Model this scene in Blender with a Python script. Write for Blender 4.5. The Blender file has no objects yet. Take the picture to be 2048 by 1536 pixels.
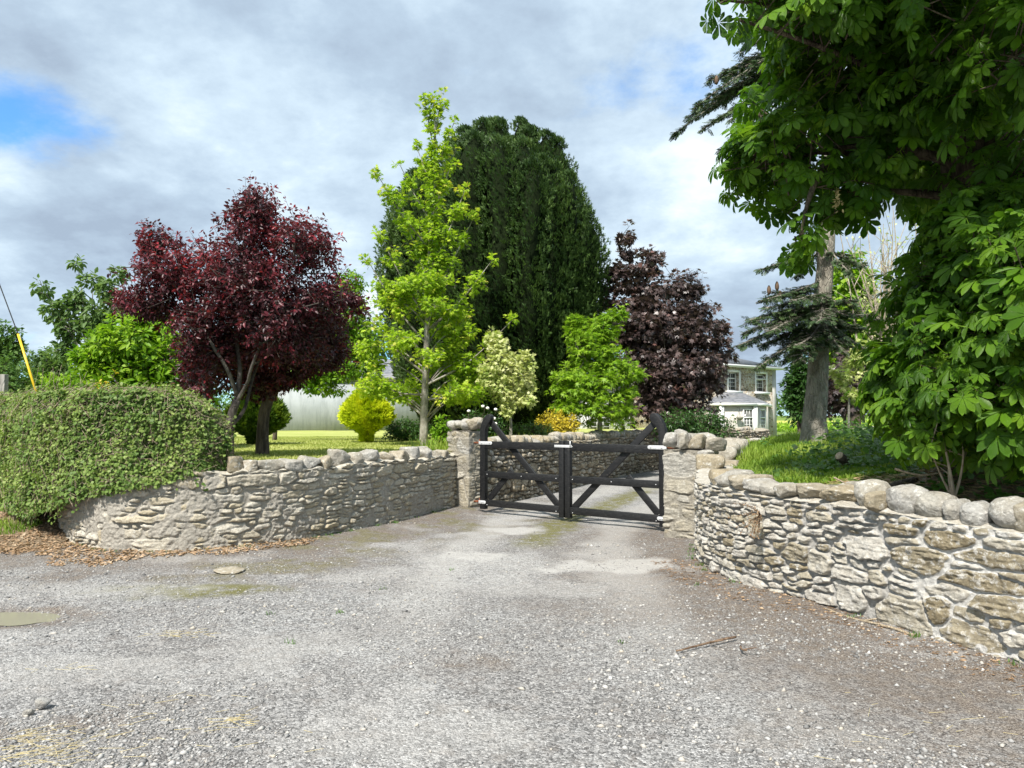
import bpy, math, random
import numpy as np
from mathutils import Vector, Matrix

# ------------------------------------------------------------------ camera, sky, sun, exposure
SC = bpy.context.scene
FPX, EYE, HORIZ = 1450.0, 1.6, 840.0
PITCH = math.atan((HORIZ - 768.0) / FPX)
cam_data = bpy.data.cameras.new('camera')
cam = bpy.data.objects.new('camera', cam_data)
SC.collection.objects.link(cam)
cam.location = (0, 0, EYE)
cam.rotation_euler = (math.radians(90) + PITCH, 0, 0)
cam_data.sensor_width = 36.0
cam_data.lens = 36.0 * FPX / 2048.0
cam_data.clip_start = 0.05
cam_data.clip_end = 6000
SC.camera = cam
SC.view_settings.view_transform = 'Standard'
SC.view_settings.look = 'None'
SC.view_settings.gamma = 1
SC.view_settings.exposure = 0.64
SC.render.film_transparent = False
SC.cycles.max_bounces = 6
SC.cycles.transparent_max_bounces = 6
SC.cycles.use_denoising = True

SUN_ELEV, SUN_AZ = 52.0, 206.0      # azimuth clockwise from +Y (where the camera looks): behind the camera, a little left
el, az = math.radians(SUN_ELEV), math.radians(SUN_AZ)
sun_dir = Vector((math.sin(az) * math.cos(el), math.cos(az) * math.cos(el), math.sin(el)))
sd = bpy.data.lights.new('sun', 'SUN')
sd.energy = 4.9
sd.angle = math.radians(3.0)
sd.color = (1.0, 0.95, 0.87)
sun = bpy.data.objects.new('sun', sd)
SC.collection.objects.link(sun)
sun.rotation_euler = sun_dir.to_track_quat('Z', 'Y').to_euler()


class NT:
    """tiny node-tree helper"""
    def __init__(s, tree):
        s.t = tree
        s.t.nodes.clear()

    def n(s, typ, **kw):
        nd = s.t.nodes.new(typ)
        ins = kw.pop('ins', {})
        for k, v in kw.items():
            setattr(nd, k, v)
        for k, v in ins.items():
            if hasattr(v, 'is_output'):
                s.t.links.new(v, nd.inputs[k])
            else:
                nd.inputs[k].default_value = v
        return nd

    def math(s, op, a, b=0.0, c=None, clamp=False):
        i = {0: a, 1: b}
        if c is not None:
            i[2] = c
        return s.n('ShaderNodeMath', operation=op, use_clamp=clamp, ins=i).outputs[0]

    def vmath(s, op, a, b=(0, 0, 0)):
        return s.n('ShaderNodeVectorMath', operation=op, ins={0: a, 1: b}).outputs[0]

    def ramp(s, fac, stops, interp='LINEAR'):
        r = s.n('ShaderNodeValToRGB', ins={0: fac})
        cr = r.color_ramp
        cr.interpolation = interp
        while len(cr.elements) < len(stops):
            cr.elements.new(0.5)
        for e, (p, c) in zip(cr.elements, stops):
            e.position = p
            e.color = (c[0], c[1], c[2], 1) if hasattr(c, '__len__') else (c, c, c, 1)
        return r.outputs[0]

    def mix(s, fac, a, b, blend='MIX'):
        m = s.n('ShaderNodeMix', data_type='RGBA', blend_type=blend)
        for k, v in ((0, fac), (6, a), (7, b)):
            if hasattr(v, 'is_output'):
                s.t.links.new(v, m.inputs[k])
            else:
                m.inputs[k].default_value = v if k == 0 else (v[0], v[1], v[2], 1)
        return m.outputs[2]

    def noise(s, vec, scale, detail=4, rough=0.55, dist=0.0):
        return s.n('ShaderNodeTexNoise', ins={'Vector': vec, 'Scale': scale, 'Detail': detail, 'Roughness': rough, 'Distortion': dist}).outputs[0]

    def smooth(s, v, a, b):
        return s.n('ShaderNodeMapRange', interpolation_type='SMOOTHSTEP', ins={0: v, 1: a, 2: b, 3: 0.0, 4: 1.0}).outputs[0]


world = bpy.data.worlds.new('World')
SC.world = world
world.use_nodes = True
W = NT(world.node_tree)
sky = W.n('ShaderNodeTexSky', sky_type='NISHITA', sun_disc=False, sun_elevation=el, sun_rotation=az, altitude=0.0, air_density=1.0, dust_density=0.6, ozone_density=1.5)
gen = W.n('ShaderNodeTexCoord').outputs['Generated']
sep = W.n('ShaderNodeSeparateXYZ', ins={0: gen})
zz = W.math('MAXIMUM', sep.outputs[2], 0.0)
den = W.math('ADD', zz, 0.34)
cu = W.math('DIVIDE', sep.outputs[0], den)
cv = W.math('DIVIDE', sep.outputs[1], den)
cp = W.n('ShaderNodeCombineXYZ', ins={0: cu, 1: cv, 2: 3.7}).outputs[0]
big = W.noise(W.vmath('MULTIPLY', cp, (0.75, 1.0, 1.0)), 1.0, 6, 0.56, 0.1)
mid = W.noise(W.vmath('MULTIPLY', W.vmath('ADD', cp, (5.1, 2.2, 0)), (1.0, 1.0, 1.0)), 2.8, 8, 0.62, 0.1)
cov = W.math('ADD', W.math('MULTIPLY', big, 0.6), W.math('MULTIPLY', mid, 0.5))
# a clear gap in the cloud sheet low on the left, and thinner cloud towards the horizon
gapv = W.n('ShaderNodeVectorMath', operation='DISTANCE', ins={0: W.vmath('MULTIPLY', W.vmath('ADD', gen, (0.55, -0.765, -0.33)), (1.0, 1.0, 2.2)), 1: (0, 0, 0)}).outputs['Value']
gap = W.math('SUBTRACT', 1.0, W.smooth(gapv, 0.0, 0.19))
cov2 = W.math('SUBTRACT', cov, W.math('MULTIPLY', gap, 0.29))
low = W.math('SUBTRACT', 1.0, W.smooth(sep.outputs[2], 0.03, 0.20))
cov3 = W.math('SUBTRACT', cov2, W.math('MULTIPLY', low, 0.11))
cmask = W.smooth(cov3, 0.32, 0.475)
tone = W.noise(W.vmath('MULTIPLY', W.vmath('ADD', cp, (1.3, 9.1, 2.0)), (1.0, 0.95, 1.0)), 1.7, 7, 0.56, 0.1)
fine = W.noise(W.vmath('MULTIPLY', W.vmath('ADD', cp, (3.3, 4.1, 6.0)), (0.9, 0.95, 1.0)), 5.2, 8, 0.62, 0.1)
tt = W.math('ADD', W.math('MULTIPLY', tone, 0.66), W.math('MULTIPLY', fine, 0.34))
ccol = W.ramp(tt, [(0.37, (1.95, 2.45, 3.1)), (0.45, (2.5, 3.15, 3.85)), (0.53, (3.35, 4.1, 4.75)), (0.62, (4.8, 5.35, 5.7))])
bluesky = W.mix(1.0, sky.outputs[0], (0.55, 0.95, 1.25), 'MULTIPLY')
scol = W.mix(cmask, bluesky, ccol)
bg = W.n('ShaderNodeBackground', ins={0: scol, 1: 0.14})
W.n('ShaderNodeOutputWorld', ins={0: bg.outputs[0]})

# ------------------------------------------------------------------ helpers
def P(px, py, Y):
    """photo pixel (2048x1536) seen at depth Y -> world point"""
    a, b = (px - 1024) / FPX, (768 - py) / FPX
    d = np.array([a, math.cos(PITCH) - b * math.sin(PITCH), math.sin(PITCH) + b * math.cos(PITCH)])
    d = d * (Y / d[1])
    return np.array([d[0], Y, EYE + d[2]])


def G(px, py, z=0.0):
    """photo pixel on the level z -> world point"""
    a, b = (px - 1024) / FPX, (768 - py) / FPX
    d = np.array([a, math.cos(PITCH) - b * math.sin(PITCH), math.sin(PITCH) + b * math.cos(PITCH)])
    d = d * ((z - EYE) / d[2])
    return np.array([d[0], d[1], z])


def hash3(ix, iy, iz, seed):
    h = (ix.astype(np.uint32) * np.uint32(374761393) + iy.astype(np.uint32) * np.uint32(668265263)
         + iz.astype(np.uint32) * np.uint32(2147483647 - 61) + np.uint32((seed * 1274126177) & 0xffffffff))
    h = (h ^ (h >> np.uint32(13))) * np.uint32(1274126177)
    h = (h ^ (h >> np.uint32(16))) * np.uint32(2246822519)
    h = h ^ (h >> np.uint32(15))
    return h.astype(np.float64) / 4294967295.0


def vnoise(p, seed=0):
    p = np.asarray(p, float)
    f = np.floor(p)
    t = p - f
    t = t * t * t * (t * (t * 6 - 15) + 10)
    i = f.astype(np.int64)
    r = 0
    for dx in (0, 1):
        wx = t[:, 0] if dx else 1 - t[:, 0]
        for dy in (0, 1):
            wy = t[:, 1] if dy else 1 - t[:, 1]
            for dz in (0, 1):
                wz = t[:, 2] if dz else 1 - t[:, 2]
                r = r + wx * wy * wz * hash3(i[:, 0] + dx, i[:, 1] + dy, i[:, 2] + dz, seed)
    return r * 2 - 1


def fbm(p, seed=0, octs=4, gain=0.5):
    p = np.asarray(p, float)
    r, a, s = 0, 1.0, 0.0
    for k in range(octs):
        r = r + a * vnoise(p * (2.03 ** k) + 17.3 * k, seed + k)
        s += a
        a *= gain
    return r / s


def sstep(x, a, b):
    t = np.clip((x - a) / (b - a), 0, 1)
    return t * t * (3 - 2 * t)


def norm(v):
    v = np.asarray(v, float)
    return v / np.maximum(np.linalg.norm(v, axis=-1, keepdims=True), 1e-9)


class MB:
    """collects geometry, builds ONE mesh object"""
    def __init__(s):
        s.v, s.tri, s.quad, s.poly = [], [], [], []
        s.tm, s.qm, s.pm = [], [], []
        s.tv, s.qv, s.pv = [], [], []
        s.nv = 0
        s.vat = {}

    def add(s, v, tri=None, quad=None, poly=None, m=0, val=0.5, vat=None):
        v = np.asarray(v, float).reshape(-1, 3)
        if vat:
            for k, a in vat.items():
                s.vat.setdefault(k, []).append((s.nv, np.asarray(a, float)))
        for src, L, M, V in ((tri, s.tri, s.tm, s.tv), (quad, s.quad, s.qm, s.qv)):
            if src is not None and len(src):
                src = np.asarray(src, np.int64)
                L.append(src + s.nv)
                M.append(np.full(len(src), m, np.int32))
                V.append(np.broadcast_to(np.asarray(val, float), (len(src),)).copy())
        for f in (poly or []):
            s.poly.append([i + s.nv for i in f])
            s.pm.append(m)
            s.pv.append(val)
        s.v.append(v)
        s.nv += len(v)
        return s

    def box(s, c, size, rot=None, m=0, val=0.5):
        x, y, z = [q / 2 for q in size]
        v = np.array([[a, b, d] for a in (-x, x) for b in (-y, y) for d in (-z, z)])
        if rot is not None:
            v = v @ np.asarray(rot).T
        v = v + np.asarray(c)
        q = [[0, 1, 3, 2], [4, 6, 7, 5], [0, 4, 5, 1], [2, 3, 7, 6], [0, 2, 6, 4], [1, 5, 7, 3]]
        return s.add(v, quad=q, m=m, val=val)

    def prism(s, pts, w0, w1, O, U, N, Zv=(0, 0, 1), m=0):
        """outline pts (u,z) extruded from w0 to w1 along N"""
        O, U, N, Zv = [np.asarray(a, float) for a in (O, U, N, Zv)]
        k = len(pts)
        v = [O + U * p[0] + Zv * p[1] + N * w for w in (w0, w1) for p in pts]
        poly = [list(range(k)), [k + i for i in reversed(range(k))]]
        quad = [[i, k + i, k + (i + 1) % k, (i + 1) % k] for i in range(k)]
        return s.add(v, quad=quad, poly=poly, m=m)

    def tube(s, pts, rad, sides=6, m=0, val=0.5, cap=True, rough=0.0, seed=0):
        pts = np.asarray(pts, float)
        n = len(pts)
        rad = np.broadcast_to(np.asarray(rad, float), (n,))
        tan = norm(np.gradient(pts, axis=0))
        ref = np.array([0.0, 0, 1]) if abs(tan[0][2]) < 0.9 else np.array([1.0, 0, 0])
        a = norm(np.cross(tan, ref))
        b = np.cross(tan, a)
        th = np.arange(sides) * 2 * math.pi / sides
        r = rad[:, None] * np.ones((1, sides))
        v = pts[:, None, :] + r[..., None] * (np.cos(th)[None, :, None] * a[:, None, :] + np.sin(th)[None, :, None] * b[:, None, :])
        if rough:
            nz = fbm(np.stack([v[..., 0] * 6, v[..., 1] * 6, v[..., 2] * 2.0], -1).reshape(-1, 3), seed).reshape(n, sides)
            v = pts[:, None, :] + (v - pts[:, None, :]) * (1 + rough * nz)[..., None]
        i = np.arange(n - 1)[:, None] * sides
        j = np.arange(sides)[None, :]
        jn = (j + 1) % sides
        q = np.stack([i + j, i + jn, i + sides + jn, i + sides + j], -1).reshape(-1, 4)
        poly = [list(range(sides))[::-1], [(n - 1) * sides + k for k in range(sides)]] if cap else None
        return s.add(v.reshape(-1, 3), quad=q, poly=poly, m=m, val=val)

    def segs(s, A, B, ra, rb, m=0, val=0.5, sides=3):
        """many straight twigs A[i]->B[i] at once"""
        A, B = np.asarray(A, float), np.asarray(B, float)
        n = len(A)
        if n == 0:
            return s
        d = norm(B - A)
        ref = np.where(np.abs(d[:, 2:3]) < 0.9, np.array([[0, 0, 1.0]]), np.array([[1.0, 0, 0]]))
        a = norm(np.cross(d, ref))
        b = np.cross(d, a)
        th = np.arange(sides) * 2 * math.pi / sides
        off = np.cos(th)[None, :, None] * a[:, None] + np.sin(th)[None, :, None] * b[:, None]
        ra = np.broadcast_to(np.asarray(ra, float), (n,))[:, None, None]
        rb = np.broadcast_to(np.asarray(rb, float), (n,))[:, None, None]
        v = np.concatenate([A[:, None] + off * ra, B[:, None] + off * rb], 1)
        base = np.arange(n)[:, None] * (2 * sides)
        q = []
        for j in range(sides):
            jn = (j + 1) % sides
            q.append(np.stack([base[:, 0] + j, base[:, 0] + jn, base[:, 0] + sides + jn, base[:, 0] + sides + j], -1))
        q = np.stack(q, 1).reshape(-1, 4)
        return s.add(v.reshape(-1, 3), quad=q, m=m, val=val)

    def build(s, name, mats, parent=None, smooth=False, loc=None):
        v = np.concatenate(s.v) if s.v else np.zeros((0, 3))
        loops, tot, mi, vals = [], [], [], []
        if s.tri:
            t = np.concatenate(s.tri)
            loops.append(t.reshape(-1)); tot.append(np.full(len(t), 3)); mi += s.tm; vals += s.tv
        if s.quad:
            q = np.concatenate(s.quad)
            loops.append(q.reshape(-1)); tot.append(np.full(len(q), 4)); mi += s.qm; vals += s.qv
        if s.poly:
            loops.append(np.concatenate([np.array(f) for f in s.poly])); tot.append(np.array([len(f) for f in s.poly]))
            mi.append(np.array(s.pm, np.int32)); vals.append(np.array(s.pv, float))
        loops = np.concatenate(loops).astype(np.int32)
        tot = np.concatenate(tot).astype(np.int32)
        start = (np.cumsum(tot) - tot).astype(np.int32)
        me = bpy.data.meshes.new(name)
        me.vertices.add(len(v))
        me.vertices.foreach_set('co', v.astype(np.float32).reshape(-1))
        me.loops.add(len(loops))
        me.loops.foreach_set('vertex_index', loops)
        me.polygons.add(len(tot))
        me.polygons.foreach_set('loop_start', start)
        me.polygons.foreach_set('loop_total', tot)
        if not isinstance(mats, (list, tuple)):
            mats = [mats]
        for m in mats:
            me.materials.append(m)
        me.polygons.foreach_set('material_index', np.concatenate(mi).astype(np.int32))
        if smooth:
            me.polygons.foreach_set('use_smooth', np.ones(len(tot), bool))
        me.update(calc_edges=True)
        at = me.attributes.new('v', 'FLOAT', 'FACE')
        at.data.foreach_set('value', np.concatenate(vals).astype(np.float32))
        for k, parts in s.vat.items():
            dim = parts[0][1].shape[1] if parts[0][1].ndim > 1 else 1
            arr = np.zeros((len(v), 4 if dim > 1 else 1), np.float32)
            for st, a in parts:
                arr[st:st + len(a), :dim] = a.reshape(len(a), -1)
            if dim == 1:
                me.attributes.new(k, 'FLOAT', 'POINT').data.foreach_set('value', arr.reshape(-1))
            else:
                arr[:, 3] = 1
                me.attributes.new(k, 'FLOAT_COLOR', 'POINT').data.foreach_set('color', arr.reshape(-1))
        ob = bpy.data.objects.new(name, me)
        SC.collection.objects.link(ob)
        if parent is not None:
            ob.parent = parent
            ob.matrix_parent_inverse = parent.matrix_basis.inverted()
        return ob


def tag(o, label=None, cat=None, group=None, kind=None):
    for k, v in (('label', label), ('category', cat), ('group', group), ('kind', kind)):
        if v:
            o[k] = v
    return o


def thing(name, label, cat, loc, group=None):
    o = bpy.data.objects.new(name, None)
    o.empty_display_size = 0.2
    SC.collection.objects.link(o)
    o.location = tuple(float(a) for a in loc)
    bpy.context.view_layer.update()
    return tag(o, label, cat, group)


def bevel(o, w, seg=2):
    b = o.modifiers.new('bevel', 'BEVEL')
    b.width = w
    b.segments = seg
    b.limit_method = 'ANGLE'
    return o

# ------------------------------------------------------------------ materials
def mat(name):
    m = bpy.data.materials.new(name)
    m.use_nodes = True
    return m, NT(m.node_tree)


def out(nt, sh):
    nt.n('ShaderNodeOutputMaterial', ins={0: sh})


def bsdf(nt, col, rough=0.8, spec=0.3, normal=None, metal=0.0):
    i = {'Base Color': col if hasattr(col, 'is_output') else (col[0], col[1], col[2], 1), 'Roughness': rough, 'Specular IOR Level': spec, 'Metallic': metal}
    if normal is not None:
        i['Normal'] = normal
    return nt.n('ShaderNodeBsdfPrincipled', ins=i).outputs[0]


def bump(nt, h, strength=0.5, dist=0.01):
    return nt.n('ShaderNodeBump', ins={'Height': h, 'Strength': strength, 'Distance': dist}).outputs[0]


def obj_co(nt):
    return nt.n('ShaderNodeTexCoord').outputs['Object']


def attr(nt, name, o='Fac'):
    return nt.n('ShaderNodeAttribute', attribute_name=name).outputs[o]


def leaf_mat(name, cols, rough=0.45, trans=0.35, spec=0.3, tboost=1.5, clump=1.2, veins=False, tint=None):
    m, nt = mat(name)
    v = attr(nt, 'v')
    co = obj_co(nt)
    n = nt.noise(co, clump, 2, 0.5)
    f = nt.math('ADD', nt.math('MULTIPLY', v, 0.72), nt.math('MULTIPLY', nt.smooth(n, 0.3, 0.7), 0.28))
    k = len(cols)
    c = nt.ramp(f, [(i / (k - 1), cols[i]) for i in range(k)])
    normal = None
    if veins:
        uv = nt.n('ShaderNodeSeparateXYZ', ins={0: attr(nt, 'luv', 'Color')})
        w = nt.math('SUBTRACT', uv.outputs[1], nt.math('MULTIPLY', uv.outputs[0], 0.9))
        sw = nt.math('SINE', nt.math('MULTIPLY', w, 62.0))
        mid_ = nt.smooth(uv.outputs[0], 0.05, 0.0)
        h = nt.math('ADD', nt.math('MULTIPLY', sw, 0.5), nt.math('MULTIPLY', mid_, -1.5))
        normal = bump(nt, h, 0.55, 0.006)
        line = nt.math('MAXIMUM', mid_, nt.smooth(sw, 0.8, 1.0))
        c = nt.mix(nt.math('MULTIPLY', line, 0.35), c, tint or (0.12, 0.2, 0.04))
    p = bsdf(nt, c, rough, spec, normal)
    tcol = nt.mix(1.0, c, (tboost, tboost * 1.05, tboost * 0.6), 'MULTIPLY')
    ti = {0: tcol}
    if normal is not None:
        ti['Normal'] = normal
    t = nt.n('ShaderNodeBsdfTranslucent', ins=ti).outputs[0]
    out(nt, nt.n('ShaderNodeMixShader', ins={0: trans, 1: p, 2: t}).outputs[0])
    return m


def bark_mat(name, a, b, scale=9.0, stretch=0.25, lichen=None, strength=0.8):
    m, nt = mat(name)
    co = obj_co(nt)
    st = nt.vmath('MULTIPLY', co, (1, 1, stretch))
    n1 = nt.noise(st, scale, 6, 0.65, 0.3)
    vor = nt.n('ShaderNodeTexVoronoi', feature='DISTANCE_TO_EDGE', ins={'Vector': st, 'Scale': scale * 2.2}).outputs['Distance']
    c = nt.mix(nt.smooth(n1, 0.35, 0.65), a, b)
    if lichen:
        n2 = nt.noise(co, scale * 0.8, 5, 0.7)
        c = nt.mix(nt.smooth(n2, 0.55, 0.66), c, lichen)
    h = nt.math('ADD', n1, nt.math('MULTIPLY', nt.smooth(vor, 0.0, 0.15), 0.5))
    out(nt, bsdf(nt, c, 0.9, 0.2, bump(nt, h, strength, 0.02)))
    return m


def plain_mat(name, col, rough=0.6, spec=0.3, var=0.15, scale=8.0, metal=0.0, bumpd=0.0):
    m, nt = mat(name)
    co = obj_co(nt)
    n = nt.noise(co, scale, 5, 0.6)
    lo = tuple(c * (1 - var) for c in col)
    hi = tuple(min(1, c * (1 + var)) for c in col)
    c = nt.mix(nt.smooth(n, 0.3, 0.7), lo, hi)
    out(nt, bsdf(nt, c, rough, spec, bump(nt, n, 0.4, bumpd) if bumpd else None, metal))
    return m
# ------------------------------------------------------------------ paths
def smooth_path(pts, step=0.02):
    """Catmull-Rom through pts, resampled evenly; returns points, arclength"""
    p = np.asarray(pts, float)
    p = np.vstack([2 * p[0] - p[1], p, 2 * p[-1] - p[-2]])
    res = []
    for i in range(1, len(p) - 2):
        t = np.linspace(0, 1, 60, endpoint=False)[:, None]
        a, b, c, d = p[i - 1], p[i], p[i + 1], p[i + 2]
        res.append(0.5 * ((2 * b) + (-a + c) * t + (2 * a - 5 * b + 4 * c - d) * t ** 2 + (-a + 3 * b - 3 * c + d) * t ** 3))
    res.append(p[-2][None])
    q = np.concatenate(res)
    s = np.concatenate([[0], np.cumsum(np.linalg.norm(np.diff(q, axis=0), axis=1))])
    n = max(3, int(s[-1] / step))
    ss = np.linspace(0, s[-1], n)
    return np.stack([np.interp(ss, s, q[:, k]) for k in range(p.shape[1])], 1), ss


def path_at(path, ss, s):
    return np.stack([np.interp(s, ss, path[:, k]) for k in range(path.shape[1])], -1)


LEFT_BASE = [(-6.35, 11.0), (-6.22, 10.1), (-5.74, 9.47), (-5.1, 8.9), (-4.62, 8.68), (-3.77, 8.72), (-2.77, 9.47), (-1.75, 11.3), (-1.14, 12.9), (-0.98, 13.3)]
RIGHT_BASE = [(2.52, 9.75), (2.36, 9.2), (2.10, 8.1), (2.16, 7.2), (2.53, 6.4), (2.92, 5.5), (3.17, 5.0), (3.40, 4.6), (3.75, 3.9), (4.3, 2.9), (5.2, 1.8)]
INNER_BASE = [(-0.66, 13.35), (-0.2, 14.0), (0.84, 16.0), (2.34, 19.3), (4.58, 23.2), (7.6, 27.6), (11.5, 33.0), (13.0, 37.5)]
RINNER_BASE = [(2.75, 10.25), (3.6, 12.2), (5.0, 15.0), (7.4, 18.6), (10.5, 22.5), (14.0, 27.0)]


def in_poly(x, y, poly):
    poly = np.asarray(poly)
    ins = np.zeros(x.shape, bool)
    j = len(poly) - 1
    for i in range(len(poly)):
        xi, yi = poly[i][:2]
        xj, yj = poly[j][:2]
        c = ((yi > y) != (yj > y)) & (x < (xj - xi) * (y - yi) / (yj - yi + 1e-12) + xi)
        ins ^= c
        j = i
    return ins


def dist_path(x, y, path):
    d = np.full(x.shape, 1e9)
    p = np.asarray(path)[:, :2]
    for i in range(len(p) - 1):
        a, b = p[i], p[i + 1]
        ab = b - a
        t = np.clip(((x - a[0]) * ab[0] + (y - a[1]) * ab[1]) / (ab @ ab), 0, 1)
        d = np.minimum(d, np.hypot(x - a[0] - t * ab[0], y - a[1] - t * ab[1]))
    return d


def grid_mesh(xs, ys, zf, mask=None, vat=None):
    X, Y = np.meshgrid(xs, ys)
    x, y = X.ravel(), Y.ravel()
    z = zf(x, y)
    v = np.stack([x, y, z], 1)
    nx, ny = len(xs), len(ys)
    i = np.arange(ny - 1)[:, None] * nx + np.arange(nx - 1)[None, :]
    q = np.stack([i, i + 1, i + nx + 1, i + nx], -1).reshape(-1, 4)
    if mask is not None:
        cx, cy = v[q].mean(1)[:, 0], v[q].mean(1)[:, 1]
        q = q[mask(cx, cy)]
        used = np.zeros(len(v), bool)
        used[q] = True
        idx = np.cumsum(used) - 1
        q = idx[q]
        v = v[used]
        if vat:
            vat = {k: a[used] for k, a in vat.items()}
    return v, q, vat


# ------------------------------------------------------------------ materials of the setting
def make_ground_mat():
    m, nt = mat('field_grass')
    co = obj_co(nt)
    n1 = nt.noise(co, 0.05, 4)
    n2 = nt.noise(co, 3.0, 5, 0.7)
    y = nt.n('ShaderNodeSeparateXYZ', ins={0: co}).outputs[1]
    c = nt.mix(nt.smooth(n2, 0.3, 0.7), (0.10, 0.17, 0.03), (0.19, 0.26, 0.06))
    hay = nt.math('MULTIPLY', nt.smooth(y, 95, 105), nt.math('SUBTRACT', 1.0, nt.smooth(y, 178, 182)))
    c = nt.mix(hay, c, nt.mix(nt.smooth(n2, 0.3, 0.7), (0.36, 0.38, 0.07), (0.48, 0.47, 0.12)))
    c = nt.mix(nt.math('MULTIPLY', nt.smooth(n1, 0.45, 0.65), 0.4), c, (0.16, 0.22, 0.05))
    out(nt, bsdf(nt, c, 0.95, 0.1))
    return m


def make_gravel_mat():
    m, nt = mat('gravel_drive')
    co = obj_co(nt)
    msk = nt.n('ShaderNodeSeparateColor', ins={0: attr(nt, 'msk', 'Color')})
    brown, moss, dust = msk.outputs[0], msk.outputs[1], msk.outputs[2]
    warp = nt.vmath('ADD', co, nt.vmath('MULTIPLY', nt.n('ShaderNodeTexNoise', ins={'Vector': co, 'Scale': 30.0}).outputs[1], (0.012, 0.012, 0)))
    v1 = nt.n('ShaderNodeTexVoronoi', feature='F1', ins={'Vector': warp, 'Scale': 70.0})
    v2 = nt.n('ShaderNodeTexVoronoi', feature='F1', ins={'Vector': warp, 'Scale': 170.0})
    v3 = nt.n('ShaderNodeTexVoronoi', feature='F1', ins={'Vector': warp, 'Scale': 28.0})
    g1 = nt.n('ShaderNodeSeparateColor', ins={0: v1.outputs['Color']}).outputs[0]
    g2 = nt.n('ShaderNodeSeparateColor', ins={0: v2.outputs['Color']}).outputs[1]
    g3 = nt.n('ShaderNodeSeparateColor', ins={0: v3.outputs['Color']}).outputs[2]
    nl = nt.noise(co, 0.7, 5, 0.6, 0.3)
    nm = nt.noise(co, 6.0, 6, 0.7)
    base = nt.ramp(nt.math('ADD', nt.math('MULTIPLY', g1, 0.55), nt.math('MULTIPLY', g2, 0.45)),
                   [(0.12, (0.072, 0.070, 0.069)), (0.42, (0.190, 0.187, 0.184)), (0.68, (0.325, 0.321, 0.315)), (0.92, (0.54, 0.533, 0.52))])
    base = nt.mix(nt.math('MULTIPLY', nt.smooth(g3, 0.80, 0.9), 0.45), base, (0.42, 0.41, 0.395))
    base = nt.mix(nt.math('MULTIPLY', nt.smooth(nl, 0.38, 0.62), 0.45), base, nt.mix(1.0, base, (0.62, 0.585, 0.565), 'MULTIPLY'))
    base = nt.mix(nt.math('MULTIPLY', nt.smooth(nm, 0.5, 0.68), 0.45), base, (0.20, 0.175, 0.155))
    soil = nt.ramp(nt.math('ADD', nt.math('MULTIPLY', g2, 0.5), nt.math('MULTIPLY', nm, 0.5)), [(0.2, (0.05, 0.038, 0.03)), (0.5, (0.12, 0.093, 0.074)), (0.78, (0.29, 0.25, 0.205))])
    wb = nt.math('MULTIPLY', brown, nt.math('ADD', 0.55, nt.math('MULTIPLY', nt.smooth(nm, 0.35, 0.6), 0.6)), clamp=True)
    base = nt.mix(nt.math('MULTIPLY', wb, 0.85), base, soil)
    mossc = nt.ramp(g2, [(0.1, (0.07, 0.075, 0.02)), (0.6, (0.15, 0.14, 0.05)), (0.95, (0.25, 0.23, 0.12))])
    base = nt.mix(nt.math('MULTIPLY', moss, nt.smooth(nm, 0.34, 0.55), clamp=True), base, mossc)
    dustc = nt.mix(g2, (0.40, 0.385, 0.36), (0.52, 0.505, 0.48))
    base = nt.mix(nt.math('MULTIPLY', dust, nt.math('ADD', 0.55, nt.math('MULTIPLY', nm, 0.5)), clamp=True), base, dustc)
    h = nt.math('ADD', nt.math('MULTIPLY', nt.math('SUBTRACT', 1.0, v1.outputs['Distance']), 0.7), nt.math('MULTIPLY', nt.math('SUBTRACT', 1.0, v2.outputs['Distance']), 0.35))
    h = nt.math('ADD', h, nt.math('MULTIPLY', nm, 0.6))
    out(nt, bsdf(nt, base, 0.9, 0.25, bump(nt, h, 0.9, 0.012)))
    return m


def make_lawn_mat():
    m, nt = mat('mown_lawn')
    co = obj_co(nt)
    n1 = nt.noise(nt.vmath('MULTIPLY', co, (0.35, 1.1, 1)), 0.9, 5, 0.6)
    n2 = nt.noise(co, 22.0, 4, 0.75)
    n3 = nt.noise(nt.vmath('MULTIPLY', co, (0.3, 1.0, 1)), 3.2, 5, 0.7)
    c = nt.ramp(nt.math('ADD', nt.math('MULTIPLY', n1, 0.5), nt.math('MULTIPLY', n2, 0.5)), [(0.3, (0.20, 0.25, 0.045)), (0.5, (0.33, 0.37, 0.10)), (0.7, (0.47, 0.47, 0.20))])
    c = nt.mix(nt.math('MULTIPLY', nt.smooth(n3, 0.5, 0.68), 0.75), c, (0.52, 0.47, 0.22))
    out(nt, bsdf(nt, c, 0.95, 0.1, bump(nt, n2, 0.6, 0.03)))
    return m


def make_bank_mat():
    m, nt = mat('bank_earth')
    co = obj_co(nt)
    soil = attr(nt, 'soil')
    n2 = nt.noise(co, 14.0, 6, 0.75)
    n1 = nt.noise(co, 2.0, 4, 0.6)
    g = nt.mix(nt.smooth(n2, 0.3, 0.7), (0.05, 0.10, 0.015), (0.13, 0.20, 0.04))
    e = nt.ramp(n2, [(0.3, (0.08, 0.058, 0.04)), (0.5, (0.20, 0.15, 0.10)), (0.7, (0.34, 0.26, 0.17))])
    c = nt.mix(nt.smooth(nt.math('ADD', soil, nt.math('MULTIPLY', nt.math('SUBTRACT', n1, 0.5), 0.7)), 0.35, 0.65), g, e)
    out(nt, bsdf(nt, c, 0.95, 0.1, bump(nt, n2, 0.9, 0.04)))
    return m


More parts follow.
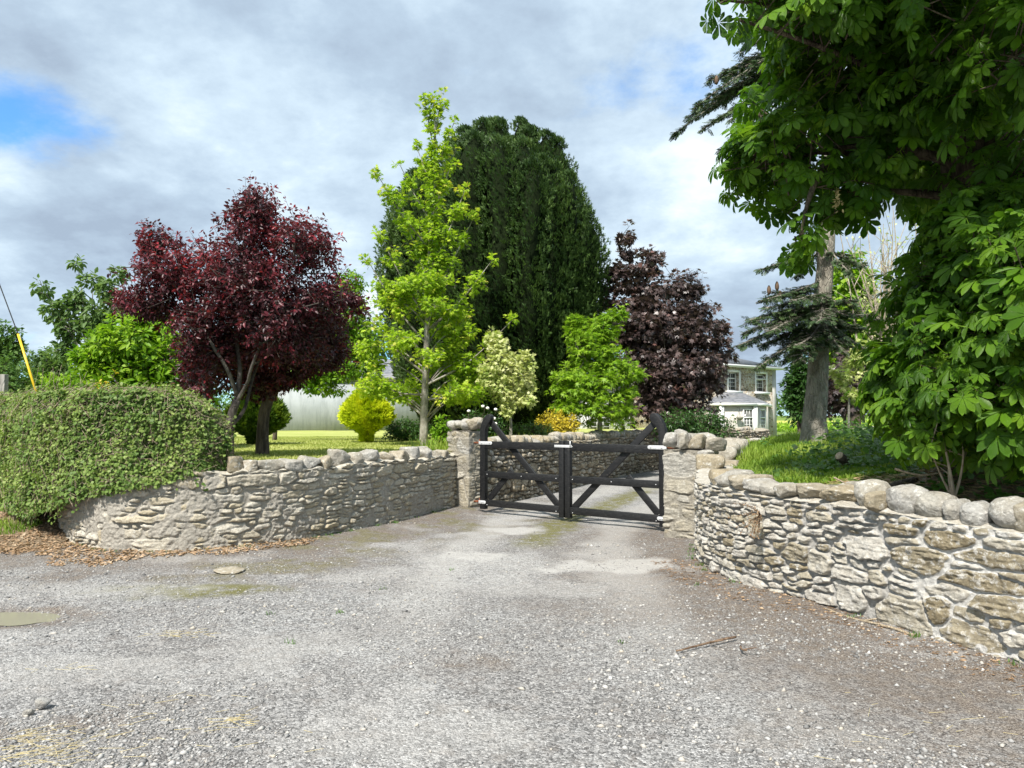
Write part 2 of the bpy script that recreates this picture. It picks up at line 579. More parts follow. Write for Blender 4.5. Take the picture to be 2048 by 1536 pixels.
def stone_mat(name, stops, joint, lichen, lich_amt=0.5, ochre=(0.36, 0.30, 0.19), ochre_amt=0.25, dark=0.35):
    m, nt = mat(name)
    co = obj_co(nt)
    st, mo = attr(nt, 'stone'), attr(nt, 'mort')
    n1 = nt.noise(co, 9.0, 7, 0.7)
    n2 = nt.noise(co, 38.0, 6, 0.75)
    n3 = nt.noise(nt.vmath('ADD', co, (3, 7, 1)), 16.0, 7, 0.78)
    n4 = nt.noise(nt.vmath('ADD', co, (9, 2, 5)), 3.0, 4, 0.6)
    c = nt.ramp(st, stops)
    c = nt.mix(nt.math('MULTIPLY', nt.smooth(n1, 0.42, 0.68), dark), c, nt.mix(1.0, c, (0.42, 0.38, 0.33), 'MULTIPLY'))
    c = nt.mix(nt.math('MULTIPLY', nt.smooth(n4, 0.48, 0.66), ochre_amt), c, ochre)
    c = nt.mix(nt.math('MULTIPLY', nt.smooth(n3, 0.64 - 0.22 * lich_amt, 0.72 - 0.16 * lich_amt), 0.85), c, lichen)
    c = nt.mix(0.5, c, nt.ramp(n2, [(0.3, 0.35), (0.55, 1.0), (0.7, 1.35)]), 'MULTIPLY')
    jc = nt.mix(nt.smooth(n2, 0.35, 0.62), tuple(a * 0.7 for a in joint), joint)
    jc = nt.mix(attr(nt, 'jl'), (0.10, 0.085, 0.065), jc)
    c = nt.mix(nt.smooth(mo, 0.35, 0.75), c, jc)
    h = nt.math('ADD', nt.math('MULTIPLY', n2, 0.6), nt.math('MULTIPLY', n1, 0.9))
    h = nt.math('ADD', h, nt.math('MULTIPLY', n3, 0.5))
    out(nt, bsdf(nt, c, 0.92, 0.15, bump(nt, h, 1.0, 0.026)))
    return m


M_GROUND, M_GRAVEL, M_LAWN, M_BANK = make_ground_mat(), make_gravel_mat(), make_lawn_mat(), make_bank_mat()
M_STONE_RIGHT = stone_mat('rubble_pale', [(0.0, (0.27, 0.225, 0.145)), (0.25, (0.39, 0.345, 0.255)), (0.5, (0.47, 0.435, 0.36)), (0.75, (0.55, 0.52, 0.46)), (1.0, (0.48, 0.45, 0.40))], (0.66, 0.645, 0.61), (0.64, 0.62, 0.575), 0.62, ochre_amt=0.12)
M_STONE_LEFT = stone_mat('rubble_rendered', [(0.0, (0.43, 0.375, 0.27)), (0.4, (0.52, 0.475, 0.385)), (0.7, (0.58, 0.545, 0.465)), (1.0, (0.50, 0.43, 0.30))], (0.54, 0.505, 0.44), (0.62, 0.60, 0.55), 0.45, ochre_amt=0.12)
M_STONE_INNER = stone_mat('rubble_weathered', [(0.0, (0.20, 0.16, 0.105)), (0.4, (0.33, 0.28, 0.20)), (0.7, (0.42, 0.375, 0.30)), (1.0, (0.5, 0.47, 0.41))], (0.36, 0.32, 0.26), (0.6, 0.58, 0.53), 0.5, ochre_amt=0.2)
M_STONE_PIER = stone_mat('pier_stone', [(0.0, (0.34, 0.295, 0.215)), (0.4, (0.40, 0.365, 0.29)), (0.7, (0.43, 0.405, 0.345)), (1.0, (0.40, 0.39, 0.365))], (0.33, 0.305, 0.255), (0.55, 0.53, 0.47), 0.5, ochre_amt=0.15)
M_BOULDER = stone_mat('boulder', [(0.0, (0.36, 0.30, 0.20)), (0.35, (0.40, 0.355, 0.275)), (0.65, (0.41, 0.39, 0.345)), (1.0, (0.43, 0.42, 0.40))], (0.4, 0.4, 0.37), (0.65, 0.635, 0.585), 0.5, ochre_amt=0.25, dark=0.5)

# ------------------------------------------------------------------ ground sheet, driveway, lawn, bank
def far_z(x, y):
    return np.where(y > 60, np.minimum((np.maximum(y, 60) - 60) * 0.0125, 4.0), 0.0) - 0.05


xs = np.concatenate([[-3000, -1200, -500, -250, -120], np.arange(-60, 61, 6), [120, 250, 500, 1200, 3000]])
ys = np.concatenate([[-400, -100, -30], np.arange(-6, 60, 6), np.arange(60, 260, 10), [300, 400, 700, 1500, 4000]])
v, q, _ = grid_mesh(xs, ys, far_z)
tag(MB().add(v, quad=q).build('ground', M_GROUND, smooth=True), kind='structure')

lp, ls = smooth_path(LEFT_BASE, 0.2)
rp, rs = smooth_path(RIGHT_BASE, 0.2)
ip, is_ = smooth_path(INNER_BASE, 0.3)
kp, ks = smooth_path(RINNER_BASE, 0.3)


def drive_z(x, y):
    n = fbm(np.stack([x * 0.8, y * 0.8, 0 * x], 1), 3, 3) * 0.018
    n2 = fbm(np.stack([x * 7, y * 7, 0 * x], 1), 9, 3) * 0.006
    pud = -0.06 * np.exp(-(((x + 4.25) / 0.55) ** 2 + ((y - 6.02) / 0.26) ** 2))
    edge = 0.05 * sstep(dist_path(x, y, lp), 0.9, 0.0) + 0.04 * sstep(dist_path(x, y, rp), 0.8, 0.0)
    return 0.004 + n + n2 + pud + edge


def drive_masks(x, y):
    nz = fbm(np.stack([x * 1.3, y * 1.3, 0 * x], 1), 21, 4)
    nz2 = fbm(np.stack([x * 3.1, y * 3.1, 0 * x], 1), 31, 4)
    dl, dr = dist_path(x, y, lp), dist_path(x, y, rp)
    brown = np.maximum(sstep(dr + nz * 0.9, 2.7, 0.3), 0.95 * sstep(dl + nz * 0.8, 1.7, 0.3) * sstep(y, 7.2, 8.4))
    brown = np.maximum(brown, 0.8 * sstep(dl + nz * 1.1, 2.6, 0.8) * sstep(nz2, -0.35, 0.15))
    brown = np.maximum(brown, 0.75 * sstep(nz, 0.05, 0.45) * sstep(y, 7.0, 4.0) * sstep(x, 0.2, 1.6))
    brown = np.maximum(brown, 0.7 * sstep(nz2, 0.1, 0.4) * sstep(x, -1.4, -2.4) * sstep(y, 5.0, 3.8))
    brown = np.maximum(brown, 0.9 * np.exp(-(((x + 0.25) / 0.32) ** 2 + ((y - 4.85) / 0.2) ** 2)) * (0.5 + nz2))
    brown = np.maximum(brown, 0.9 * sstep(np.hypot((x + 4.25) / .95, (y - 6.02) / .42) + nz2 * .3, 1.1, .6))
    cl = np.interp(y, [8.5, 10, 11.5, 14, 18, 24, 32], [0.1, 0.42, 0.78, 1.9, 3.6, 6.6, 12])
    moss = sstep(np.abs(x - cl) + nz2 * 0.22, 0.42, 0.12) * sstep(y, 8.9, 9.8)
    moss = np.maximum(moss, sstep(np.hypot((x + 2.9) / 1.0, (y - 6.9) / 0.35) + nz2 * 0.5, 1.1, 0.4))
    moss = np.maximum(moss, 0.55 * sstep(dl + nz * 0.8, 2.2, 0.9) * sstep(x, -4.2, -3.0) * sstep(nz2, -0.1, 0.3))
    dust = sstep(np.hypot((x - 1.05) / 1.0, (y - 8.0) / 0.45) + nz2 * 0.7, 1.0, 0.45) * 0.9
    dust = np.maximum(dust, 0.9 * sstep(np.hypot((x - 0.05) / 0.6, (y - 10.6) / 0.5) + nz2 * 0.8, 1.0, 0.4))
    dust = np.maximum(dust, 0.8 * sstep(np.hypot((x + 0.7) / 0.7, (y - 8.6) / 0.35) + nz2 * 0.8, 0.9, 0.4))
    for off_ in (0.95, -0.85):
        dust = np.maximum(dust, 0.55 * sstep(np.abs(x - cl - off_ * np.interp(y, [3, 10], [1.15, 1.0])) + nz2 * 0.25, 0.5, 0.12) * sstep(y, 3.5, 8.5))
    dust = np.maximum(dust, 0.35 * sstep(nz, 0.1, 0.5))
    return np.stack([brown, moss * (1 - 0.6 * dust), dust, 0 * x], 1)


xs = np.concatenate([np.arange(-40, -9, 1.5), np.arange(-9, 6.0, 0.03), np.arange(6, 30, 1.5)])
ys = np.concatenate([np.arange(-14, 2.4, 0.8), np.arange(2.4, 12.6, 0.03), np.arange(12.6, 42, 0.25)])
X, Y = np.meshgrid(xs, ys)
DRIVE_EDGE = [(-40, -14), (30, -14), (30, 3)] + [tuple(p) for p in (rp[::-1][:, :2] + np.array([0.22, 0.1]))] + [tuple(p) for p in (kp[:, :2] + np.array([0.25, -0.1]))] + \
             [(17, 31), (20, 41), (14, 41)] + [tuple(p) for p in (ip[::-1][:, :2] + np.array([-0.2, 0.15]))] + [tuple(p) for p in (lp[::-1][:, :2] + np.array([-0.05, 0.2]))] + [(-7.0, 10.6), (-9, 11.3), (-14, 12.5), (-40, 13)]
v, q, va = grid_mesh(xs, ys, drive_z, mask=lambda x, y: in_poly(x, y, DRIVE_EDGE), vat={'msk': drive_masks(X.ravel(), Y.ravel())})
tag(MB().add(v, quad=q, vat=va).build('driveway', M_GRAVEL, smooth=True), kind='structure')

# verge below the hedge (earth under dead leaves) at the far left
def verge_z(x, y):
    return 0.012 + 0.34 * sstep(y - np.interp(x, [-14, -9, -7.4, -6.2, -5.5], [11.0, 9.9, 9.3, 8.9, 9.0]), -0.3, 2.0) + 0.02 * fbm(np.stack([x * 3, y * 3, 0 * x], 1), 5, 3)


v, q, va = grid_mesh(np.arange(-14, -5.6, 0.06), np.arange(8.0, 14, 0.06), verge_z,
                     mask=lambda x, y: (y > np.interp(x, [-14, -9, -7.4, -6.2, -5.5], [10.8, 9.7, 9.1, 8.8, 8.9])) & (y < 13.6 + 0 * x))
va = {'soil': 0.9 - 0.0 * v[:, 0]}
tag(MB().add(v, quad=q, vat=va).build('verge', M_BANK, smooth=True), kind='structure')

LAWN_Z = 1.0
LAWN_EDGE = [tuple(p) for p in (lp[:, :2] + np.array([-0.02, 0.27]))] + [tuple(p) for p in (ip[:, :2] + np.array([-0.22, 0.18]))] + [(12, 46), (8, 70), (-70, 70), (-70, 17), (-14, 15.2), (-9.5, 13.0), (-7.4, 11.4)]


def lawn_z(x, y):
    z = LAWN_Z + 0.03 * fbm(np.stack([x * 0.35, y * 0.35, 0 * x], 1), 12, 3) + 0.1 * sstep(y, 24, 40)
    e = np.interp(x, [-70, -14, -9.5, -7.4], [17, 15.2, 13.0, 11.4])
    f = sstep(x, -9.3, -11.5)
    return z * (1 - f) + f * (-0.06 + (z + 0.06) * sstep(y - e, 0.0, 3.5))


v, q, _ = grid_mesh(np.concatenate([np.arange(-70, -16, 3.0), np.arange(-16, 14, 0.16)]), np.arange(8.6, 70, 0.16), lawn_z, mask=lambda x, y: in_poly(x, y, LAWN_EDGE))
tag(MB().add(v, quad=q).build('lawn', M_LAWN, smooth=True), kind='structure')

BANK_EDGE = [tuple(p) for p in (rp[::-1][:, :2] + np.array([0.26, 0.08]))] + [tuple(p) for p in (kp[:, :2] + np.array([0.25, -0.12]))] + [(40, 40), (40, 1)]


def bank_z(x, y):
    d = dist_path(x, y, rp)
    d2 = dist_path(x, y, kp)
    z = 0.93 + 0.30 * sstep(d, 0.2, 3.5) + 0.06 * fbm(np.stack([x * 1.1, y * 1.1, 0 * x], 1), 40, 4)
    z = z - 0.05 * sstep(d2, 1.2, 0.2) + 0.02 * fbm(np.stack([x * 6, y * 6, 0 * x], 1), 43, 3)
    z = z + 0.30 * np.exp(-(((x - 4.25) / 0.6) ** 2 + ((y - 6.3) / 0.5) ** 2))
    return z


xs, ys = np.concatenate([np.arange(1.8, 12, 0.06), np.arange(12, 40, 0.6)]), np.concatenate([np.arange(1.5, 14, 0.06), np.arange(14, 40, 0.5)])
X, Y = np.meshgrid(xs, ys)
soil = 1 - sstep(Y.ravel() + 0.25 * X.ravel() + 0.6 * fbm(np.stack([X.ravel() * 1.5, Y.ravel() * 1.5, 0 * X.ravel()], 1), 8, 3), 7.1, 8.6)
v, q, va = grid_mesh(xs, ys, bank_z, mask=lambda x, y: in_poly(x, y, BANK_EDGE), vat={'soil': soil})
tag(MB().add(v, quad=q, vat=va).build('bank', M_BANK, smooth=True), kind='structure')

# rain water lying in a hollow of the forecourt
m, nt = mat('puddle_water')
out(nt, bsdf(nt, (0.27, 0.25, 0.20), 0.06, 0.5))
th = np.linspace(0, 2 * math.pi, 48, endpoint=False)
rr = 1 + 0.22 * fbm(np.stack([np.cos(th) * 1.7, np.sin(th) * 1.7, 0 * th], 1), 77, 3)
pc = G(38, 1226)
pv = np.stack([pc[0] - 0.16 + 0.7 * rr * np.cos(th), pc[1] + 0.3 * rr * np.sin(th), np.full(48, -0.028)], 1)
tag(MB().add(pv, poly=[list(range(48))]).build('puddle', m), kind='structure')

# ------------------------------------------------------------------ rubble masonry
def rubble_sites(L, H, rh, rw, seed, bigs=()):
    r = np.random.default_rng(seed)
    S = []
    for (s, z, w, h, val) in bigs:
        S.append((s, z, w / 2, h / 2, val, 0.0))
    v = -0.03
    while v < H + 0.05:
        h = r.uniform(*rh) * (1.5 if r.random() < 0.16 else 1.0)
        u = -0.2 + r.uniform(-0.1, 0.1)
        while u < L + 0.2:
            w = h * r.uniform(*rw)
            jv = r.normal(0, h * 0.16)
            cu_, cz = u + w / 2, v + h / 2 + jv
            free = True
            for b in bigs:
                if abs(cu_ - b[0]) < b[2] / 2 + w * 0.2 and abs(cz - b[1]) < b[3] / 2 + h * 0.2:
                    free = False
            if free:
                if h > 0.075 and r.random() < 0.3:      # two thin stones pinned one on the other
                    S.append((cu_, cz - h * 0.24, w / 2, h * 0.24, r.random(), r.normal(0, 0.08)))
                    S.append((cu_ + r.normal(0, 0.02), cz + h * 0.24, w / 2, h * 0.24, r.random(), r.normal(0, 0.08)))
                else:
                    S.append((cu_, cz, w / 2, h / 2, r.random(), r.normal(0, 0.10)))
            u += w
        v += h
    return np.array(S)


def rubble_field(s, z, S, warp, seed, p=2.8):
    pts = np.stack([s, z, 0 * s], 1)
    ws = s + warp * fbm(pts * 7, seed + 5, 3) + warp * 0.35 * fbm(pts * 26, seed + 15, 2)
    wz = z + warp * 0.7 * fbm(pts * 7 + 9, seed + 6, 3) + warp * 0.3 * fbm(pts * 26 + 5, seed + 16, 2)
    n = len(s)
    d1, d2, id1 = np.full(n, 1e9), np.full(n, 1e9), np.zeros(n, int)
    order = np.argsort(ws)
    so, zo = ws[order], wz[order]
    o1, o2, oi = d1[order], d2[order], id1[order]
    for k, (a, b, wx, wy, val, rot) in enumerate(S):
        R = max(wx * 2.4, 0.12)
        i0, i1 = np.searchsorted(so, a - R), np.searchsorted(so, a + R)
        if i1 <= i0:
            continue
        du, dv = so[i0:i1] - a, zo[i0:i1] - b
        c, sn = math.cos(rot), math.sin(rot)
        du, dv = du * c + dv * sn, -du * sn + dv * c
        d = ((np.abs(du) / wx) ** p + (np.abs(dv) / wy) ** p) ** (1 / p)
        e = (d - 1) * min(wx, wy)
        A, B = o1[i0:i1], o2[i0:i1]
        better = e < A
        o2[i0:i1] = np.where(better, A, np.minimum(B, e))
        oi[i0:i1] = np.where(better, k, oi[i0:i1])
        o1[i0:i1] = np.where(better, e, A)
    d1[order], d2[order], id1[order] = o1, o2, oi
    edge = np.clip((d2 - d1) * 0.5, 0, 0.2)
    edge = np.minimum(edge, np.maximum(0.035 - d1, 0))
    return edge, id1


def masonry(path, ss, H, thick, nrm, S, res, depth=0.035, gap=0.006, rnd=0.022, warp=0.02, seed=0, cover=None, fill=0.0, closed=False, jl=None):
    """one wall: displaced front face, plain rounded top and back.  H(s) height, cover(s,z) 0..1 = smeared with mortar"""
    L = ss[-1]
    ns = int(L / res) + 1
    hmax = float(np.max(H(ss)))
    nz = int(hmax / res) + 1
    s = np.linspace(0, L, ns)
    t = np.linspace(0, 1, nz)
    Sg, Tg = np.meshgrid(s, t)
    sg = Sg.ravel()
    Hs = H(sg)
    zg = Tg.ravel() * Hs
    edge, ids = rubble_field(sg, zg, S, warp, seed)
    pts = np.stack([sg, zg, 0 * sg], 1)
    g = gap * (1 + 0.9 * fbm(pts * 3.0, seed + 50, 2))
    prof = sstep(edge, np.maximum(g, 0.001), np.maximum(g, 0.001) + rnd)
    rr = np.random.default_rng(seed + 1)
    hst = 0.45 + 0.75 * rr.random(len(S))
    tilt = rr.normal(0, 0.10, (len(S), 2))
    cen = S[ids]
    face = hst[ids] * depth + (sg - cen[:, 0]) * tilt[ids, 0] * 0.5 + (zg - cen[:, 1]) * tilt[ids, 1]
    rough = depth * 0.36 * fbm(np.stack([sg * 14, zg * 20, ids * 5.3], 1), seed + 61, 4) + depth * 0.24 * fbm(np.stack([sg * 9, zg * 60, ids * 3.1], 1), seed + 62, 3)
    fl = fill(sg, zg) if callable(fill) else fill
    jt = depth * fl + depth * 0.22 * fbm(pts * 22, seed + 70, 3)
    h = jt + prof * (face + rough - jt)
    mort = 1 - prof
    if cover is not None:
        c = np.clip(cover(sg, zg), 0, 1)
        ren = depth * 0.62 + depth * 0.40 * fbm(pts * 9, seed + 71, 4) + depth * 0.34 * fbm(pts * 34, seed + 72, 3)
        h = h * (1 - c) + np.maximum(ren, h * 0.6) * c
        mort = np.maximum(mort * (1 - c) , c)
    base = path_at(path, ss, sg)
    N = path_at(nrm, ss, sg)
    v = np.stack([base[:, 0] + N[:, 0] * h, base[:, 1] + N[:, 1] * h, zg - 0.02], 1)
    i = np.arange(nz - 1)[:, None] * ns + np.arange(ns - 1)[None, :]
    q = np.stack([i, i + 1, i + ns + 1, i + ns], -1).reshape(-1, 4)
    mb = MB()
    mb.add(v, quad=q, vat={'stone': S[ids, 4], 'mort': mort, 'jl': jl(sg, zg) if jl else np.ones(len(sg))})
    # top and back
    st = max(1, int(0.08 / res))
    idx = np.arange(0, ns, st)
    if idx[-1] != ns - 1:
        idx = np.append(idx, ns - 1)
    top = v[(nz - 1) * ns + idx]
    b2, N2 = base[idx], N[idx]
    if not closed:
        rows = [top]
        for f in (0.12, 0.5, 0.88, 1.0):
            jit = 0.02 * fbm(np.stack([s[idx] * 6, 0 * idx + f * 7, 0 * idx], 1), seed + 90, 3)
            rows.append(np.stack([b2[:, 0] - N2[:, 0] * thick * f, b2[:, 1] - N2[:, 1] * thick * f, H(s[idx]) + jit + 0.01], 1))
        rows.append(np.stack([b2[:, 0] - N2[:, 0] * thick, b2[:, 1] - N2[:, 1] * thick, 0 * idx - 0.02], 1))
        R = np.concatenate(rows)
        k = len(idx)
        i = np.arange(len(rows) - 1)[:, None] * k + np.arange(k - 1)[None, :]
        q = np.stack([i, i + 1, i + k + 1, i + k], -1).reshape(-1, 4)
        pol = [[0] + [r * k for r in range(1, len(rows))] + [], [(r + 1) * k - 1 for r in range(len(rows))][::-1]]
        mb.add(R, quad=q, poly=pol, vat={'stone': np.full(len(R), 0.6), 'mort': np.full(len(R), 0.4), 'jl': np.ones(len(R))})
    else:
        c = np.append(base[:, :2].mean(0), hmax)
        R = np.vstack([top, c])
        k = len(top)
        mb.add(R, tri=[[a, a + 1, k] for a in range(k - 1)], vat={'stone': np.full(len(R), 0.6), 'mort': np.full(len(R), 0.8), 'jl': np.ones(len(R))})
    return mb


def stone_blob(c, size, axes=None, seed=0, boulder=0.0, sub=3):
    """one separate stone: clipped by random planes (angular) or near an ellipsoid (boulder)"""
    r = np.random.default_rng(seed)
    V, F = ICO[sub]
    k = 9
    n = norm(r.normal(size=(k, 3)))
    n = np.vstack([n, np.eye(3), -np.eye(3)])
    d = np.concatenate([r.uniform(0.62, 1.0, k), r.uniform(0.75, 0.98, 6)])
    dots = V @ n.T
    rad = np.where(dots > 0.05, d[None] / np.maximum(dots, 0.05), 9)
    kk = 24.0
    rad = -np.log(np.sum(np.exp(-kk * np.minimum(rad, 3)), 1)) / kk
    rad = rad * (1 - boulder) + boulder * (0.93 + 0.10 * vnoise(V * 1.3 + r.random(3) * 50, seed))
    rad = rad + (0.075 - 0.035 * boulder) * fbm(V * 4.5 + r.random(3) * 30, seed + 3, 4)
    v = V * rad[:, None] * np.asarray(size)[None] * 0.5
    if axes is not None:
        v = v @ np.asarray(axes)      # rows = world directions of the stone's own axes
    return v + np.asarray(c), F


def make_ico():
    t = (1 + 5 ** 0.5) / 2
    V = norm(np.array([(-1, t, 0), (1, t, 0), (-1, -t, 0), (1, -t, 0), (0, -1, t), (0, 1, t), (0, -1, -t), (0, 1, -t), (t, 0, -1), (t, 0, 1), (-t, 0, -1), (-t, 0, 1)], float))
    F = np.array([(0, 11, 5), (0, 5, 1), (0, 1, 7), (0, 7, 10), (0, 10, 11), (1, 5, 9), (5, 11, 4), (11, 10, 2), (10, 7, 6), (7, 1, 8), (3, 9, 4), (3, 4, 2), (3, 2, 6), (3, 6, 8), (3, 8, 9), (4, 9, 5), (2, 4, 11), (6, 2, 10), (8, 6, 7), (9, 8, 1)])
    res = [(V, F)]
    for _ in range(4):
        cache, nv, nf = {}, [tuple(a) for a in V], []

        def midp(a, b):
            k = (min(a, b), max(a, b))
            if k not in cache:
                nv.append(tuple(norm((np.array(nv[a]) + np.array(nv[b])) / 2)))
                cache[k] = len(nv) - 1
            return cache[k]
        for a, b, c in F:
            ab, bc, ca = midp(a, b), midp(b, c), midp(c, a)
            nf += [(a, ab, ca), (b, bc, ab), (c, ca, bc), (ab, bc, ca)]
        V, F = np.array(nv), np.array(nf)
        res.append((V, F))
    return res


ICO = make_ico()


def left_normal(path):
    t = norm(np.gradient(path, axis=0))
    return np.stack([-t[:, 1], t[:, 0]], 1)


def coping(wall, path, ss, nrm, s, z, w, h, dpt, seed, boulder, val, back=0.16, tiltd=6.0, out_=0.0, label=None, sub=3):
    b, N = path_at(path, ss, s), path_at(nrm, ss, s)
    T = np.array([-N[1], N[0]])
    r = np.random.default_rng(seed)
    c = np.array([b[0] - N[0] * (back - out_), b[1] - N[1] * (back - out_), z])
    a = math.radians(r.normal(0, tiltd))
    ax = np.array([[T[0] * math.cos(a), T[1] * math.cos(a), math.sin(a)], [N[0], N[1], 0], [-T[0] * math.sin(a), -T[1] * math.sin(a), math.cos(a)]])
    v, F = stone_blob(c, (w, dpt, h), ax, seed, boulder, sub)
    o = MB().add(v, tri=F, vat={'stone': np.full(len(v), val), 'mort': np.zeros(len(v))}).build('coping_stone', M_BOULDER, wall, smooth=True)
    if label:
        o['label'] = label
    return o


def s_of_px(path, ss, px, Yr=None):
    ang = path[:, 0] / path[:, 1]
    k = (px - 1024) / FPX
    ok = path[:, 1] > 0.3
    d = np.where(ok, np.abs(ang - k), 9)
    if Yr:
        d = np.where((path[:, 1] >= Yr[0]) & (path[:, 1] <= Yr[1]), d, 9)
    return float(ss[np.argmin(d)])


# ---- left wall
path, ss = smooth_path(LEFT_BASE, 0.02)
nrm = -left_normal(path)
LW_H = lambda s: np.interp(s, [0, 1.0, 2.0, 3.0, ss[-1]], [0.75, 0.85, 0.93, 0.97, 0.99]) + 0.02 * np.sin(np.asarray(s) * 2.1) + 0.035 * np.round(1.2 * np.sin(np.asarray(s) * 5.3 + 2 * np.sin(np.asarray(s) * 3.1)))* 0.5 + 0.012 * np.sin(np.asarray(s) * 23.0)


def lw_cover(s, z):
    p = np.stack([s, z, 0 * s], 1)
    n = fbm(p * 2.0, 201, 4) * 0.5 + fbm(p * 6.5, 202, 4) * 0.5
    bias = np.interp(s / ss[-1], [0, 0.3, 0.55, 0.75, 0.9, 1], [0.34, 0.38, 0.38, 0.32, 0.18, 0.16]) + 0.34 * sstep(z, 0.62, 0.38) * sstep(s / ss[-1], 0.66, 0.85) - 0.22 * sstep(z, 0.45, 0.6) * sstep(s / ss[-1], 0.66, 0.85)
    return 0.9 * sstep(n + bias, 0.36, 0.58)


S = rubble_sites(ss[-1], 1.05, (0.055, 0.12), (1.6, 4.2), 11, [(4.0, 0.62, 0.22, 0.19, 0.3), (3.35, 0.45, 0.5, 0.10, 0.9), (2.7, 0.55, 0.34, 0.09, 0.6), (4.35, 0.30, 0.42, 0.12, 0.7), (2.9, 0.24, 0.30, 0.15, 0.95), (3.6, 0.12, 0.55, 0.17, 0.5), (4.15, 0.88, 0.22, 0.2, 0.2)])
left_wall = thing('rubble_wall', 'long grey lime-smeared rubble wall curving from the ivy hedge to the pier', 'wall', (*path[len(path) // 2], 0))
masonry(path, ss, LW_H, 0.42, nrm, S, 0.0105, depth=0.046, gap=0.003, rnd=0.009, warp=0.026, seed=11, cover=lw_cover, fill=0.0, jl=lambda s, z: 0.7 + 0 * s).build('masonry', M_STONE_LEFT, left_wall, smooth=True)
r = np.random.default_rng(5)
for k, (px, w, h, bl, val) in enumerate([(476, 0.20, 0.24, 0.4, 0.15), (508, 0.14, 0.16, 0.2, 0.5), (548, 0.34, 0.18, 0.1, 0.6), (590, 0.24, 0.17, 0.3, 0.8), (628, 0.26, 0.20, 0.2, 0.85), (660, 0.20, 0.2, 0.2, 0.3), (690, 0.27, 0.26, 0.05, 0.75),
                                         (722, 0.22, 0.2, 0.5, 0.6), (752, 0.27, 0.22, 0.4, 0.95), (784, 0.24, 0.16, 0.2, 0.5), (812, 0.26, 0.20, 0.2, 0.45), (836, 0.22, 0.27, 0.15, 0.9), (858, 0.24, 0.24, 0.25, 0.95), (878, 0.26, 0.18, 0.15, 0.6), (894, 0.24, 0.16, 0.2, 0.5)]):
    s = s_of_px(path, ss, px)
    coping(left_wall, path, ss, nrm, s, float(LW_H(s)) + h * 0.26, w * 1.22, h * 1.08, 0.34, 300 + k, bl * .15, val * .85, back=.13, tiltd=12)

# ---- right wall
path, ss = smooth_path(RIGHT_BASE, 0.02)
nrm = -left_normal(path)
RW_PATH, RW_S, RW_N = path, ss, nrm
RW_H = lambda s: np.interp(s, [0, 0.7, 1.6, 2.6, 3.6, 4.6, 6, ss[-1]], [0.98, 0.97, 0.93, 0.92, 0.92, 0.90, 0.90, 0.90]) + 0.012 * np.sin(np.asarray(s) * 3.3)


def RS(px):
    return s_of_px(path, ss, px, (1.0, 8.2))


bigs = [(RS(1800), 0.16, 0.40, 0.30, 0.42), (RS(1720), 0.62, 0.36, 0.20, 0.85), (RS(1835), 0.60, 0.36, 0.17, 0.12), (RS(1890), 0.78, 0.36, 0.10, 0.02), (RS(1985), 0.70, 0.42, 0.13, 0.08), (RS(1950), 0.53, 0.5, 0.12, 0.05), (RS(1640), 0.42, 0.24, 0.18, 0.55),
        (RS(1690), 0.22, 0.3, 0.22, 0.75), (RS(1590), 0.45, 0.28, 0.16, 0.2), (RS(1510), 0.62, 0.22, 0.22, 0.25), (RS(1870), 0.28, 0.16, 0.18, 0.0), (RS(1690), 0.36, 0.34, 0.13, 0.8), (RS(1800), 0.80, 0.30, 0.09, 0.04), (RS(1930), 0.16, 0.32, 0.16, 0.2), (RS(2020), 0.40, 0.4, 0.14, 0.1)]
S = rubble_sites(ss[-1], 1.0, (0.042, 0.105), (1.5, 4.2), 23, bigs)
fade = lambda s: sstep(s, RS(1650), RS(1900))


def rw_cover(s, z):
    p = np.stack([s, z, 0 * s], 1)
    n = fbm(p * 3.2, 231, 4) * 0.5 + fbm(p * 9.5, 232, 4) * 0.5
    b = 0.04 + 0.10 * fade(s)
    return 0.8 * sstep(n + b, 0.36, 0.55)


right_wall = thing('rubble_wall', 'pale dry rubble wall topped with big round boulders below the chestnut', 'wall', (*path[len(path) // 2], 0))
masonry(path, ss, RW_H, 0.42, nrm, S, 0.0072, depth=0.047, gap=0.003, rnd=0.008, warp=0.022, seed=23, cover=rw_cover, fill=lambda s, z: -0.12 + 0.45 * fade(s + 0.35 * fbm(np.stack([s * 2, z * 2, 0 * s], 1), 77, 3)), jl=lambda s, z: 0.6 + 0.35 * fade(s + 0.5 * fbm(np.stack([s * 2, z * 2, 0 * s], 1), 78, 3))).build('masonry', M_STONE_RIGHT, right_wall, smooth=True)
COP = [(1396, .24, .24, .10, .2, 0), (1424, .30, .20, .15, .1, 0), (1444, .34, .22, .10, .7, 0), (1470, .34, .18, .1, .35, 0), (1506, .30, .17, .15, .75, 0), (1536, .26, .14, .15, .6, 0), (1568, .24, .15, .1, .5, 0), (1600, .36, .17, .10, .3, 0),
       (1660, .32, .19, .12, .12, 0), (1722, .26, .28, .52, .6, 0), (1752, .13, .18, .51, .2, 0.1), (1792, .38, .27, .72, .9, 0), (1850, .28, .24, .62, .65, 0), (1893, .17, .19, .53, .8, 0), (1930, .24, .20, .55, 1.0, 0), (1998, .28, .27, .75, .85, 0), (2052, .28, .26, .55, .4, 0),
       (2120, .34, .27, .85, .7, 0), (2210, .34, .28, .85, .9, 0), (2330, .34, .28, .85, .6, 0)]
for k, (px, w, h, bl, val, o_) in enumerate(COP):
    s = s_of_px(path, ss, px, (1.0, 8.2) if px > 1405 else (8, 12))
    coping(right_wall, path, ss, nrm, s, float(RW_H(s)) + h * (0.30 if bl > .5 else 0.34), w * 1.0, h * 1.0, 0.32 if bl > .5 else 0.42, 400 + k, bl, val, back=0.11 if bl > .5 else 0.15, out_=o_, tiltd=5, sub=4 if px > 1580 else 3)

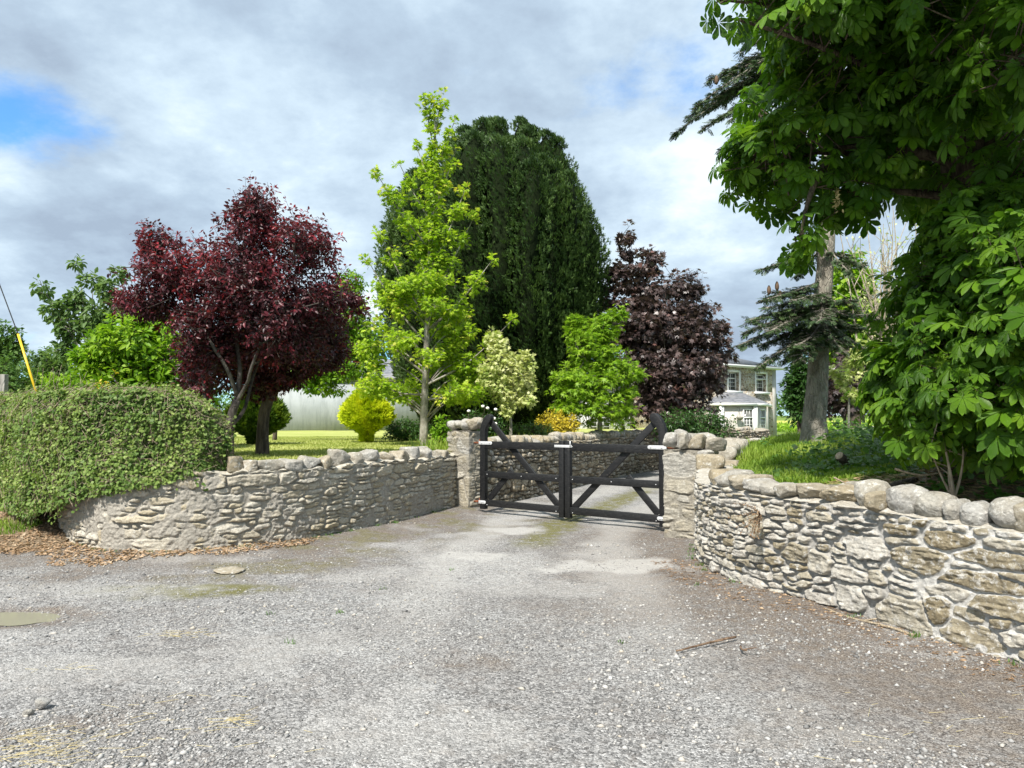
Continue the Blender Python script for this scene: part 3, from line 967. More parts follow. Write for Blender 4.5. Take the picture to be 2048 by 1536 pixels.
# ---- wall along the inside of the drive
path, ss = smooth_path(INNER_BASE, 0.03)
nrm = -left_normal(path)
IW_H = lambda s: np.interp(s, [0, 2, ss[-1]], [1.08, 1.1, 1.16]) + 0.02 * np.sin(np.asarray(s) * 1.9)
S = rubble_sites(ss[-1], 1.2, (0.06, 0.15), (1.0, 2.4), 37, [(1.3, 0.45, 0.4, 0.42, 0.3), (2.1, 0.62, 0.3, 0.26, 0.5)])
inner_wall = thing('rubble_wall', 'weathered rubble garden wall running up the drive seen through the gates', 'wall', (*path[len(path) // 3], 0))
masonry(path, ss, IW_H, 0.42, nrm, S, 0.016, depth=0.075, gap=0.002, rnd=0.016, warp=0.03, seed=37, fill=-0.1, jl=lambda s, z: 0.3 + 0 * s).build('masonry', M_STONE_INNER, inner_wall, smooth=True)
r = np.random.default_rng(15)
s = 0.25
k = 0
while s < ss[-1] - 6.0 and k < 95:
    w, h = r.uniform(0.13, 0.30), r.uniform(0.14, 0.24)
    coping(inner_wall, path, ss, nrm, s, float(IW_H(s)) + h * 0.34, w * 1.2, h * 1.15, 0.4, 500 + k, 0.15, r.uniform(0, 0.8), back=0.18, tiltd=14, sub=2)
    s += w
    k += 1

# ---- wall on the other side of the drive, behind the grass bank
path, ss = smooth_path(RINNER_BASE, 0.03)
nrm = left_normal(path)
KW_H = lambda s: np.interp(s, [0, 2.0, 5, ss[-1]], [1.02, 1.0, 1.02, 1.1])
S = rubble_sites(ss[-1], 1.2, (0.07, 0.15), (1.0, 2.4), 41)
far_wall = thing('rubble_wall', 'low rubble wall half hidden behind the grassy bank before the house', 'wall', (*path[len(path) // 3], 0))
masonry(path, ss, KW_H, 0.4, nrm, S, 0.03, depth=0.06, gap=0.004, rnd=0.025, warp=0.035, seed=41, fill=0.0).build('masonry', M_STONE_INNER, far_wall, smooth=True)
s, k = 0.5, 0
while s < ss[-1] - 1 and k < 60:
    w, h = r.uniform(0.18, 0.42), r.uniform(0.16, 0.36)
    coping(far_wall, path, ss, nrm, s, float(KW_H(s)) + h * 0.36, w * 1.2, h * 1.15, 0.42, 600 + k, 0.25, r.uniform(0.1, 0.8), back=0.18, tiltd=16, sub=2)
    s += w * 1.02
    k += 1

# ---- gate piers
GU = np.array([0.783, -0.622])         # along the gates, left to right
GN = np.array([-0.622, -0.783])        # towards the road


def pier(corner, a, b, wa, wb, H, seed, bigs, label, caps, M):
    """square pier; corner nearest the camera, side a (facing the road), side b"""
    c = np.asarray(corner, float)
    A, B = np.asarray(a, float), np.asarray(b, float)
    c4 = [c + B * wb, c, c + A * wa, c + A * wa + B * wb, c + B * wb]
    seg, s0 = [], [0]
    for i in range(4):
        n = int(np.linalg.norm(c4[i + 1] - c4[i]) / 0.01)
        seg.append(c4[i] + (c4[i + 1] - c4[i]) * np.linspace(0, 1, n, endpoint=False)[:, None])
    path = np.vstack(seg + [c4[-1][None]])
    ss = np.concatenate([[0], np.cumsum(np.linalg.norm(np.diff(path, axis=0), axis=1))])
    ctr = np.mean(c4[:4], 0)
    nrm = np.zeros_like(path)
    for i in range(len(path)):
        d = path[i] - ctr
        x, y = d @ A / (wa / 2), d @ B / (wb / 2)
        nn = A * (np.sign(x) * max(0, abs(x) - 0.9) * 10) + B * (np.sign(y) * max(0, abs(y) - 0.9) * 10)
        nrm[i] = nn / max(np.linalg.norm(nn), 1e-6)
    S = rubble_sites(ss[-1], H, (0.06, 0.13), (1.6, 3.2), seed, bigs)
    t = thing('gate_pier', label, 'pier', (*ctr, 0))
    masonry(path, ss, lambda s: np.full(np.shape(s), H), 0.1, nrm, S, 0.009, depth=0.028, gap=0.004, rnd=0.016, warp=0.016, seed=seed, fill=0.3, closed=True,
            cover=lambda s, z: 0.8 * sstep(fbm(np.stack([s * 4, z * 4, 0 * s], 1), seed + 9, 4), 0.12, 0.35)).build('masonry', M, t, smooth=True)
    for k, (ua, ub, w, d, h, bl, val, dz) in enumerate(caps):
        p = c + A * wa * ua + B * wb * ub
        v, F = stone_blob((p[0], p[1], H + h * 0.40 + dz), (w, d, h), np.array([[A[0], A[1], 0.05], [B[0], B[1], 0], [0, 0, 1]]), seed * 10 + k, bl, 3)
        MB().add(v, tri=F, vat={'stone': np.full(len(v), val), 'mort': np.zeros(len(v))}).build('cap_stone', M_BOULDER, t, smooth=True)
    return t


w_ = 0.46
pier((-0.775, 13.0), (-GU), (-GN), 0.50, w_, 1.42, 51, [(w_ + 0.10, 1.17, 0.34, 0.28, 0.95), (w_ - 0.02, 0.42, 0.30, 0.42, 0.3), (w_ + 0.12, 0.30, 0.26, 0.5, 0.3), (w_ + 0.3, 0.28, 0.2, 0.46, 0.45), (w_ + 0.02, 0.85, 0.4, 0.2, 0.35), (w_ + 0.25, 0.62, 0.35, 0.1, 0.7)],
     'stone pier left of the black gates with round cobbles on its cap', 
     [(0.92, 0.25, 0.30, 0.3, 0.20, 0.8, 0.9, 0.0), (0.55, 0.1, 0.2, 0.22, 0.16, 0.9, 0.8, 0.04), (0.30, 0.25, 0.24, 0.3, 0.24, 0.85, 1.0, 0.0), (0.02, 0.3, 0.24, 0.3, 0.22, 0.2, 0.35, 0.02), (0.65, 0.7, 0.3, 0.26, 0.24, 0.8, 0.7, 0.0), (0.2, 0.75, 0.32, 0.3, 0.26, 0.5, 0.5, 0.02)], M_STONE_PIER)
pier((2.07, 9.90), GU, (-GN), 0.50, 0.62, 1.22, 53, [(0.62 + 0.24, 1.03, 0.50, 0.30, 0.85), (0.62 + 0.2, 0.72, 0.5, 0.16, 0.5), (0.62 + 0.05, 0.07, 0.16, 0.16, 0.2), (0.62 + 0.3, 0.20, 0.35, 0.13, 0.45), (0.35, 1.0, 0.4, 0.3, 0.8)],
     'taller squared pier right of the gates capped with jagged pale rubble', 
     [(0.14, 0.1, 0.26, 0.3, 0.26, 0.2, 0.85, 0.0), (0.45, 0.25, 0.26, 0.3, 0.30, 0.1, 0.8, 0.0), (0.62, -0.02, 0.16, 0.22, 0.27, 0.0, 0.7, 0.0), (0.9, 0.15, 0.24, 0.3, 0.24, 0.1, 0.35, 0.0), (0.25, 0.7, 0.4, 0.3, 0.24, 0.15, 0.6, 0.0), (0.8, 0.7, 0.36, 0.3, 0.24, 0.15, 0.7, 0.0), (1.20, 0.35, 0.34, 0.3, 0.22, 0.05, 0.55, -0.02), (1.18, 0.05, 0.24, 0.2, 0.1, 0.3, 0.8, -0.09)], M_STONE_PIER)
# ------------------------------------------------------------------ the gates
def make_black_wood():
    m, nt = mat('black_stained_wood')
    co = obj_co(nt)
    n = nt.noise(nt.vmath('MULTIPLY', co, (3, 3, 12)), 5.0, 6, 0.7)
    n2 = nt.noise(co, 30.0, 5, 0.7)
    c = nt.mix(nt.smooth(n, 0.35, 0.7), (0.007, 0.0078, 0.009), (0.020, 0.020, 0.021))
    c = nt.mix(nt.math('MULTIPLY', nt.smooth(n2, 0.60, 0.70), 0.5), c, (0.10, 0.09, 0.075))
    out(nt, bsdf(nt, c, nt.math('ADD', 0.42, nt.math('MULTIPLY', n, 0.25)), 0.35, bump(nt, n, 0.5, 0.006)))
    return m


M_BLACK = make_black_wood()
M_GALV = plain_mat('galvanised_steel', (0.62, 0.63, 0.64), 0.5, 0.5, 0.12, 40, metal=0.25)
M_RUST = plain_mat('rusty_iron', (0.17, 0.06, 0.03), 0.9, 0.2, 0.4, 30)
GA, GB = np.array([-0.487, 12.6]), np.array([2.18, 10.48])
GLEN = np.linalg.norm(GB - GA)
N3 = np.array([GN[0], GN[1], 0])


def gate_leaf(mirror, label, latch):
    half = GLEN / 2 - 0.012
    t = thing('gate', label, 'gate', (*(GB if mirror else GA), 0), 'pair of black timber gates')
    if mirror:
        O, U = np.array([GB[0], GB[1], 0]), np.array([-GU[0], -GU[1], 0])
    else:
        O, U = np.array([GA[0], GA[1], 0]), np.array([GU[0], GU[1], 0])

    def pb(name, pts, w0, w1, m=M_BLACK, bv=0.006):
        return bevel(MB().prism(pts, w0, w1, O, U, N3).build(name, m, t), bv)

    def bar(p0, p1, w):
        p0, p1 = np.array(p0), np.array(p1)
        d = (p1 - p0) / np.linalg.norm(p1 - p0)
        n = np.array([-d[1], d[0]]) * w / 2
        return [p0 - n, p1 - n, p1 + n, p0 + n]
    # swan-necked hinge post
    pb('hinge_post', [(-0.055, 0.07), (0.055, 0.07), (0.055, 1.41), (0.072, 1.465), (0.115, 1.52), (0.168, 1.575), (0.195, 1.625), (0.188, 1.672), (0.152, 1.70), (0.108, 1.698), (0.058, 1.662), (0.012, 1.605), (-0.028, 1.53), (-0.051, 1.45), (-0.055, 1.39)], -0.045, 0.045)
    pb('meeting_post', [(half - 0.095, 0.06), (half, 0.06), (half, 1.27), (half - 0.095, 1.27)], -0.04, 0.04)
    x0, x1 = 0.0552, half - 0.0952
    pb('top_rail', [(x0, 1.115), (x1, 1.115), (x1, 1.235), (x0, 1.235)], -0.012, 0.038)
    pb('middle_rail', [(x0, 0.615), (x1, 0.615), (x1, 0.725), (x0, 0.725)], -0.012, 0.036)
    pb('bottom_rail', [(x0, 0.125), (x1, 0.125), (x1, 0.235), (x0, 0.235)], -0.012, 0.036)
    pb('brace', bar((0.15, 1.55), (x1 - 0.01, 0.20), 0.105), -0.046, -0.0125)
    pb('brace', bar((0.10, 0.24), (0.60, 0.76), 0.10), -0.046, -0.0125)
    for z, l in ((1.205, 0.26), (0.19, 0.12)):
        h = bevel(MB().prism([(-0.075, z - 0.028), (l - 0.055, z - 0.028), (l - 0.035, z - 0.012), (l - 0.035, z + 0.012), (l - 0.055, z + 0.028), (-0.075, z + 0.028)], 0.0465, 0.053, O, U, N3).build('strap_hinge', M_GALV, t), 0.002)
        for u in (0.0, l - 0.085):
            c = O + U * u + np.array([0, 0, z]) + N3 * 0.055
            MB().tube([c - N3 * 0.004, c + N3 * 0.008], [0.011, 0.009], 8).build('bolt', M_GALV, h)
        p = MB()
        c = O + U * -0.09 + np.array([0, 0, z])
        p.tube([c + np.array([0, 0, -0.06]), c + np.array([0, 0, 0.06])], 0.014, 8)
        p.box(c - U * 0.05, (0.1, 0.1, 0.03), np.array([U, N3, [0, 0, 1]]).T)
        p.build('hinge_pin', M_RUST, t)
    for (u, z) in ((x0 + 0.05, 0.67), (x1 - 0.05, 0.67), (x0 + 0.05, 0.15), (x1 - 0.05, 0.15), (x1 - 0.05, 1.18), (half * 0.5, 0.67)):
        c = O + U * u + np.array([0, 0, z]) + N3 * 0.037
        MB().tube([c - N3 * 0.004, c + N3 * 0.005], [0.008, 0.007], 8).build('bolt', M_GALV, t)
    if latch:
        l = bevel(MB().prism([(half - 0.17, 1.165), (half + 0.16, 1.165), (half + 0.16, 1.205), (half - 0.17, 1.205)], 0.0415, 0.048, O, U, N3).build('latch', M_GALV, t), 0.002)
        k = MB()
        a = O + U * (half + 0.14) + N3 * 0.055
        k.tube([a + np.array([0, 0, 1.175]), a + np.array([0, 0, 1.27])], 0.009, 8)
        k.build('latch_handle', M_GALV, l)
    return t


gate_leaf(False, 'black timber gate leaf with the sliding latch, hung from the cobble-topped pier', True)
gate_leaf(True, 'black timber gate leaf hung from the squared pier with jagged cap', False)

# ------------------------------------------------------------------ house with sunroom porch
def make_house_stone():
    m, nt = mat('house_rubble_facing')
    co = obj_co(nt)
    v1 = nt.n('ShaderNodeTexVoronoi', feature='F1', ins={'Vector': nt.vmath('MULTIPLY', co, (1, 1, 1.6)), 'Scale': 5.0})
    ve = nt.n('ShaderNodeTexVoronoi', feature='DISTANCE_TO_EDGE', ins={'Vector': nt.vmath('MULTIPLY', co, (1, 1, 1.6)), 'Scale': 5.0})
    g = nt.n('ShaderNodeSeparateColor', ins={0: v1.outputs['Color']}).outputs[0]
    c = nt.ramp(g, [(0.1, (0.22, 0.16, 0.10)), (0.4, (0.36, 0.29, 0.20)), (0.7, (0.47, 0.42, 0.33)), (0.95, (0.33, 0.29, 0.25))])
    c = nt.mix(nt.smooth(ve.outputs['Distance'], 0.10, 0.03), c, (0.55, 0.52, 0.46))
    out(nt, bsdf(nt, c, 0.9, 0.2, bump(nt, nt.smooth(ve.outputs['Distance'], 0.0, 0.15), 0.8, 0.04)))
    return m


def make_slate():
    m, nt = mat('slate_roof')
    co = obj_co(nt)
    z = nt.n('ShaderNodeSeparateXYZ', ins={0: co}).outputs[2]
    w = nt.math('FRACT', nt.math('MULTIPLY', z, 7.5))
    n = nt.noise(nt.vmath('MULTIPLY', co, (4, 4, 7.5)), 1.0, 3)
    n2 = nt.noise(co, 0.9, 4)
    c = nt.mix(nt.smooth(n, 0.35, 0.65), (0.13, 0.135, 0.15), (0.24, 0.24, 0.26))
    c = nt.mix(nt.math('MULTIPLY', nt.smooth(w, 0.2, 0.0), 0.6), c, (0.05, 0.05, 0.055))
    c = nt.mix(nt.math('MULTIPLY', nt.smooth(n2, 0.5, 0.7), 0.4), c, (0.33, 0.30, 0.26))
    out(nt, bsdf(nt, c, 0.55, 0.4, bump(nt, w, 0.6, 0.02)))
    return m


def make_glass():
    m, nt = mat('window_glass')
    co = obj_co(nt)
    n = nt.noise(nt.vmath('MULTIPLY', co, (6, 6, 0.4)), 1.3, 2)
    c = nt.mix(nt.smooth(n, 0.42, 0.58), (0.03, 0.035, 0.04), (0.20, 0.20, 0.19))
    out(nt, bsdf(nt, c, 0.08, 0.6))
    return m


M_HSTONE, M_SLATE, M_GLASS = make_house_stone(), make_slate(), make_glass()
M_WHITE = plain_mat('white_paint', (0.68, 0.68, 0.67), 0.45, 0.4, 0.03, 3)
M_CREAM = plain_mat('pale_render', (0.54, 0.51, 0.465), 0.9, 0.15, 0.05, 3)
M_QUOIN = plain_mat('dressed_quoin', (0.40, 0.385, 0.36), 0.9, 0.2, 0.15, 3, bumpd=0.02)
M_DARK = plain_mat('black_iron', (0.03, 0.03, 0.03), 0.6, 0.3, 0.1, 10)
HO, HU, HN = np.array([13.3, 46.4, 0.0]), np.array([0.808, 0.589, 0.0]), np.array([0.589, -0.808, 0.0])
UP = np.array([0, 0, 1.0])


def hbox(mb, t0, t1, w0, w1, z0, z1, O=HO, U=HU, N=HN, m=0):
    return mb.prism([(t0, z0), (t1, z0), (t1, z1), (t0, z1)], w0, w1, O, U, N, m=m)


def window(parent, O, U, N, t0, t1, z0, z1, bars=(2, 3), surround=0.14, depth=0.0, sill=True, open_top=False):
    """white window standing in an opening: surround, frame, pane, bars"""
    wv = MB()
    f = 0.07
    for a, b, c, d in ((t0, t0 + f, z0, z1), (t1 - f, t1, z0, z1), (t0 + f, t1 - f, z0, z0 + f), (t0 + f, t1 - f, z1 - f, z1)):
        hbox(wv, a, b, depth - 0.03, depth + 0.04, c, d, O, U, N)
    zm = z0 + (z1 - z0) * 0.68
    hbox(wv, t0 + f, t1 - f, depth - 0.03, depth + 0.05, zm - 0.035, zm + 0.035, O, U, N)
    w = wv.build('window', M_WHITE, parent)
    g = MB()
    hbox(g, t0 + f, t1 - f, depth - 0.025, depth - 0.012, z0 + f, z1 - f, O, U, N)
    g.build('pane', M_GLASS, w)
    b = MB()
    for i in range(1, bars[0] + 1):
        t = t0 + f + (t1 - t0 - 2 * f) * i / (bars[0] + 1)
        hbox(b, t - 0.014, t + 0.014, depth - 0.011, depth + 0.012, z0 + f, zm - 0.035, O, U, N)
        hbox(b, t - 0.014, t + 0.014, depth - 0.011, depth + 0.012, zm + 0.035, z1 - f, O, U, N)
    for i in range(1, bars[1] + 1):
        z = z0 + f + (zm - z0 - f) * i / (bars[1] + 1)
        hbox(b, t0 + f, t1 - f, depth - 0.010, depth + 0.010, z - 0.014, z + 0.014, O, U, N)
    b.build('glazing_bars', M_WHITE, w)
    if surround:
        s = MB()
        q = surround
        hbox(s, t0 - q, t0 - 0.002, depth - 0.02, 0.035, z0, z1 + q, O, U, N)
        hbox(s, t1 + 0.002, t1 + q, depth - 0.02, 0.035, z0, z1 + q, O, U, N)
        hbox(s, t0, t1, depth - 0.02, 0.034, z1 + 0.002, z1 + q, O, U, N)
        s.build('surround', M_WHITE, w)
    if sill:
        s = MB()
        hbox(s, t0 - 0.2, t1 + 0.2, depth - 0.03, 0.16, z0 - 0.16, z0 - 0.002, O, U, N)
        s.build('sill', M_WHITE, w)
    if open_top:
        s = MB()
        z = z1 - 0.05
        a = math.radians(35)
        d3 = N * math.sin(a) - UP * math.cos(a)
        o3 = O + N * (depth + 0.07) + UP * z
        ln = z1 - zm
        for (p0, p1, h0, h1) in ((t0 + 0.05, t0 + 0.11, 0, ln), (t1 - 0.11, t1 - 0.05, 0, ln), (t0 + 0.11, t1 - 0.11, 0, 0.06), (t0 + 0.11, t1 - 0.11, ln - 0.06, ln)):
            s.prism([(p0, h0), (p1, h0), (p1, h1), (p0, h1)], 0, 0.04, o3, U, np.cross(U, d3), d3)
        s.build('open_sash', M_WHITE, w)
    return w


house = thing('house', 'two-storey stone house with white windows and a slate-roofed pale sunroom', 'house', HO)
EAVE = 5.05
openings = [(3.85, 4.95, 3.5, 4.72), (0.9, 2.0, 3.5, 4.72), (-2.6, -1.5, 3.5, 4.72)]
# front wall built round its window openings
mb = MB()
ts = sorted({-4.2, 6.1} | {a for o in openings for a in o[:2]})
zs = [-0.1, 3.5, 4.72, EAVE]
for a, b in zip(ts[:-1], ts[1:]):
    for c, d in zip(zs[:-1], zs[1:]):
        if any(o[0] - 0.01 <= a and b <= o[1] + 0.01 and c >= o[2] - 0.01 and d <= o[3] + 0.01 for o in openings):
            hbox(mb, a, b, -0.45, -0.32, c, d)
        else:
            hbox(mb, a, b, -0.45, 0, c, d)
hbox(mb, -4.2, 6.1, -7.5, -0.4502, -0.1, EAVE)
mb.build('wall', M_HSTONE, house)
q = MB()
hbox(q, 5.66, 6.104, -0.3, 0.004, -0.05, EAVE - 0.01)
q.build('quoins', M_QUOIN, house)
e = MB()
hbox(e, -4.55, 6.5, -7.8, 0.36, EAVE + 0.002, EAVE + 0.10)
e.build('soffit', M_WHITE, house)
e = MB()
hbox(e, -4.55, 6.52, 0.362, 0.47, EAVE + 0.02, EAVE + 0.14)
e.build('gutter', M_WHITE, house)


def hp(t, w, z):
    return HO + HU * t + HN * w + UP * z


rf = MB()
z0 = EAVE + 0.13
A, B, C, D = hp(-4.6, 0.4, z0), hp(6.5, 0.4, z0), hp(6.5, -7.9, z0), hp(-4.6, -7.9, z0)
R1, R2 = hp(-1.0, -3.75, z0 + 1.35), hp(2.6, -3.75, z0 + 1.35)
rf.add([A, B, C, D, R1, R2], quad=[[0, 1, 5, 4], [2, 3, 4, 5]], tri=[[1, 2, 5], [3, 0, 4]], poly=[[3, 2, 1, 0]])
roof = rf.build('roof', M_SLATE, house)
ch = MB()
hbox(ch, -0.2, 0.9, -4.2, -3.3, z0 + 1.0, z0 + 2.4)
hbox(ch, -0.28, 0.98, -4.28, -3.22, z0 + 2.402, z0 + 2.55)
ch.build('chimney', M_CREAM, roof)
ae = MB()
a0 = hp(0.35, -3.75, z0 + 2.4)
ae.tube([a0, a0 + UP * 2.0], 0.02, 6)
for z, l in ((1.9, 0.5), (1.6, 0.6), (1.3, 0.3)):
    ae.tube([a0 + UP * z - HU * l * 0.5, a0 + UP * z + HU * l * 0.5], 0.012, 5)
ae.build('aerial', M_DARK, roof)
for i, o in enumerate(openings):
    window(house, HO, HU, HN, *o, bars=(1, 2), depth=-0.26, open_top=(i == 0))
# sunroom
PA, PB, PC, PD = P(1443, 840, 44.2) * [1, 1, 0], P(1510, 840, 44.7) * [1, 1, 0], P(1533, 840, 46.6) * [1, 1, 0], hp(5.2, 0, 0)
PZ = P(1412, 840, 46.0) * [1, 1, 0]
PH = 2.55
sun_room = MB()
for a, b in ((PZ, PA), (PA, PB), (PB, PC), (PC, PD)):
    u = norm(b - a)
    n = np.array([u[1], -u[0], 0])
    sun_room.prism([(0.0, -0.1), (np.linalg.norm(b - a), -0.1), (np.linalg.norm(b - a), PH), (0.0, PH)], -0.22, 0, a, u, n)
sun_room.build('sunroom_wall', M_CREAM, house)
fas = MB()
for a, b in ((PZ, PA), (PA, PB), (PB, PC), (PC, PD)):
    u = norm(b - a)
    n = np.array([u[1], -u[0], 0])
    L = np.linalg.norm(b - a)
    fas.prism([(-0.1, PH - 0.08), (L + 0.1, PH - 0.08), (L + 0.1, PH + 0.10), (-0.1, PH + 0.10)], 0.02, 0.22, a, u, n)
fas.build('sunroom_gutter', M_WHITE, house)
for p in (PA, PB):
    MB().box(p + UP * (PH / 2 - 0.06), (0.26, 0.26, PH - 0.1), None).build('corner_post', M_WHITE, house)
ap = hp(0.2, 0.02, 3.42)
ap2 = hp(2.2, 0.02, 3.42)
ring = [p + norm(p - hp(2.5, 0.5, 0)) * 0.22 + UP * (PH + 0.12) for p in (PZ, PA, PB, PC)] + [hp(5.4, 0.02, PH + 0.12)]
sr = MB().add(ring + [ap, ap2, hp(-1.5, 0.02, PH + 0.12)], tri=[[0, 1, 5], [1, 6, 5], [1, 2, 6], [2, 3, 6], [3, 4, 6], [7, 0, 5]])
sr.build('sunroom_roof', M_SLATE, house)
for a, b, lo, hi, zl, zh in ((PA, PB, 0.63, 0.94, 0.62, 2.28), (PB, PC, 0.35, 0.82, 0.62, 2.28), (PZ, PA, 0.2, 0.85, 0.62, 2.28)):
    u = norm(b - a)
    n = np.array([u[1], -u[0], 0])
    L = np.linalg.norm(b - a)
    window(house, a, u, n, L * lo, L * hi, zl, zh, bars=(2, 4), surround=0.0, depth=0.03, sill=True)

# hanging basket on the sunroom
M_BASKET = plain_mat('wire_basket', (0.25, 0.24, 0.2), 0.8)
u = norm(PB - PA)
n = np.array([u[1], -u[0], 0])
bc = PA + u * np.linalg.norm(PB - PA) * 0.47 + n * 0.30 + UP * 1.80
hb = thing('hanging_basket', 'round hanging basket of white flowers on the sunroom wall', 'basket', bc)
th = np.linspace(0, math.pi / 2, 6)
b = MB()
b.tube([bc - UP * 0.22 * math.cos(t) for t in th], [0.22 * math.sin(t) + 0.005 for t in th], 14)
b.build('bowl', M_BASKET, hb)
b = MB()
for k in range(3):
    a = k * 2.1
    b.tube([bc + np.array([0.2 * math.cos(a), 0.2 * math.sin(a), 0]), bc + UP * 0.5], 0.008, 4)
b.tube([bc + UP * 0.5, bc + UP * 0.56, bc - n * 0.28 + UP * 0.56], 0.012, 5)
b.build('hanger', M_DARK, hb)

# ------------------------------------------------------------------ outbuildings seen between the trees
def make_grey_render():
    m, nt = mat('streaked_grey_render')
    co = obj_co(nt)
    n1 = nt.noise(nt.vmath('MULTIPLY', co, (6, 6, 0.7)), 1.2, 6, 0.75)
    n2 = nt.noise(co, 0.8, 5, 0.6)
    z = nt.n('ShaderNodeSeparateXYZ', ins={0: co}).outputs[2]
    c = nt.mix(nt.smooth(n2, 0.35, 0.65), (0.285, 0.31, 0.325), (0.345, 0.37, 0.39))
    wet = nt.smooth(n1, 0.46, 0.62)
    c = nt.mix(nt.math('MULTIPLY', wet, 0.35), c, (0.17, 0.19, 0.19))
    out(nt, bsdf(nt, c, 0.9, 0.15))
    return m


M_GREY = make_grey_render()
X_, Y_, Z_ = np.array([1.0, 0, 0]), np.array([0, 1.0, 0]), UP
shed = thing('outbuilding', 'long pale grey rendered shed behind the golden conifer', 'shed', (-8, 39, 1.05))
so = np.array([-13.0, 36.0, 1.05])
sn = np.array([0.06, -0.998, 0])
su = np.array([0.998, 0.06, 0])
MB().prism([(0, -0.3), (9.2, -0.3), (9.2, 2.62), (0, 2.62)], -7, 0, so, su, sn).build('wall', M_GREY, shed)
ov = so + su * -0.15
r4 = [ov + UP * 2.63 + sn * 0.2, ov + su * 9.5 + UP * 2.63 + sn * 0.2, ov + su * 9.5 + UP * 3.9 - sn * 3.5, ov + UP * 3.9 - sn * 3.5, ov + su * 9.5 + UP * 2.63 - sn * 7.2, ov + UP * 2.63 - sn * 7.2]
MB().add(r4, quad=[[0, 1, 2, 3], [3, 2, 4, 5]], tri=[]).add([r4[0], r4[3], r4[5], r4[1], r4[4], r4[2]], tri=[[0, 1, 2], [3, 4, 5]]).build('roof', M_SLATE, shed)
MB().prism([(-0.1, 2.5), (9.35, 2.5), (9.35, 2.625), (-0.1, 2.625)], 0.005, 0.12, so, su, sn).build('gutter', M_QUOIN, shed)

cot = thing('outbuilding', 'low stone outhouse with a slate roof between the variegated and green maples', 'outhouse', (2.0, 40, 1.0))
co_ = P(1034, 840, 38) * [1, 1, 0] + UP * 1.0
MB().prism([(0, -0.3), (2.15, -0.3), (2.15, 1.25), (0, 1.25)], -3.0, 0, co_, X_, -Y_).build('wall', M_HSTONE, cot)
rr_ = [co_ + np.array([-0.2, -0.2, 1.2]), co_ + np.array([2.25, -0.2, 1.2]), co_ + np.array([2.25, 1.5, 2.3]), co_ + np.array([-0.2, 1.5, 2.3]), co_ + np.array([2.25, 3.2, 1.2]), co_ + np.array([-0.2, 3.2, 1.2])]
MB().add(rr_, quad=[[0, 1, 2, 3], [3, 2, 4, 5]], tri=[[0, 3, 5], [1, 4, 2]]).build('roof', M_SLATE, cot)
ann = thing('cottage', 'small white cottage mostly hidden by the bright green maple', 'cottage', (4.5, 43, 0.5))
ao = P(1097, 840, 41) * [1, 1, 0]
MB().prism([(0, -0.3), (4.6, -0.3), (4.6, 3.35), (0, 3.35)], -4.0, 0, ao, X_, -Y_).build('wall', M_WHITE, ann)
rr_ = [ao + np.array([-0.2, -0.25, 3.36]), ao + np.array([4.8, -0.25, 3.36]), ao + np.array([4.0, 2.0, 4.3]), ao + np.array([0.6, 2.0, 4.3]), ao + np.array([4.8, 4.25, 3.36]), ao + np.array([-0.2, 4.25, 3.36])]
MB().add(rr_, quad=[[0, 1, 2, 3], [3, 2, 4, 5]], tri=[[0, 3, 5], [1, 4, 2]], poly=[[5, 4, 1, 0]]).build('roof', M_SLATE, ann)
window(ann, ao, X_, -Y_, 2.3, 3.5, 0.9, 2.1, bars=(2, 2), surround=0.15, depth=0.02)

# ------------------------------------------------------------------ wire stay of a pole, old post, disc stone, sticks
M_YELLOW = plain_mat('yellow_plastic', (0.75, 0.50, 0.02), 0.4, 0.4, 0.05)
w0, w1, w2 = P(-60, 410, 17), P(36, 668, 17), P(74, 790, 17)
stay = thing('guy_wire', 'thin dark pole stay with a yellow guard rising from the hedge', 'guy wire', w2)
MB().tube([w0 + (w0 - w1) * 0.6, w0, w1, w2], 0.012, 6).build('wire', M_DARK, stay)
MB().tube([w1, w2 + (w2 - w1) * 0.4], 0.026, 10).build('guard', M_YELLOW, stay)
M_GREYWOOD = bark_mat('weathered_timber', (0.20, 0.19, 0.17), (0.36, 0.34, 0.31), 8, 0.15)
pc = P(4, 790, 13.4)
post = MB()
post.box((pc[0], pc[1], (pc[2] + 0.38) / 2 + 0.1), (0.15, 0.12, pc[2] + 0.18))
tag(bevel(post.build('fence_post', M_GREYWOOD), 0.01), 'weathered grey timber post standing behind the clipped hedge', 'post')

dc = G(460, 1143)
v, F = stone_blob((dc[0], dc[1], 0.012), (0.36, 0.34, 0.05), None, 901, 0.5, 3)
tag(MB().add(v, tri=F, vat={'stone': np.full(len(v), 0.3), 'mort': np.zeros(len(v))}).build('flat_stone', M_BOULDER, smooth=True), 'flat round sandy stone lying before the lime-smeared wall', 'stone')
v, F = stone_blob((*G(85, 1418)[:2], 0.03), (0.085, 0.07, 0.06), None, 902, 0.0, 2)
tag(MB().add(v, tri=F, vat={'stone': np.full(len(v), 1.0), 'mort': np.zeros(len(v))}).build('loose_stone', M_BOULDER, smooth=True), 'larger pale angular stone of two near the hay wisps', 'stone')
v, F = stone_blob((*G(58, 1432)[:2], 0.02), (0.06, 0.05, 0.05), None, 903, 0.0, 2)
tag(MB().add(v, tri=F, vat={'stone': np.full(len(v), 0.8), 'mort': np.zeros(len(v))}).build('loose_stone', M_BOULDER, smooth=True), 'smaller grey angular stone of two near the hay wisps', 'stone')

M_TWIG = bark_mat('dead_twig', (0.16, 0.10, 0.065), (0.30, 0.21, 0.14), 30, 0.5)
M_TWIGPALE = bark_mat('pale_dead_stick', (0.36, 0.28, 0.19), (0.5, 0.42, 0.3), 30, 0.5)


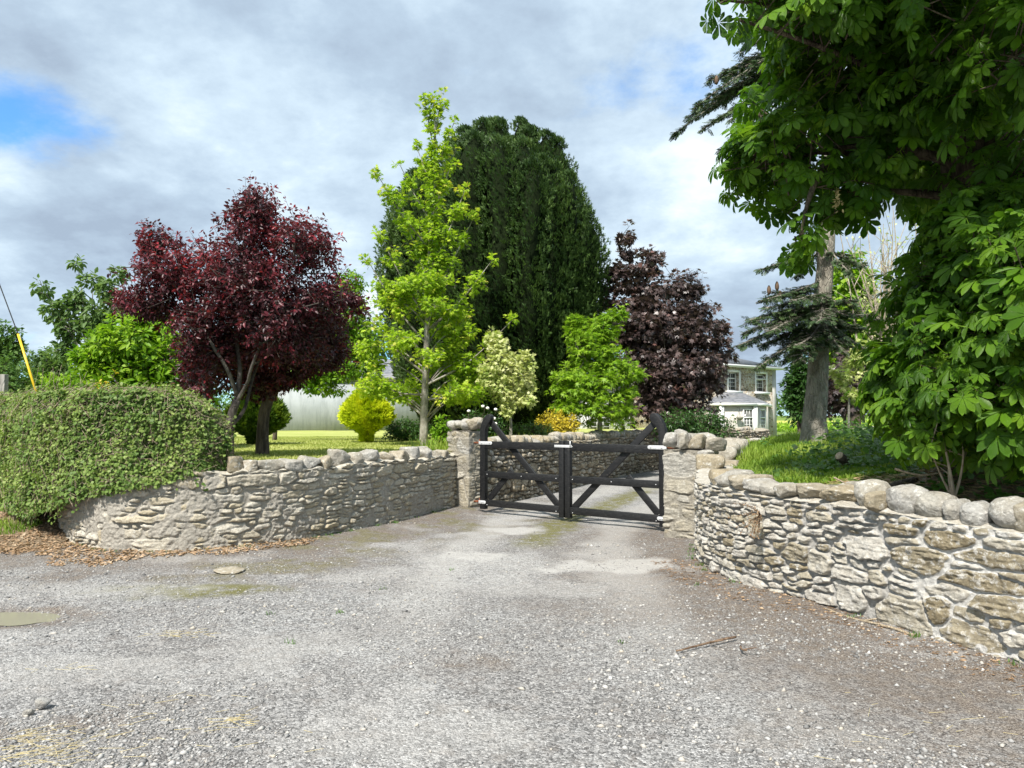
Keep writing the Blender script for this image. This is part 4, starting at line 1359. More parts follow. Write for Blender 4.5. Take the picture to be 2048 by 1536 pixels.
def stick(pts, r0, r1, label, m, seed):
    r = np.random.default_rng(seed)
    p, s = smooth_path([(a[0], a[1], 0.03 + z) for a, z in pts], 0.04)
    p[:, :2] += r.normal(0, 0.004, (len(p), 2))
    mb = MB().tube(p, np.linspace(r0, r1, len(p)), 6, rough=0.15, seed=seed)
    k = len(p) // 2
    mb.tube([p[k], p[k] + np.array([0.08, -0.05, 0.03])], [r1, r1 * 0.5], 5)
    return tag(mb.build('stick', m, smooth=True), label, 'stick')


stick([(G(1352, 1311), 0), (G(1400, 1302), 0.01), (G(1440, 1293), 0.015), (G(1472, 1285), 0.01)], 0.006, 0.009, 'thin dark red twig lying alone on the gravel', M_TWIG, 1)
stick([(G(1648, 1228), 0.02), (G(1700, 1248), 0.02), (G(1770, 1268), 0.03), (G(1832, 1286), 0.02)], 0.007, 0.011, 'long pale stick lying along the foot of the boulder-topped wall', M_TWIGPALE, 2)
stick([(G(1478, 1300), 0), (G(1486, 1312), 0.01), (G(1496, 1316), 0.02)], 0.008, 0.006, 'short crooked brown twig beside the dark red twig', M_TWIG, 3)
# ------------------------------------------------------------------ leaf shapes (x across, y along, z out of the blade); triangles only
def tmpl(v, f):
    return np.array(v, float), np.array(f, int)


T_OVAL = tmpl([(0, 0, 0), (-.24, .36, .05), (.24, .36, .05), (0, .42, -.02), (-.17, .72, .03), (.17, .72, .03), (0, 1, -.12)],
              [(0, 3, 1), (0, 2, 3), (1, 3, 4), (3, 2, 5), (4, 3, 6), (3, 5, 6)])
T_SIMPLE = tmpl([(0, 0, 0), (-.26, .45, .05), (.26, .45, .05), (0, 1, -.08)], [(0, 3, 1), (0, 2, 3)])


def star(lobes, valley, droop=0.12):
    """palmate leaf outline: lobe tips (angle, length) and valleys between"""
    pts = [(0, 0, 0)]
    ring = []
    for i, (a, l) in enumerate(lobes):
        a = math.radians(a)
        ring.append((math.sin(a) * l, 0.32 + math.cos(a) * l, -droop * l))
        if i < len(lobes) - 1:
            b = math.radians((lobes[i][0] + lobes[i + 1][0]) / 2)
            ring.append((math.sin(b) * valley, 0.32 + math.cos(b) * valley, 0.04))
    c = (0, 0.32, 0.02)
    v = [pts[0], c] + ring
    f = [(1, 2 + i + 1, 2 + i) for i in range(len(ring) - 1)] + [(0, 1, 2), (0, 2 + len(ring) - 1, 1)]
    return tmpl(v, f)


T_MAPLE = star([(-105, .42), (-52, .62), (0, .68), (52, .62), (105, .42)], .27)
T_PALM = star([(-110, .45), (-55, .70), (0, .78), (55, .70), (110, .45)], .17, .2)
T_IVY = star([(-100, .40), (-45, .50), (0, .62), (45, .50), (100, .40)], .36, .08)


def chestnut_tmpl():
    V, F, UV = [], [], []
    for a, l in ((-118, .58), (-76, .80), (-38, .95), (0, 1.0), (38, .95), (76, .80), (118, .58)):
        ar = math.radians(a)
        c, s = math.cos(ar), math.sin(ar)
        base = len(V)
        prof = [(0.05, 0.0), (0.28, 0.075), (0.50, 0.150), (0.68, 0.195), (0.84, 0.155), (1.0, 0.0)]
        for t, w in prof:
            for sx in (-1, 0, 1):
                x, y = sx * w * l, t * l
                z = -0.32 * t * t * l + (0.05 * l if sx else 0.0) * (w / .2) + 0.04
                V.append((x * c + y * s, -x * s + y * c, z))
                UV.append((abs(sx) * w / .2, t, 0))
        for i in range(len(prof) - 1):
            r0, r1 = base + 3 * i, base + 3 * i + 3
            F += [(r0, r0 + 1, r1), (r0 + 1, r1 + 1, r1), (r0 + 1, r0 + 2, r1 + 1), (r0 + 2, r1 + 2, r1 + 1)]
    V, F = np.array(V), np.array(F)
    return V, F, np.array(UV)


T_CHEST = chestnut_tmpl()


def spray_tmpl(n=9, w=0.05, spread=0.5, seed=0, flat=False, taper=True):
    """tuft or flat comb of narrow blades round an axis (conifer foliage)"""
    r = np.random.default_rng(seed)
    V, F = [], []
    for i in range(n):
        t0 = i / n * 0.75
        if flat:
            side = 1 if i % 2 else -1
            a = side * math.radians(r.uniform(38, 62))
            L = (0.48 * (1 - t0 * 0.7)) if taper else 0.4
            d = np.array([math.sin(a), math.cos(a), r.uniform(-.18, .05)])
            p = np.array([0, t0, 0])
        else:
            az_ = r.uniform(0, 6.28)
            sp = r.uniform(0.15, spread)
            d = np.array([math.cos(az_) * sp, 1.0, math.sin(az_) * sp])
            L = r.uniform(0.45, 0.8)
            p = np.array([math.cos(az_) * 0.05, t0 * 0.7, math.sin(az_) * 0.05])
        d = d / np.linalg.norm(d)
        sd_ = norm(np.cross(d, r.normal(size=3))) if not flat else norm(np.cross(d, np.array([0, 0, 1.0]) + r.normal(size=3) * 0.3))
        b = len(V)
        V += [p, p + d * L * 0.55 + sd_ * w, p + d * L * 0.55 - sd_ * w, p + d * L]
        F += [(b, b + 1, b + 2), (b + 1, b + 3, b + 2)]
    if flat:
        b = len(V)
        V += [np.array([-.03, 0, 0]), np.array([.03, 0, 0]), np.array([0, 1.0, -.03])]
        F += [(b, b + 1, b + 2)]
    return np.array(V), np.array(F)


T_TUFT = spray_tmpl(10, 0.075, 0.62, 3)
T_YEW = spray_tmpl(7, 0.10, 0.75, 8)
T_TUFTFINE = spray_tmpl(12, 0.055, 0.75, 4)
T_COMB = spray_tmpl(16, 0.045, 0.5, 5, flat=True)


def put(mb, T, pos, axis, nrm, scale, val, m=0, luv=False):
    """instances of a leaf shape as real faces: axis = stem to tip, nrm = upper side"""
    V, F = T[0], T[1]
    pos, axis, nrm = np.asarray(pos), norm(axis), np.asarray(nrm, float)
    x = norm(np.cross(axis, nrm))
    z = np.cross(x, axis)
    n, k = len(pos), len(V)
    sc = np.broadcast_to(np.asarray(scale, float), (n,))[:, None, None]
    Vs = V[None] * sc
    v = pos[:, None] + Vs[..., 0:1] * x[:, None] + Vs[..., 1:2] * axis[:, None] + Vs[..., 2:3] * z[:, None]
    f = (F[None] + (np.arange(n) * k)[:, None, None]).reshape(-1, 3)
    vat = {'luv': np.tile(T[2], (n, 1))} if luv else None
    mb.add(v.reshape(-1, 3), tri=f, m=m, val=np.repeat(np.clip(val, 0, 1), len(F)), vat=vat)


def ell_points(r, ells, n, shell=0.45, lump=0.28, seed=0, freq=2.2):
    """points in a union of ellipsoids (centre, radii, weight), denser towards the outside, with a lumpy outline"""
    w = np.array([e[2] * (np.prod(e[1]) ** 0.75) for e in ells])
    k = r.choice(len(ells), n, p=w / w.sum())
    c = np.array([e[0] for e in ells])[k]
    R = np.array([e[1] for e in ells])[k]
    d = norm(r.normal(size=(n, 3)))
    rad = r.random(n) ** shell
    rad = rad * (1 + lump * fbm(d * freq + k[:, None] * 7.7, seed, 3))
    return c + d * R * rad[:, None], d, rad, k


def jitter_dir(r, d, amt):
    return norm(d + r.normal(size=d.shape) * amt)


def bent(a, b, r, sag=0.0, wig=0.06, n=7):
    a, b = np.asarray(a, float), np.asarray(b, float)
    t = np.linspace(0, 1, n)[:, None]
    L = np.linalg.norm(b - a)
    o = r.normal(size=3) * wig * L
    p = a + (b - a) * t + o * (t * (1 - t) * 2)
    p[:, 2] += sag * L * (t[:, 0] * (1 - t[:, 0])) * 2
    return p


def broadleaf(name, label, cat, base, trunk, limbs, ells, leaf, bark, T, lsize, ntwig, per, nsec=50, twigL=0.55, seed=0, droop=0.25, upn=0.6,
              group=None, lump=0.28, shell=0.45, tipcol=0.0, valf=None, luv=False, secr=0.012, twigr=0.004, freq=2.2, layered=0.0):
    """a tree: trunk and limbs as tubes, then secondary branches, twigs and leaves on the twigs"""
    r = np.random.default_rng(seed)
    t = thing(name, label, cat, base, group)
    tk = MB()
    skel = []
    for pts, r0, r1 in [trunk] + limbs:
        p, s = smooth_path(pts, 0.08)
        rad = r0 + (r1 - r0) * (s / s[-1]) ** 0.8
        tk.tube(p, rad, 10 if r0 > 0.05 else 7, rough=0.14, seed=seed)
        skel.append(p[len(p) // 4:] if len(skel) == 0 else p)
    sk = np.concatenate(skel)
    tips, _, _, _ = ell_points(r, ells, nsec, 0.3, lump, seed, freq)
    sec = [sk]
    for q in tips:
        dd = np.linalg.norm(sk - q, axis=1) + 1.0 * np.maximum(0, sk[:, 2] - q[2] + 0.1)
        i = int(np.argmin(dd))
        p = bent(sk[i], q, r, 0.05, 0.08, 8)
        tk.tube(p, np.linspace(secr, secr * 0.4, len(p)), 5, cap=False)
        sec.append(p[2:])
    sk2 = np.concatenate(sec)
    tk.build('trunk', bark, t, smooth=True)
    q, d, rad, k = ell_points(r, ells, ntwig, shell, lump, seed, freq)
    if layered:
        q[:, 2] = q[:, 2] + layered * 0.5 * np.sin(q[:, 2] * 2 * math.pi / layered + 3 * fbm(q * 0.8, seed + 3, 2)) / 1.6
    near = np.empty_like(q)
    for i in range(0, ntwig, 400):
        dd = ((q[i:i + 400, None] - sk2[None]) ** 2).sum(-1)
        near[i:i + 400] = sk2[np.argmin(dd, 1)]
    off = q - near
    L = np.linalg.norm(off, axis=1)
    tl = np.minimum(L, twigL * r.uniform(0.6, 1.3, ntwig))
    dirn = norm(0.6 * norm(off) + 0.5 * d + np.array([0, 0, 0.18]) + r.normal(size=q.shape) * 0.25)
    A = q - dirn * tl[:, None]
    cr = MB()
    cr.segs(A, q, twigr, twigr * 0.5, m=1)
    # leaves
    n = ntwig * per
    ti = np.repeat(np.arange(ntwig), per)
    f = r.random(n) ** 0.7
    pos = A[ti] + (q[ti] - A[ti]) * (0.15 + 0.9 * f)[:, None]
    side = norm(np.cross(dirn[ti], r.normal(size=(n, 3))))
    ax = norm(dirn[ti] * 0.55 + side * 0.9 - np.array([0, 0, droop]))
    pos = pos + side * (lsize * r.uniform(0.1, 0.6, n))[:, None]
    nr = norm(np.array([0, 0, upn]) + d[ti] * 0.35 + r.normal(size=(n, 3)) * 0.42)
    val = r.normal(0.45, 0.17, n) + 0.18 * np.repeat(r.normal(0, 1, ntwig), per) * 0.8
    if valf is not None:
        val = valf(pos, val, rad[ti], r)
    put(cr, T, pos, ax, nr, lsize * r.uniform(0.65, 1.2, n), val, luv=luv)
    cr.build('crown', [leaf, bark], t)
    return t


def E(px, py, rx, ry, Y, rd=None, w=1.0):
    """ellipsoid from its outline in the photo, at depth Y (radii in photo pixels; depth radius in metres)"""
    k = Y / FPX
    return (P(px, py, Y), np.array([rx * k, rd if rd else rx * k, ry * k]), w)


B_SMOOTH = bark_mat('smooth_grey_bark', (0.16, 0.145, 0.12), (0.33, 0.31, 0.27), 7, 0.5, lichen=(0.40, 0.40, 0.34), strength=0.4)
B_PLUM = bark_mat('plum_bark', (0.04, 0.034, 0.03), (0.11, 0.098, 0.086), 8, 0.5, lichen=(0.26, 0.25, 0.21), strength=0.5)
B_DARK = bark_mat('dark_furrowed_bark', (0.05, 0.04, 0.03), (0.15, 0.12, 0.09), 10, 0.25)
B_FIR = bark_mat('fir_bark', (0.16, 0.145, 0.12), (0.35, 0.32, 0.27), 9, 0.45, lichen=(0.32, 0.33, 0.26), strength=1.0)
B_TWIGGY = bark_mat('bare_twig_bark', (0.30, 0.25, 0.18), (0.48, 0.42, 0.33), 6, 0.4)

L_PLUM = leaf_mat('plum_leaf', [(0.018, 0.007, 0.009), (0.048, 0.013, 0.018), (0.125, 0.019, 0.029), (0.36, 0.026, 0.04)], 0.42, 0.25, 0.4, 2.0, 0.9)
L_LIME = leaf_mat('lime_maple_leaf', [(0.15, 0.28, 0.016), (0.29, 0.44, 0.028), (0.48, 0.61, 0.055), (0.56, 0.45, 0.10)], 0.5, 0.42, 0.25, 1.25, 0.8)
L_GREENM = leaf_mat('green_maple_leaf', [(0.13, 0.26, 0.018), (0.24, 0.40, 0.028), (0.39, 0.55, 0.05)], 0.48, 0.4, 0.28, 1.25, 1.0)
L_VARIEG = leaf_mat('variegated_leaf', [(0.20, 0.31, 0.06), (0.42, 0.50, 0.15), (0.62, 0.64, 0.30), (0.72, 0.72, 0.45)], 0.5, 0.38, 0.25, 1.15, 1.2)
L_CRIMSON = leaf_mat('crimson_maple_leaf', [(0.022, 0.015, 0.015), (0.058, 0.041, 0.040), (0.12, 0.084, 0.078), (0.17, 0.075, 0.062)], 0.36, 0.15, 0.5, 1.6, 0.8)
L_GREEN = leaf_mat('fresh_green_leaf', [(0.06, 0.15, 0.008), (0.13, 0.27, 0.014), (0.25, 0.40, 0.025), (0.36, 0.48, 0.05)], 0.5, 0.4, 0.25, 1.3, 0.7)
L_GREYGREEN = leaf_mat('grey_green_leaf', [(0.06, 0.12, 0.035), (0.12, 0.20, 0.06), (0.22, 0.31, 0.12)], 0.5, 0.4, 0.25, 1.25, 0.7)
L_DARKGREEN = leaf_mat('dark_green_leaf', [(0.02, 0.055, 0.012), (0.045, 0.11, 0.022), (0.09, 0.18, 0.04)], 0.42, 0.3, 0.35, 1.4, 0.9)
L_FAR = leaf_mat('far_tree_leaf', [(0.05, 0.11, 0.025), (0.09, 0.17, 0.04), (0.15, 0.22, 0.06)], 0.6, 0.25, 0.2, 1.3, 0.25)
L_YEW = leaf_mat('yew_needles', [(0.020, 0.042, 0.012), (0.042, 0.082, 0.022), (0.080, 0.140, 0.036), (0.14, 0.215, 0.058)], 0.5, 0.12, 0.3, 1.4, 1.0)
L_GOLD = leaf_mat('golden_conifer', [(0.13, 0.21, 0.006), (0.31, 0.41, 0.010), (0.52, 0.61, 0.018), (0.66, 0.68, 0.03)], 0.55, 0.25, 0.2, 1.2, 2.5)
L_CONIF = leaf_mat('dark_conifer', [(0.02, 0.05, 0.01), (0.06, 0.12, 0.012), (0.19, 0.25, 0.02)], 0.55, 0.2, 0.2, 1.3, 2.0)
L_FIR = leaf_mat('fir_needles', [(0.014, 0.033, 0.011), (0.032, 0.064, 0.021), (0.062, 0.105, 0.034), (0.10, 0.14, 0.05)], 0.5, 0.1, 0.35, 1.3, 1.3)
L_CHEST = leaf_mat('chestnut_leaf', [(0.022, 0.075, 0.004), (0.055, 0.145, 0.007), (0.125, 0.26, 0.014), (0.24, 0.38, 0.024)], 0.38, 0.36, 0.4, 1.6, 0.8, veins=True)
L_IVY = leaf_mat('ivy_leaf', [(0.045, 0.10, 0.02), (0.12, 0.20, 0.04), (0.24, 0.32, 0.08), (0.40, 0.45, 0.18)], 0.52, 0.28, 0.25, 1.2, 1.6)
L_YELLOW = leaf_mat('yellow_shrub_leaf', [(0.45, 0.36, 0.03), (0.66, 0.53, 0.05), (0.76, 0.68, 0.13)], 0.5, 0.3, 0.25, 1.1, 2.0)
L_GRASS = leaf_mat('grass_blade', [(0.10, 0.19, 0.018), (0.18, 0.29, 0.03), (0.29, 0.38, 0.06), (0.48, 0.45, 0.20)], 0.55, 0.35, 0.25, 1.3, 0.9)
L_LAWN = leaf_mat('mown_grass_blade', [(0.16, 0.22, 0.03), (0.29, 0.34, 0.075), (0.43, 0.45, 0.16), (0.54, 0.50, 0.27)], 0.6, 0.3, 0.2, 1.2, 0.6)
L_COVER = leaf_mat('ground_cover_leaf', [(0.035, 0.09, 0.014), (0.085, 0.18, 0.028), (0.17, 0.30, 0.05)], 0.42, 0.3, 0.35, 1.4, 0.9)
L_DEAD = leaf_mat('dead_leaf', [(0.17, 0.105, 0.06), (0.32, 0.21, 0.125), (0.46, 0.33, 0.215), (0.56, 0.46, 0.33)], 0.7, 0.15, 0.2, 1.1, 2.0)
L_STRAW = leaf_mat('dry_straw', [(0.35, 0.27, 0.12), (0.55, 0.45, 0.22), (0.66, 0.58, 0.33)], 0.7, 0.1, 0.2, 1.1, 2.0)
M_INNER = plain_mat('crown_shade_core', (0.010, 0.016, 0.006), 0.95, 0.05, 0.4, 20)  # near-black core inside the crowns: shade between tufts put into its colour
M_PETAL = plain_mat('white_petal', (0.82, 0.80, 0.74), 0.6, 0.2, 0.05)
M_PINK = plain_mat('pink_petal', (0.62, 0.10, 0.22), 0.6, 0.2, 0.1)

# ------------------------------------------------------------------ purple plum trees
Y = 11.0
b = P(457, 921, Y)
trunk = ([b + [0, 0, -0.1], P(458, 880, Y), P(462, 835, Y), P(474, 800, Y)], 0.085, 0.055)
limbs = [([P(474, 800, Y), P(480, 740, Y), P(474, 690, Y), P(470, 600, Y), P(490, 480, Y)], 0.045, 0.010),
         ([P(472, 806, Y), P(495, 765, Y - .1), P(503, 735, Y - .2), P(540, 640, Y - .3), P(590, 520, Y - .4)], 0.032, 0.008),
         ([P(476, 795, Y), P(455, 740, Y - .2), P(425, 690, Y - .3), P(370, 600, Y - .3), P(310, 510, Y - .2)], 0.036, 0.008),
         ([P(455, 880, Y), P(428, 845, Y + .1), P(410, 800, Y + .1), P(400, 740, Y + .2), P(330, 640, Y + .4)], 0.034, 0.008),
         ([P(464, 850, Y), P(490, 815, Y + .3), P(520, 720, Y + .6), P(600, 620, Y + .8), P(680, 560, Y + .8)], 0.034, 0.008)]
ells = [E(482, 555, 105, 105, Y, 1.0, 1.2), E(350, 555, 85, 80, Y, .8), E(305, 610, 72, 45, Y, .7), E(515, 440, 62, 70, Y, .7, 1.3), E(610, 490, 78, 62, Y, .8), E(310, 495, 42, 58, Y, .5), E(650, 600, 85, 60, Y + .2, .8, .8),
        E(420, 650, 75, 85, Y, .8), E(560, 620, 110, 90, Y - .1, 1.0), E(505, 395, 22, 26, Y, .25, 1.4), E(255, 600, 30, 22, Y, .3), E(705, 600, 34, 20, Y, .3, .9), E(450, 700, 70, 60, Y + .3, .7, .9), E(590, 690, 70, 48, Y + .1, .7, .8), E(400, 770, 40, 40, Y + .4, .5, .6)]


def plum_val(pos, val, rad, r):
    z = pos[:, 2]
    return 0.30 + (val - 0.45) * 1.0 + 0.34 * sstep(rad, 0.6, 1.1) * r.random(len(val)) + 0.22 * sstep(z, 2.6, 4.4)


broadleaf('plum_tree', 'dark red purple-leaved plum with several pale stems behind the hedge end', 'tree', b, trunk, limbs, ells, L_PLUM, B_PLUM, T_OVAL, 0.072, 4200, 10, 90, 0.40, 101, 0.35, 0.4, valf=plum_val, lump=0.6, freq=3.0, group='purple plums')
Y = 12.6
b = P(524, 912, Y)
trunk = ([b + [0, 0, -0.15], P(525, 870, Y), P(530, 820, Y), P(548, 775, Y)], 0.125, 0.085)
limbs = [([P(548, 775, Y), P(580, 720, Y), P(640, 640, Y)], 0.07, 0.015), ([P(540, 790, Y), P(530, 720, Y), P(520, 600, Y)], 0.06, 0.015), ([P(560, 765, Y), P(610, 735, Y - .2), P(680, 680, Y - .3)], 0.05, 0.012)]
ells = [E(560, 690, 110, 80, Y, 1.2), E(640, 660, 62, 62, Y, 1.0), E(655, 705, 55, 42, Y + .3, .7), E(470, 720, 80, 75, Y, 1.0, .9), E(530, 765, 55, 40, Y - .1, .7, .8), E(585, 755, 45, 26, Y, .5, .7), E(400, 720, 50, 90, Y, .7, .8), E(630, 705, 60, 42, Y - .2, .8)]
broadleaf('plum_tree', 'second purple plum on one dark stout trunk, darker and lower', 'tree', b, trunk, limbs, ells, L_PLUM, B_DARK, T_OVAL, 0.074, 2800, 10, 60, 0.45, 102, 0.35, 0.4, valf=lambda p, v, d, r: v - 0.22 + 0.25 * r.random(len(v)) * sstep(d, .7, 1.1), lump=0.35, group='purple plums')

# ------------------------------------------------------------------ tall lime-green maple
Y = 17.0
b = P(846, 893, Y)
tp = [b + [0, 0, -0.1], P(848, 850, Y), P(853, 700, Y), P(858, 540, Y), P(866, 400, Y), P(870, 290, Y), P(868, 200, Y)]
limbs, ells = [], []
rr_ = np.random.default_rng(77)
BR = [(850, 835, 725, 700), (852, 800, 960, 760), (850, 790, 745, 760), (853, 770, 1025, 640), (852, 750, 720, 610), (853, 720, 940, 660), (855, 690, 735, 520), (855, 660, 985, 520), (856, 640, 760, 470), (857, 600, 950, 430), (860, 570, 800, 400), (862, 540, 930, 380),
      (862, 500, 752, 345), (866, 450, 800, 330), (868, 420, 912, 300), (868, 380, 832, 290), (869, 340, 910, 240), (868, 300, 848, 195), (868, 280, 884, 185)]
for k, (x0, y0, x1, y1) in enumerate(BR):
    dy = rr_.uniform(-0.7, 0.7) * min(1.0, abs(x1 - x0) / 90)
    a, e = P(x0, y0, Y), P(x1, y1, Y + dy)
    m1 = a + (e - a) * 0.5 + np.array([0, 0, -0.10 * abs(e[0] - a[0])])
    limbs.append(([a, m1, e], 0.032 * (1 if y0 > 500 else .6), 0.007))
    for f, s in ((0.45, 1.0), (0.75, 0.9), (1.0, 0.6)):
        c = a + (e - a) * f + np.array([0, 0, -0.10 * abs(e[0] - a[0]) * (1 - (2 * f - 1) ** 2)])
        R = s * (0.33 if y0 > 480 else 0.22)
        ells.append((c, np.array([R * 1.05, R * 1.25, R * 0.85]), 1.0))
for k in range(34):
    a = rr_.uniform(0, 6.28)
    z = rr_.uniform(560, 800)
    q_ = rr_.uniform(0.8, 1.45) * (1.0 if z > 640 else 0.75)
    c = P(853, z, Y) + np.array([math.cos(a) * q_ - .05, math.sin(a) * q_, 0])
    limbs.append(([P(853, z + 50, Y), (P(853, z + 20, Y) + c) / 2, c], 0.022, 0.006))
    ells.append((c, np.array([0.46, 0.5, 0.24]), 0.9))
for pyy in range(200, 620, 26):
    ells.append((P(866, pyy, Y), np.array([0.24, 0.26, 0.32]) * (0.7 if pyy < 300 else 1.0 + (pyy - 300) / 500), 0.9))


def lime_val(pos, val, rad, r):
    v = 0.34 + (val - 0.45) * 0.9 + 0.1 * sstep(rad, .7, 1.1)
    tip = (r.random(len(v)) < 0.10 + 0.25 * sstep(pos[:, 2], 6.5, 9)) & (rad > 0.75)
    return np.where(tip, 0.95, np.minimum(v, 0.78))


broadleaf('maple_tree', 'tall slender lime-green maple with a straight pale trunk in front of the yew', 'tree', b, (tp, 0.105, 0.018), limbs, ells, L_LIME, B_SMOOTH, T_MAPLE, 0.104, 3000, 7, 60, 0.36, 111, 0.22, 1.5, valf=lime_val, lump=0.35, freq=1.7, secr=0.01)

# ------------------------------------------------------------------ Irish yew: many upright columns
Y = 23.0
yc = P(978, 850, Y)
yew = thing('yew_tree', 'huge dark broad Irish yew of many upright columns filling the middle', 'tree', (yc[0], yc[1], 1.0))
r = np.random.default_rng(31)
KY = Y / FPX
tops = [(788, 335), (800, 350), (822, 328), (850, 320), (880, 300), (905, 262), (925, 240), (950, 236), (985, 228), (1010, 240), (1042, 228), (1066, 230), (1090, 262), (1112, 250), (1125, 268), (1145, 310), (1160, 380), (1172, 378), (1185, 425)]
cols = []
for (px, py) in tops:
    u = (px - 978) / 212.0
    lim = math.sqrt(max(0.05, 1 - u * u)) * 2.6
    for k in range(3):
        w = [-0.92, -0.25, 0.6][k] + r.normal(0, 0.12)
        top = P(px, py, Y)[2] - (0.35 + r.uniform(0, 1.6) if k == 0 else (0 if k == 1 else r.uniform(0, 1.0)))
        pxs = 978 + (px - 978) * 0.85
        h_ = P(px, np.interp(pxs + 24 * np.sign(px - 978) * min(1, abs(px - 978) / 90), [a for a, _ in tops], [a for _, a in tops]), Y)[2]
        top = h_ - (0.3 + r.uniform(0, 1.3) if k == 0 else (0 if k == 1 else r.uniform(0, .9)))
        top = EYE + (top - EYE) * (Y + w * lim) / Y - 0.18
        cols.append(((px - 978) * KY * 0.85 + r.normal(0, 0.10), w * lim, top + r.normal(0, .10), r.uniform(0.56, 0.72)))
for k in range(34):        # shorter outer shoots low down, facing every way
    a = r.uniform(0, 2 * math.pi)
    cols.append((math.cos(a) * 2.45, math.sin(a) * 2.35, 1.0 + r.uniform(3.2, 7.4), r.uniform(0.40, 0.56)))
fo, tr = MB(), MB()
allp, alln = [], []
for (cx, cy, zt, R) in cols:
    n = 26
    t = np.linspace(0, 1, n)
    z = 1.25 + (zt - 1.25) * t
    bul = np.interp(z, [1.2, 2.2, 4.5, 6.5, 8.5, 11], [0.60, 0.84, 0.98, 1.01, 1.0, 0.95])
    p = np.stack([yc[0] + cx * bul + 0.12 * np.sin(z * 0.9 + cx * 5), yc[1] + cy * bul + 0.1 * np.cos(z * 0.8 + cy * 3), z], 1)
    rad = R * np.minimum(1, np.minimum(0.45 + t * 2.5, ((1 - t) * (zt - 1.25) / 1.1) ** 0.6 + 0.04))
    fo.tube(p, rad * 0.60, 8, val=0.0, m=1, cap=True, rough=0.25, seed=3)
    m = int(215 * (zt - 1.25) * (R / 0.6))
    tt_ = r.random(m)
    th = r.uniform(0, 2 * math.pi, m)
    pc = np.stack([np.interp(tt_, t, p[:, k]) for k in range(3)], 1)
    rd = np.interp(tt_, t, rad) * r.uniform(0.78, 1.12, m)
    nn = np.stack([np.cos(th), np.sin(th), np.where(tt_ > 0.93, 1.2, 0.15)], 1)
    allp.append(pc + norm(nn) * rd[:, None])
    alln.append(norm(nn))
tr.tube([(yc[0], yc[1], 0.8), (yc[0], yc[1], 3), (yc[0] + .1, yc[1], 6)], [0.5, 0.4, 0.15], 10, rough=0.2)
for k in range(9):
    a = k * 0.7
    tr.tube([(yc[0] + .3 * math.cos(a), yc[1] + .3 * math.sin(a), 0.9), (yc[0] + 1.2 * math.cos(a), yc[1] + math.sin(a), 2.0), (yc[0] + 1.7 * math.cos(a), yc[1] + 1.4 * math.sin(a), 4)], [0.16, 0.11, 0.05], 7)
tr.build('trunk', B_DARK, yew, smooth=True)
allp, alln = np.concatenate(allp), np.concatenate(alln)
n = len(allp)
ax = norm(alln * 0.85 + np.array([0, 0, 0.9]) + r.normal(size=(n, 3)) * 0.25)
cl = fbm(allp * 1.6, 5, 3)
put(fo, T_YEW, allp, ax, alln, r.uniform(0.11, 0.20, n), 0.48 + 0.34 * cl + r.normal(0, 0.2, n))
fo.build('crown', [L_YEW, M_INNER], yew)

# ------------------------------------------------------------------ clipped golden conifer and the darker one
def tuft_conifer(name, label, base, prof, rx, ry, H, L, n, size, seed, stemh, T=T_TUFTFINE, lum=0.0):
    r = np.random.default_rng(seed)
    t = thing(name, label, 'conifer', base)
    tr = MB()
    for k in range(6):
        a = k * 1.05
        tr.tube([base + np.array([0.03 * math.cos(a), 0.03 * math.sin(a), -0.05]), base + np.array([rx * .35 * math.cos(a), ry * .35 * math.sin(a), H * .32]), base + np.array([rx * .5 * math.cos(a), ry * .5 * math.sin(a), H * .6])], [0.05, 0.035, 0.012], 6)
    tr.tube([base - [0, 0, .1], base + [0, 0, H * .7]], [0.06, 0.02], 7)
    tr.build('trunk', B_DARK, t, smooth=True)
    th = r.uniform(0, 2 * math.pi, n)
    z = r.random(n) ** 0.9
    pr = np.interp(z, [a for a, _ in prof], [b_ for _, b_ in prof])
    d = np.stack([np.cos(th), np.sin(th), 0 * th], 1)
    lump_ = 1 + 0.22 * fbm(np.stack([np.cos(th) * 3.8, np.sin(th) * 2.4, z * 5], 1), seed, 3) + 0.10 * fbm(np.stack([np.cos(th) * 7, np.sin(th) * 7, z * 14], 1), seed + 4, 2)
    rad = pr * lump_ * np.where(r.random(n) < 0.25, r.uniform(0.55, 0.9, n), r.uniform(0.9, 1.04, n))
    pos = base + np.stack([d[:, 0] * rx * rad, d[:, 1] * ry * rad, z * H], 1)
    ax = norm(d * 0.9 + np.array([0, 0, 0.75]) + r.normal(size=(n, 3)) * 0.25)
    fo = MB()
    zz_ = np.linspace(prof[0][0] + 0.02, 0.97, 14)
    c = np.stack([base[0] + 0 * zz_, base[1] + 0 * zz_, base[2] + zz_ * H], 1)
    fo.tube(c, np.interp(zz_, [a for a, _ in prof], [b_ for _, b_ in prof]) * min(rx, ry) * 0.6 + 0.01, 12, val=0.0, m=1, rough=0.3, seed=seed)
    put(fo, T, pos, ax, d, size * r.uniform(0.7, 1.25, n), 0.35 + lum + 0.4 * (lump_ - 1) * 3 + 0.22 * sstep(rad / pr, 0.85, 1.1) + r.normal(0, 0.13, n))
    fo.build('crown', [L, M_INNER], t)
    return t


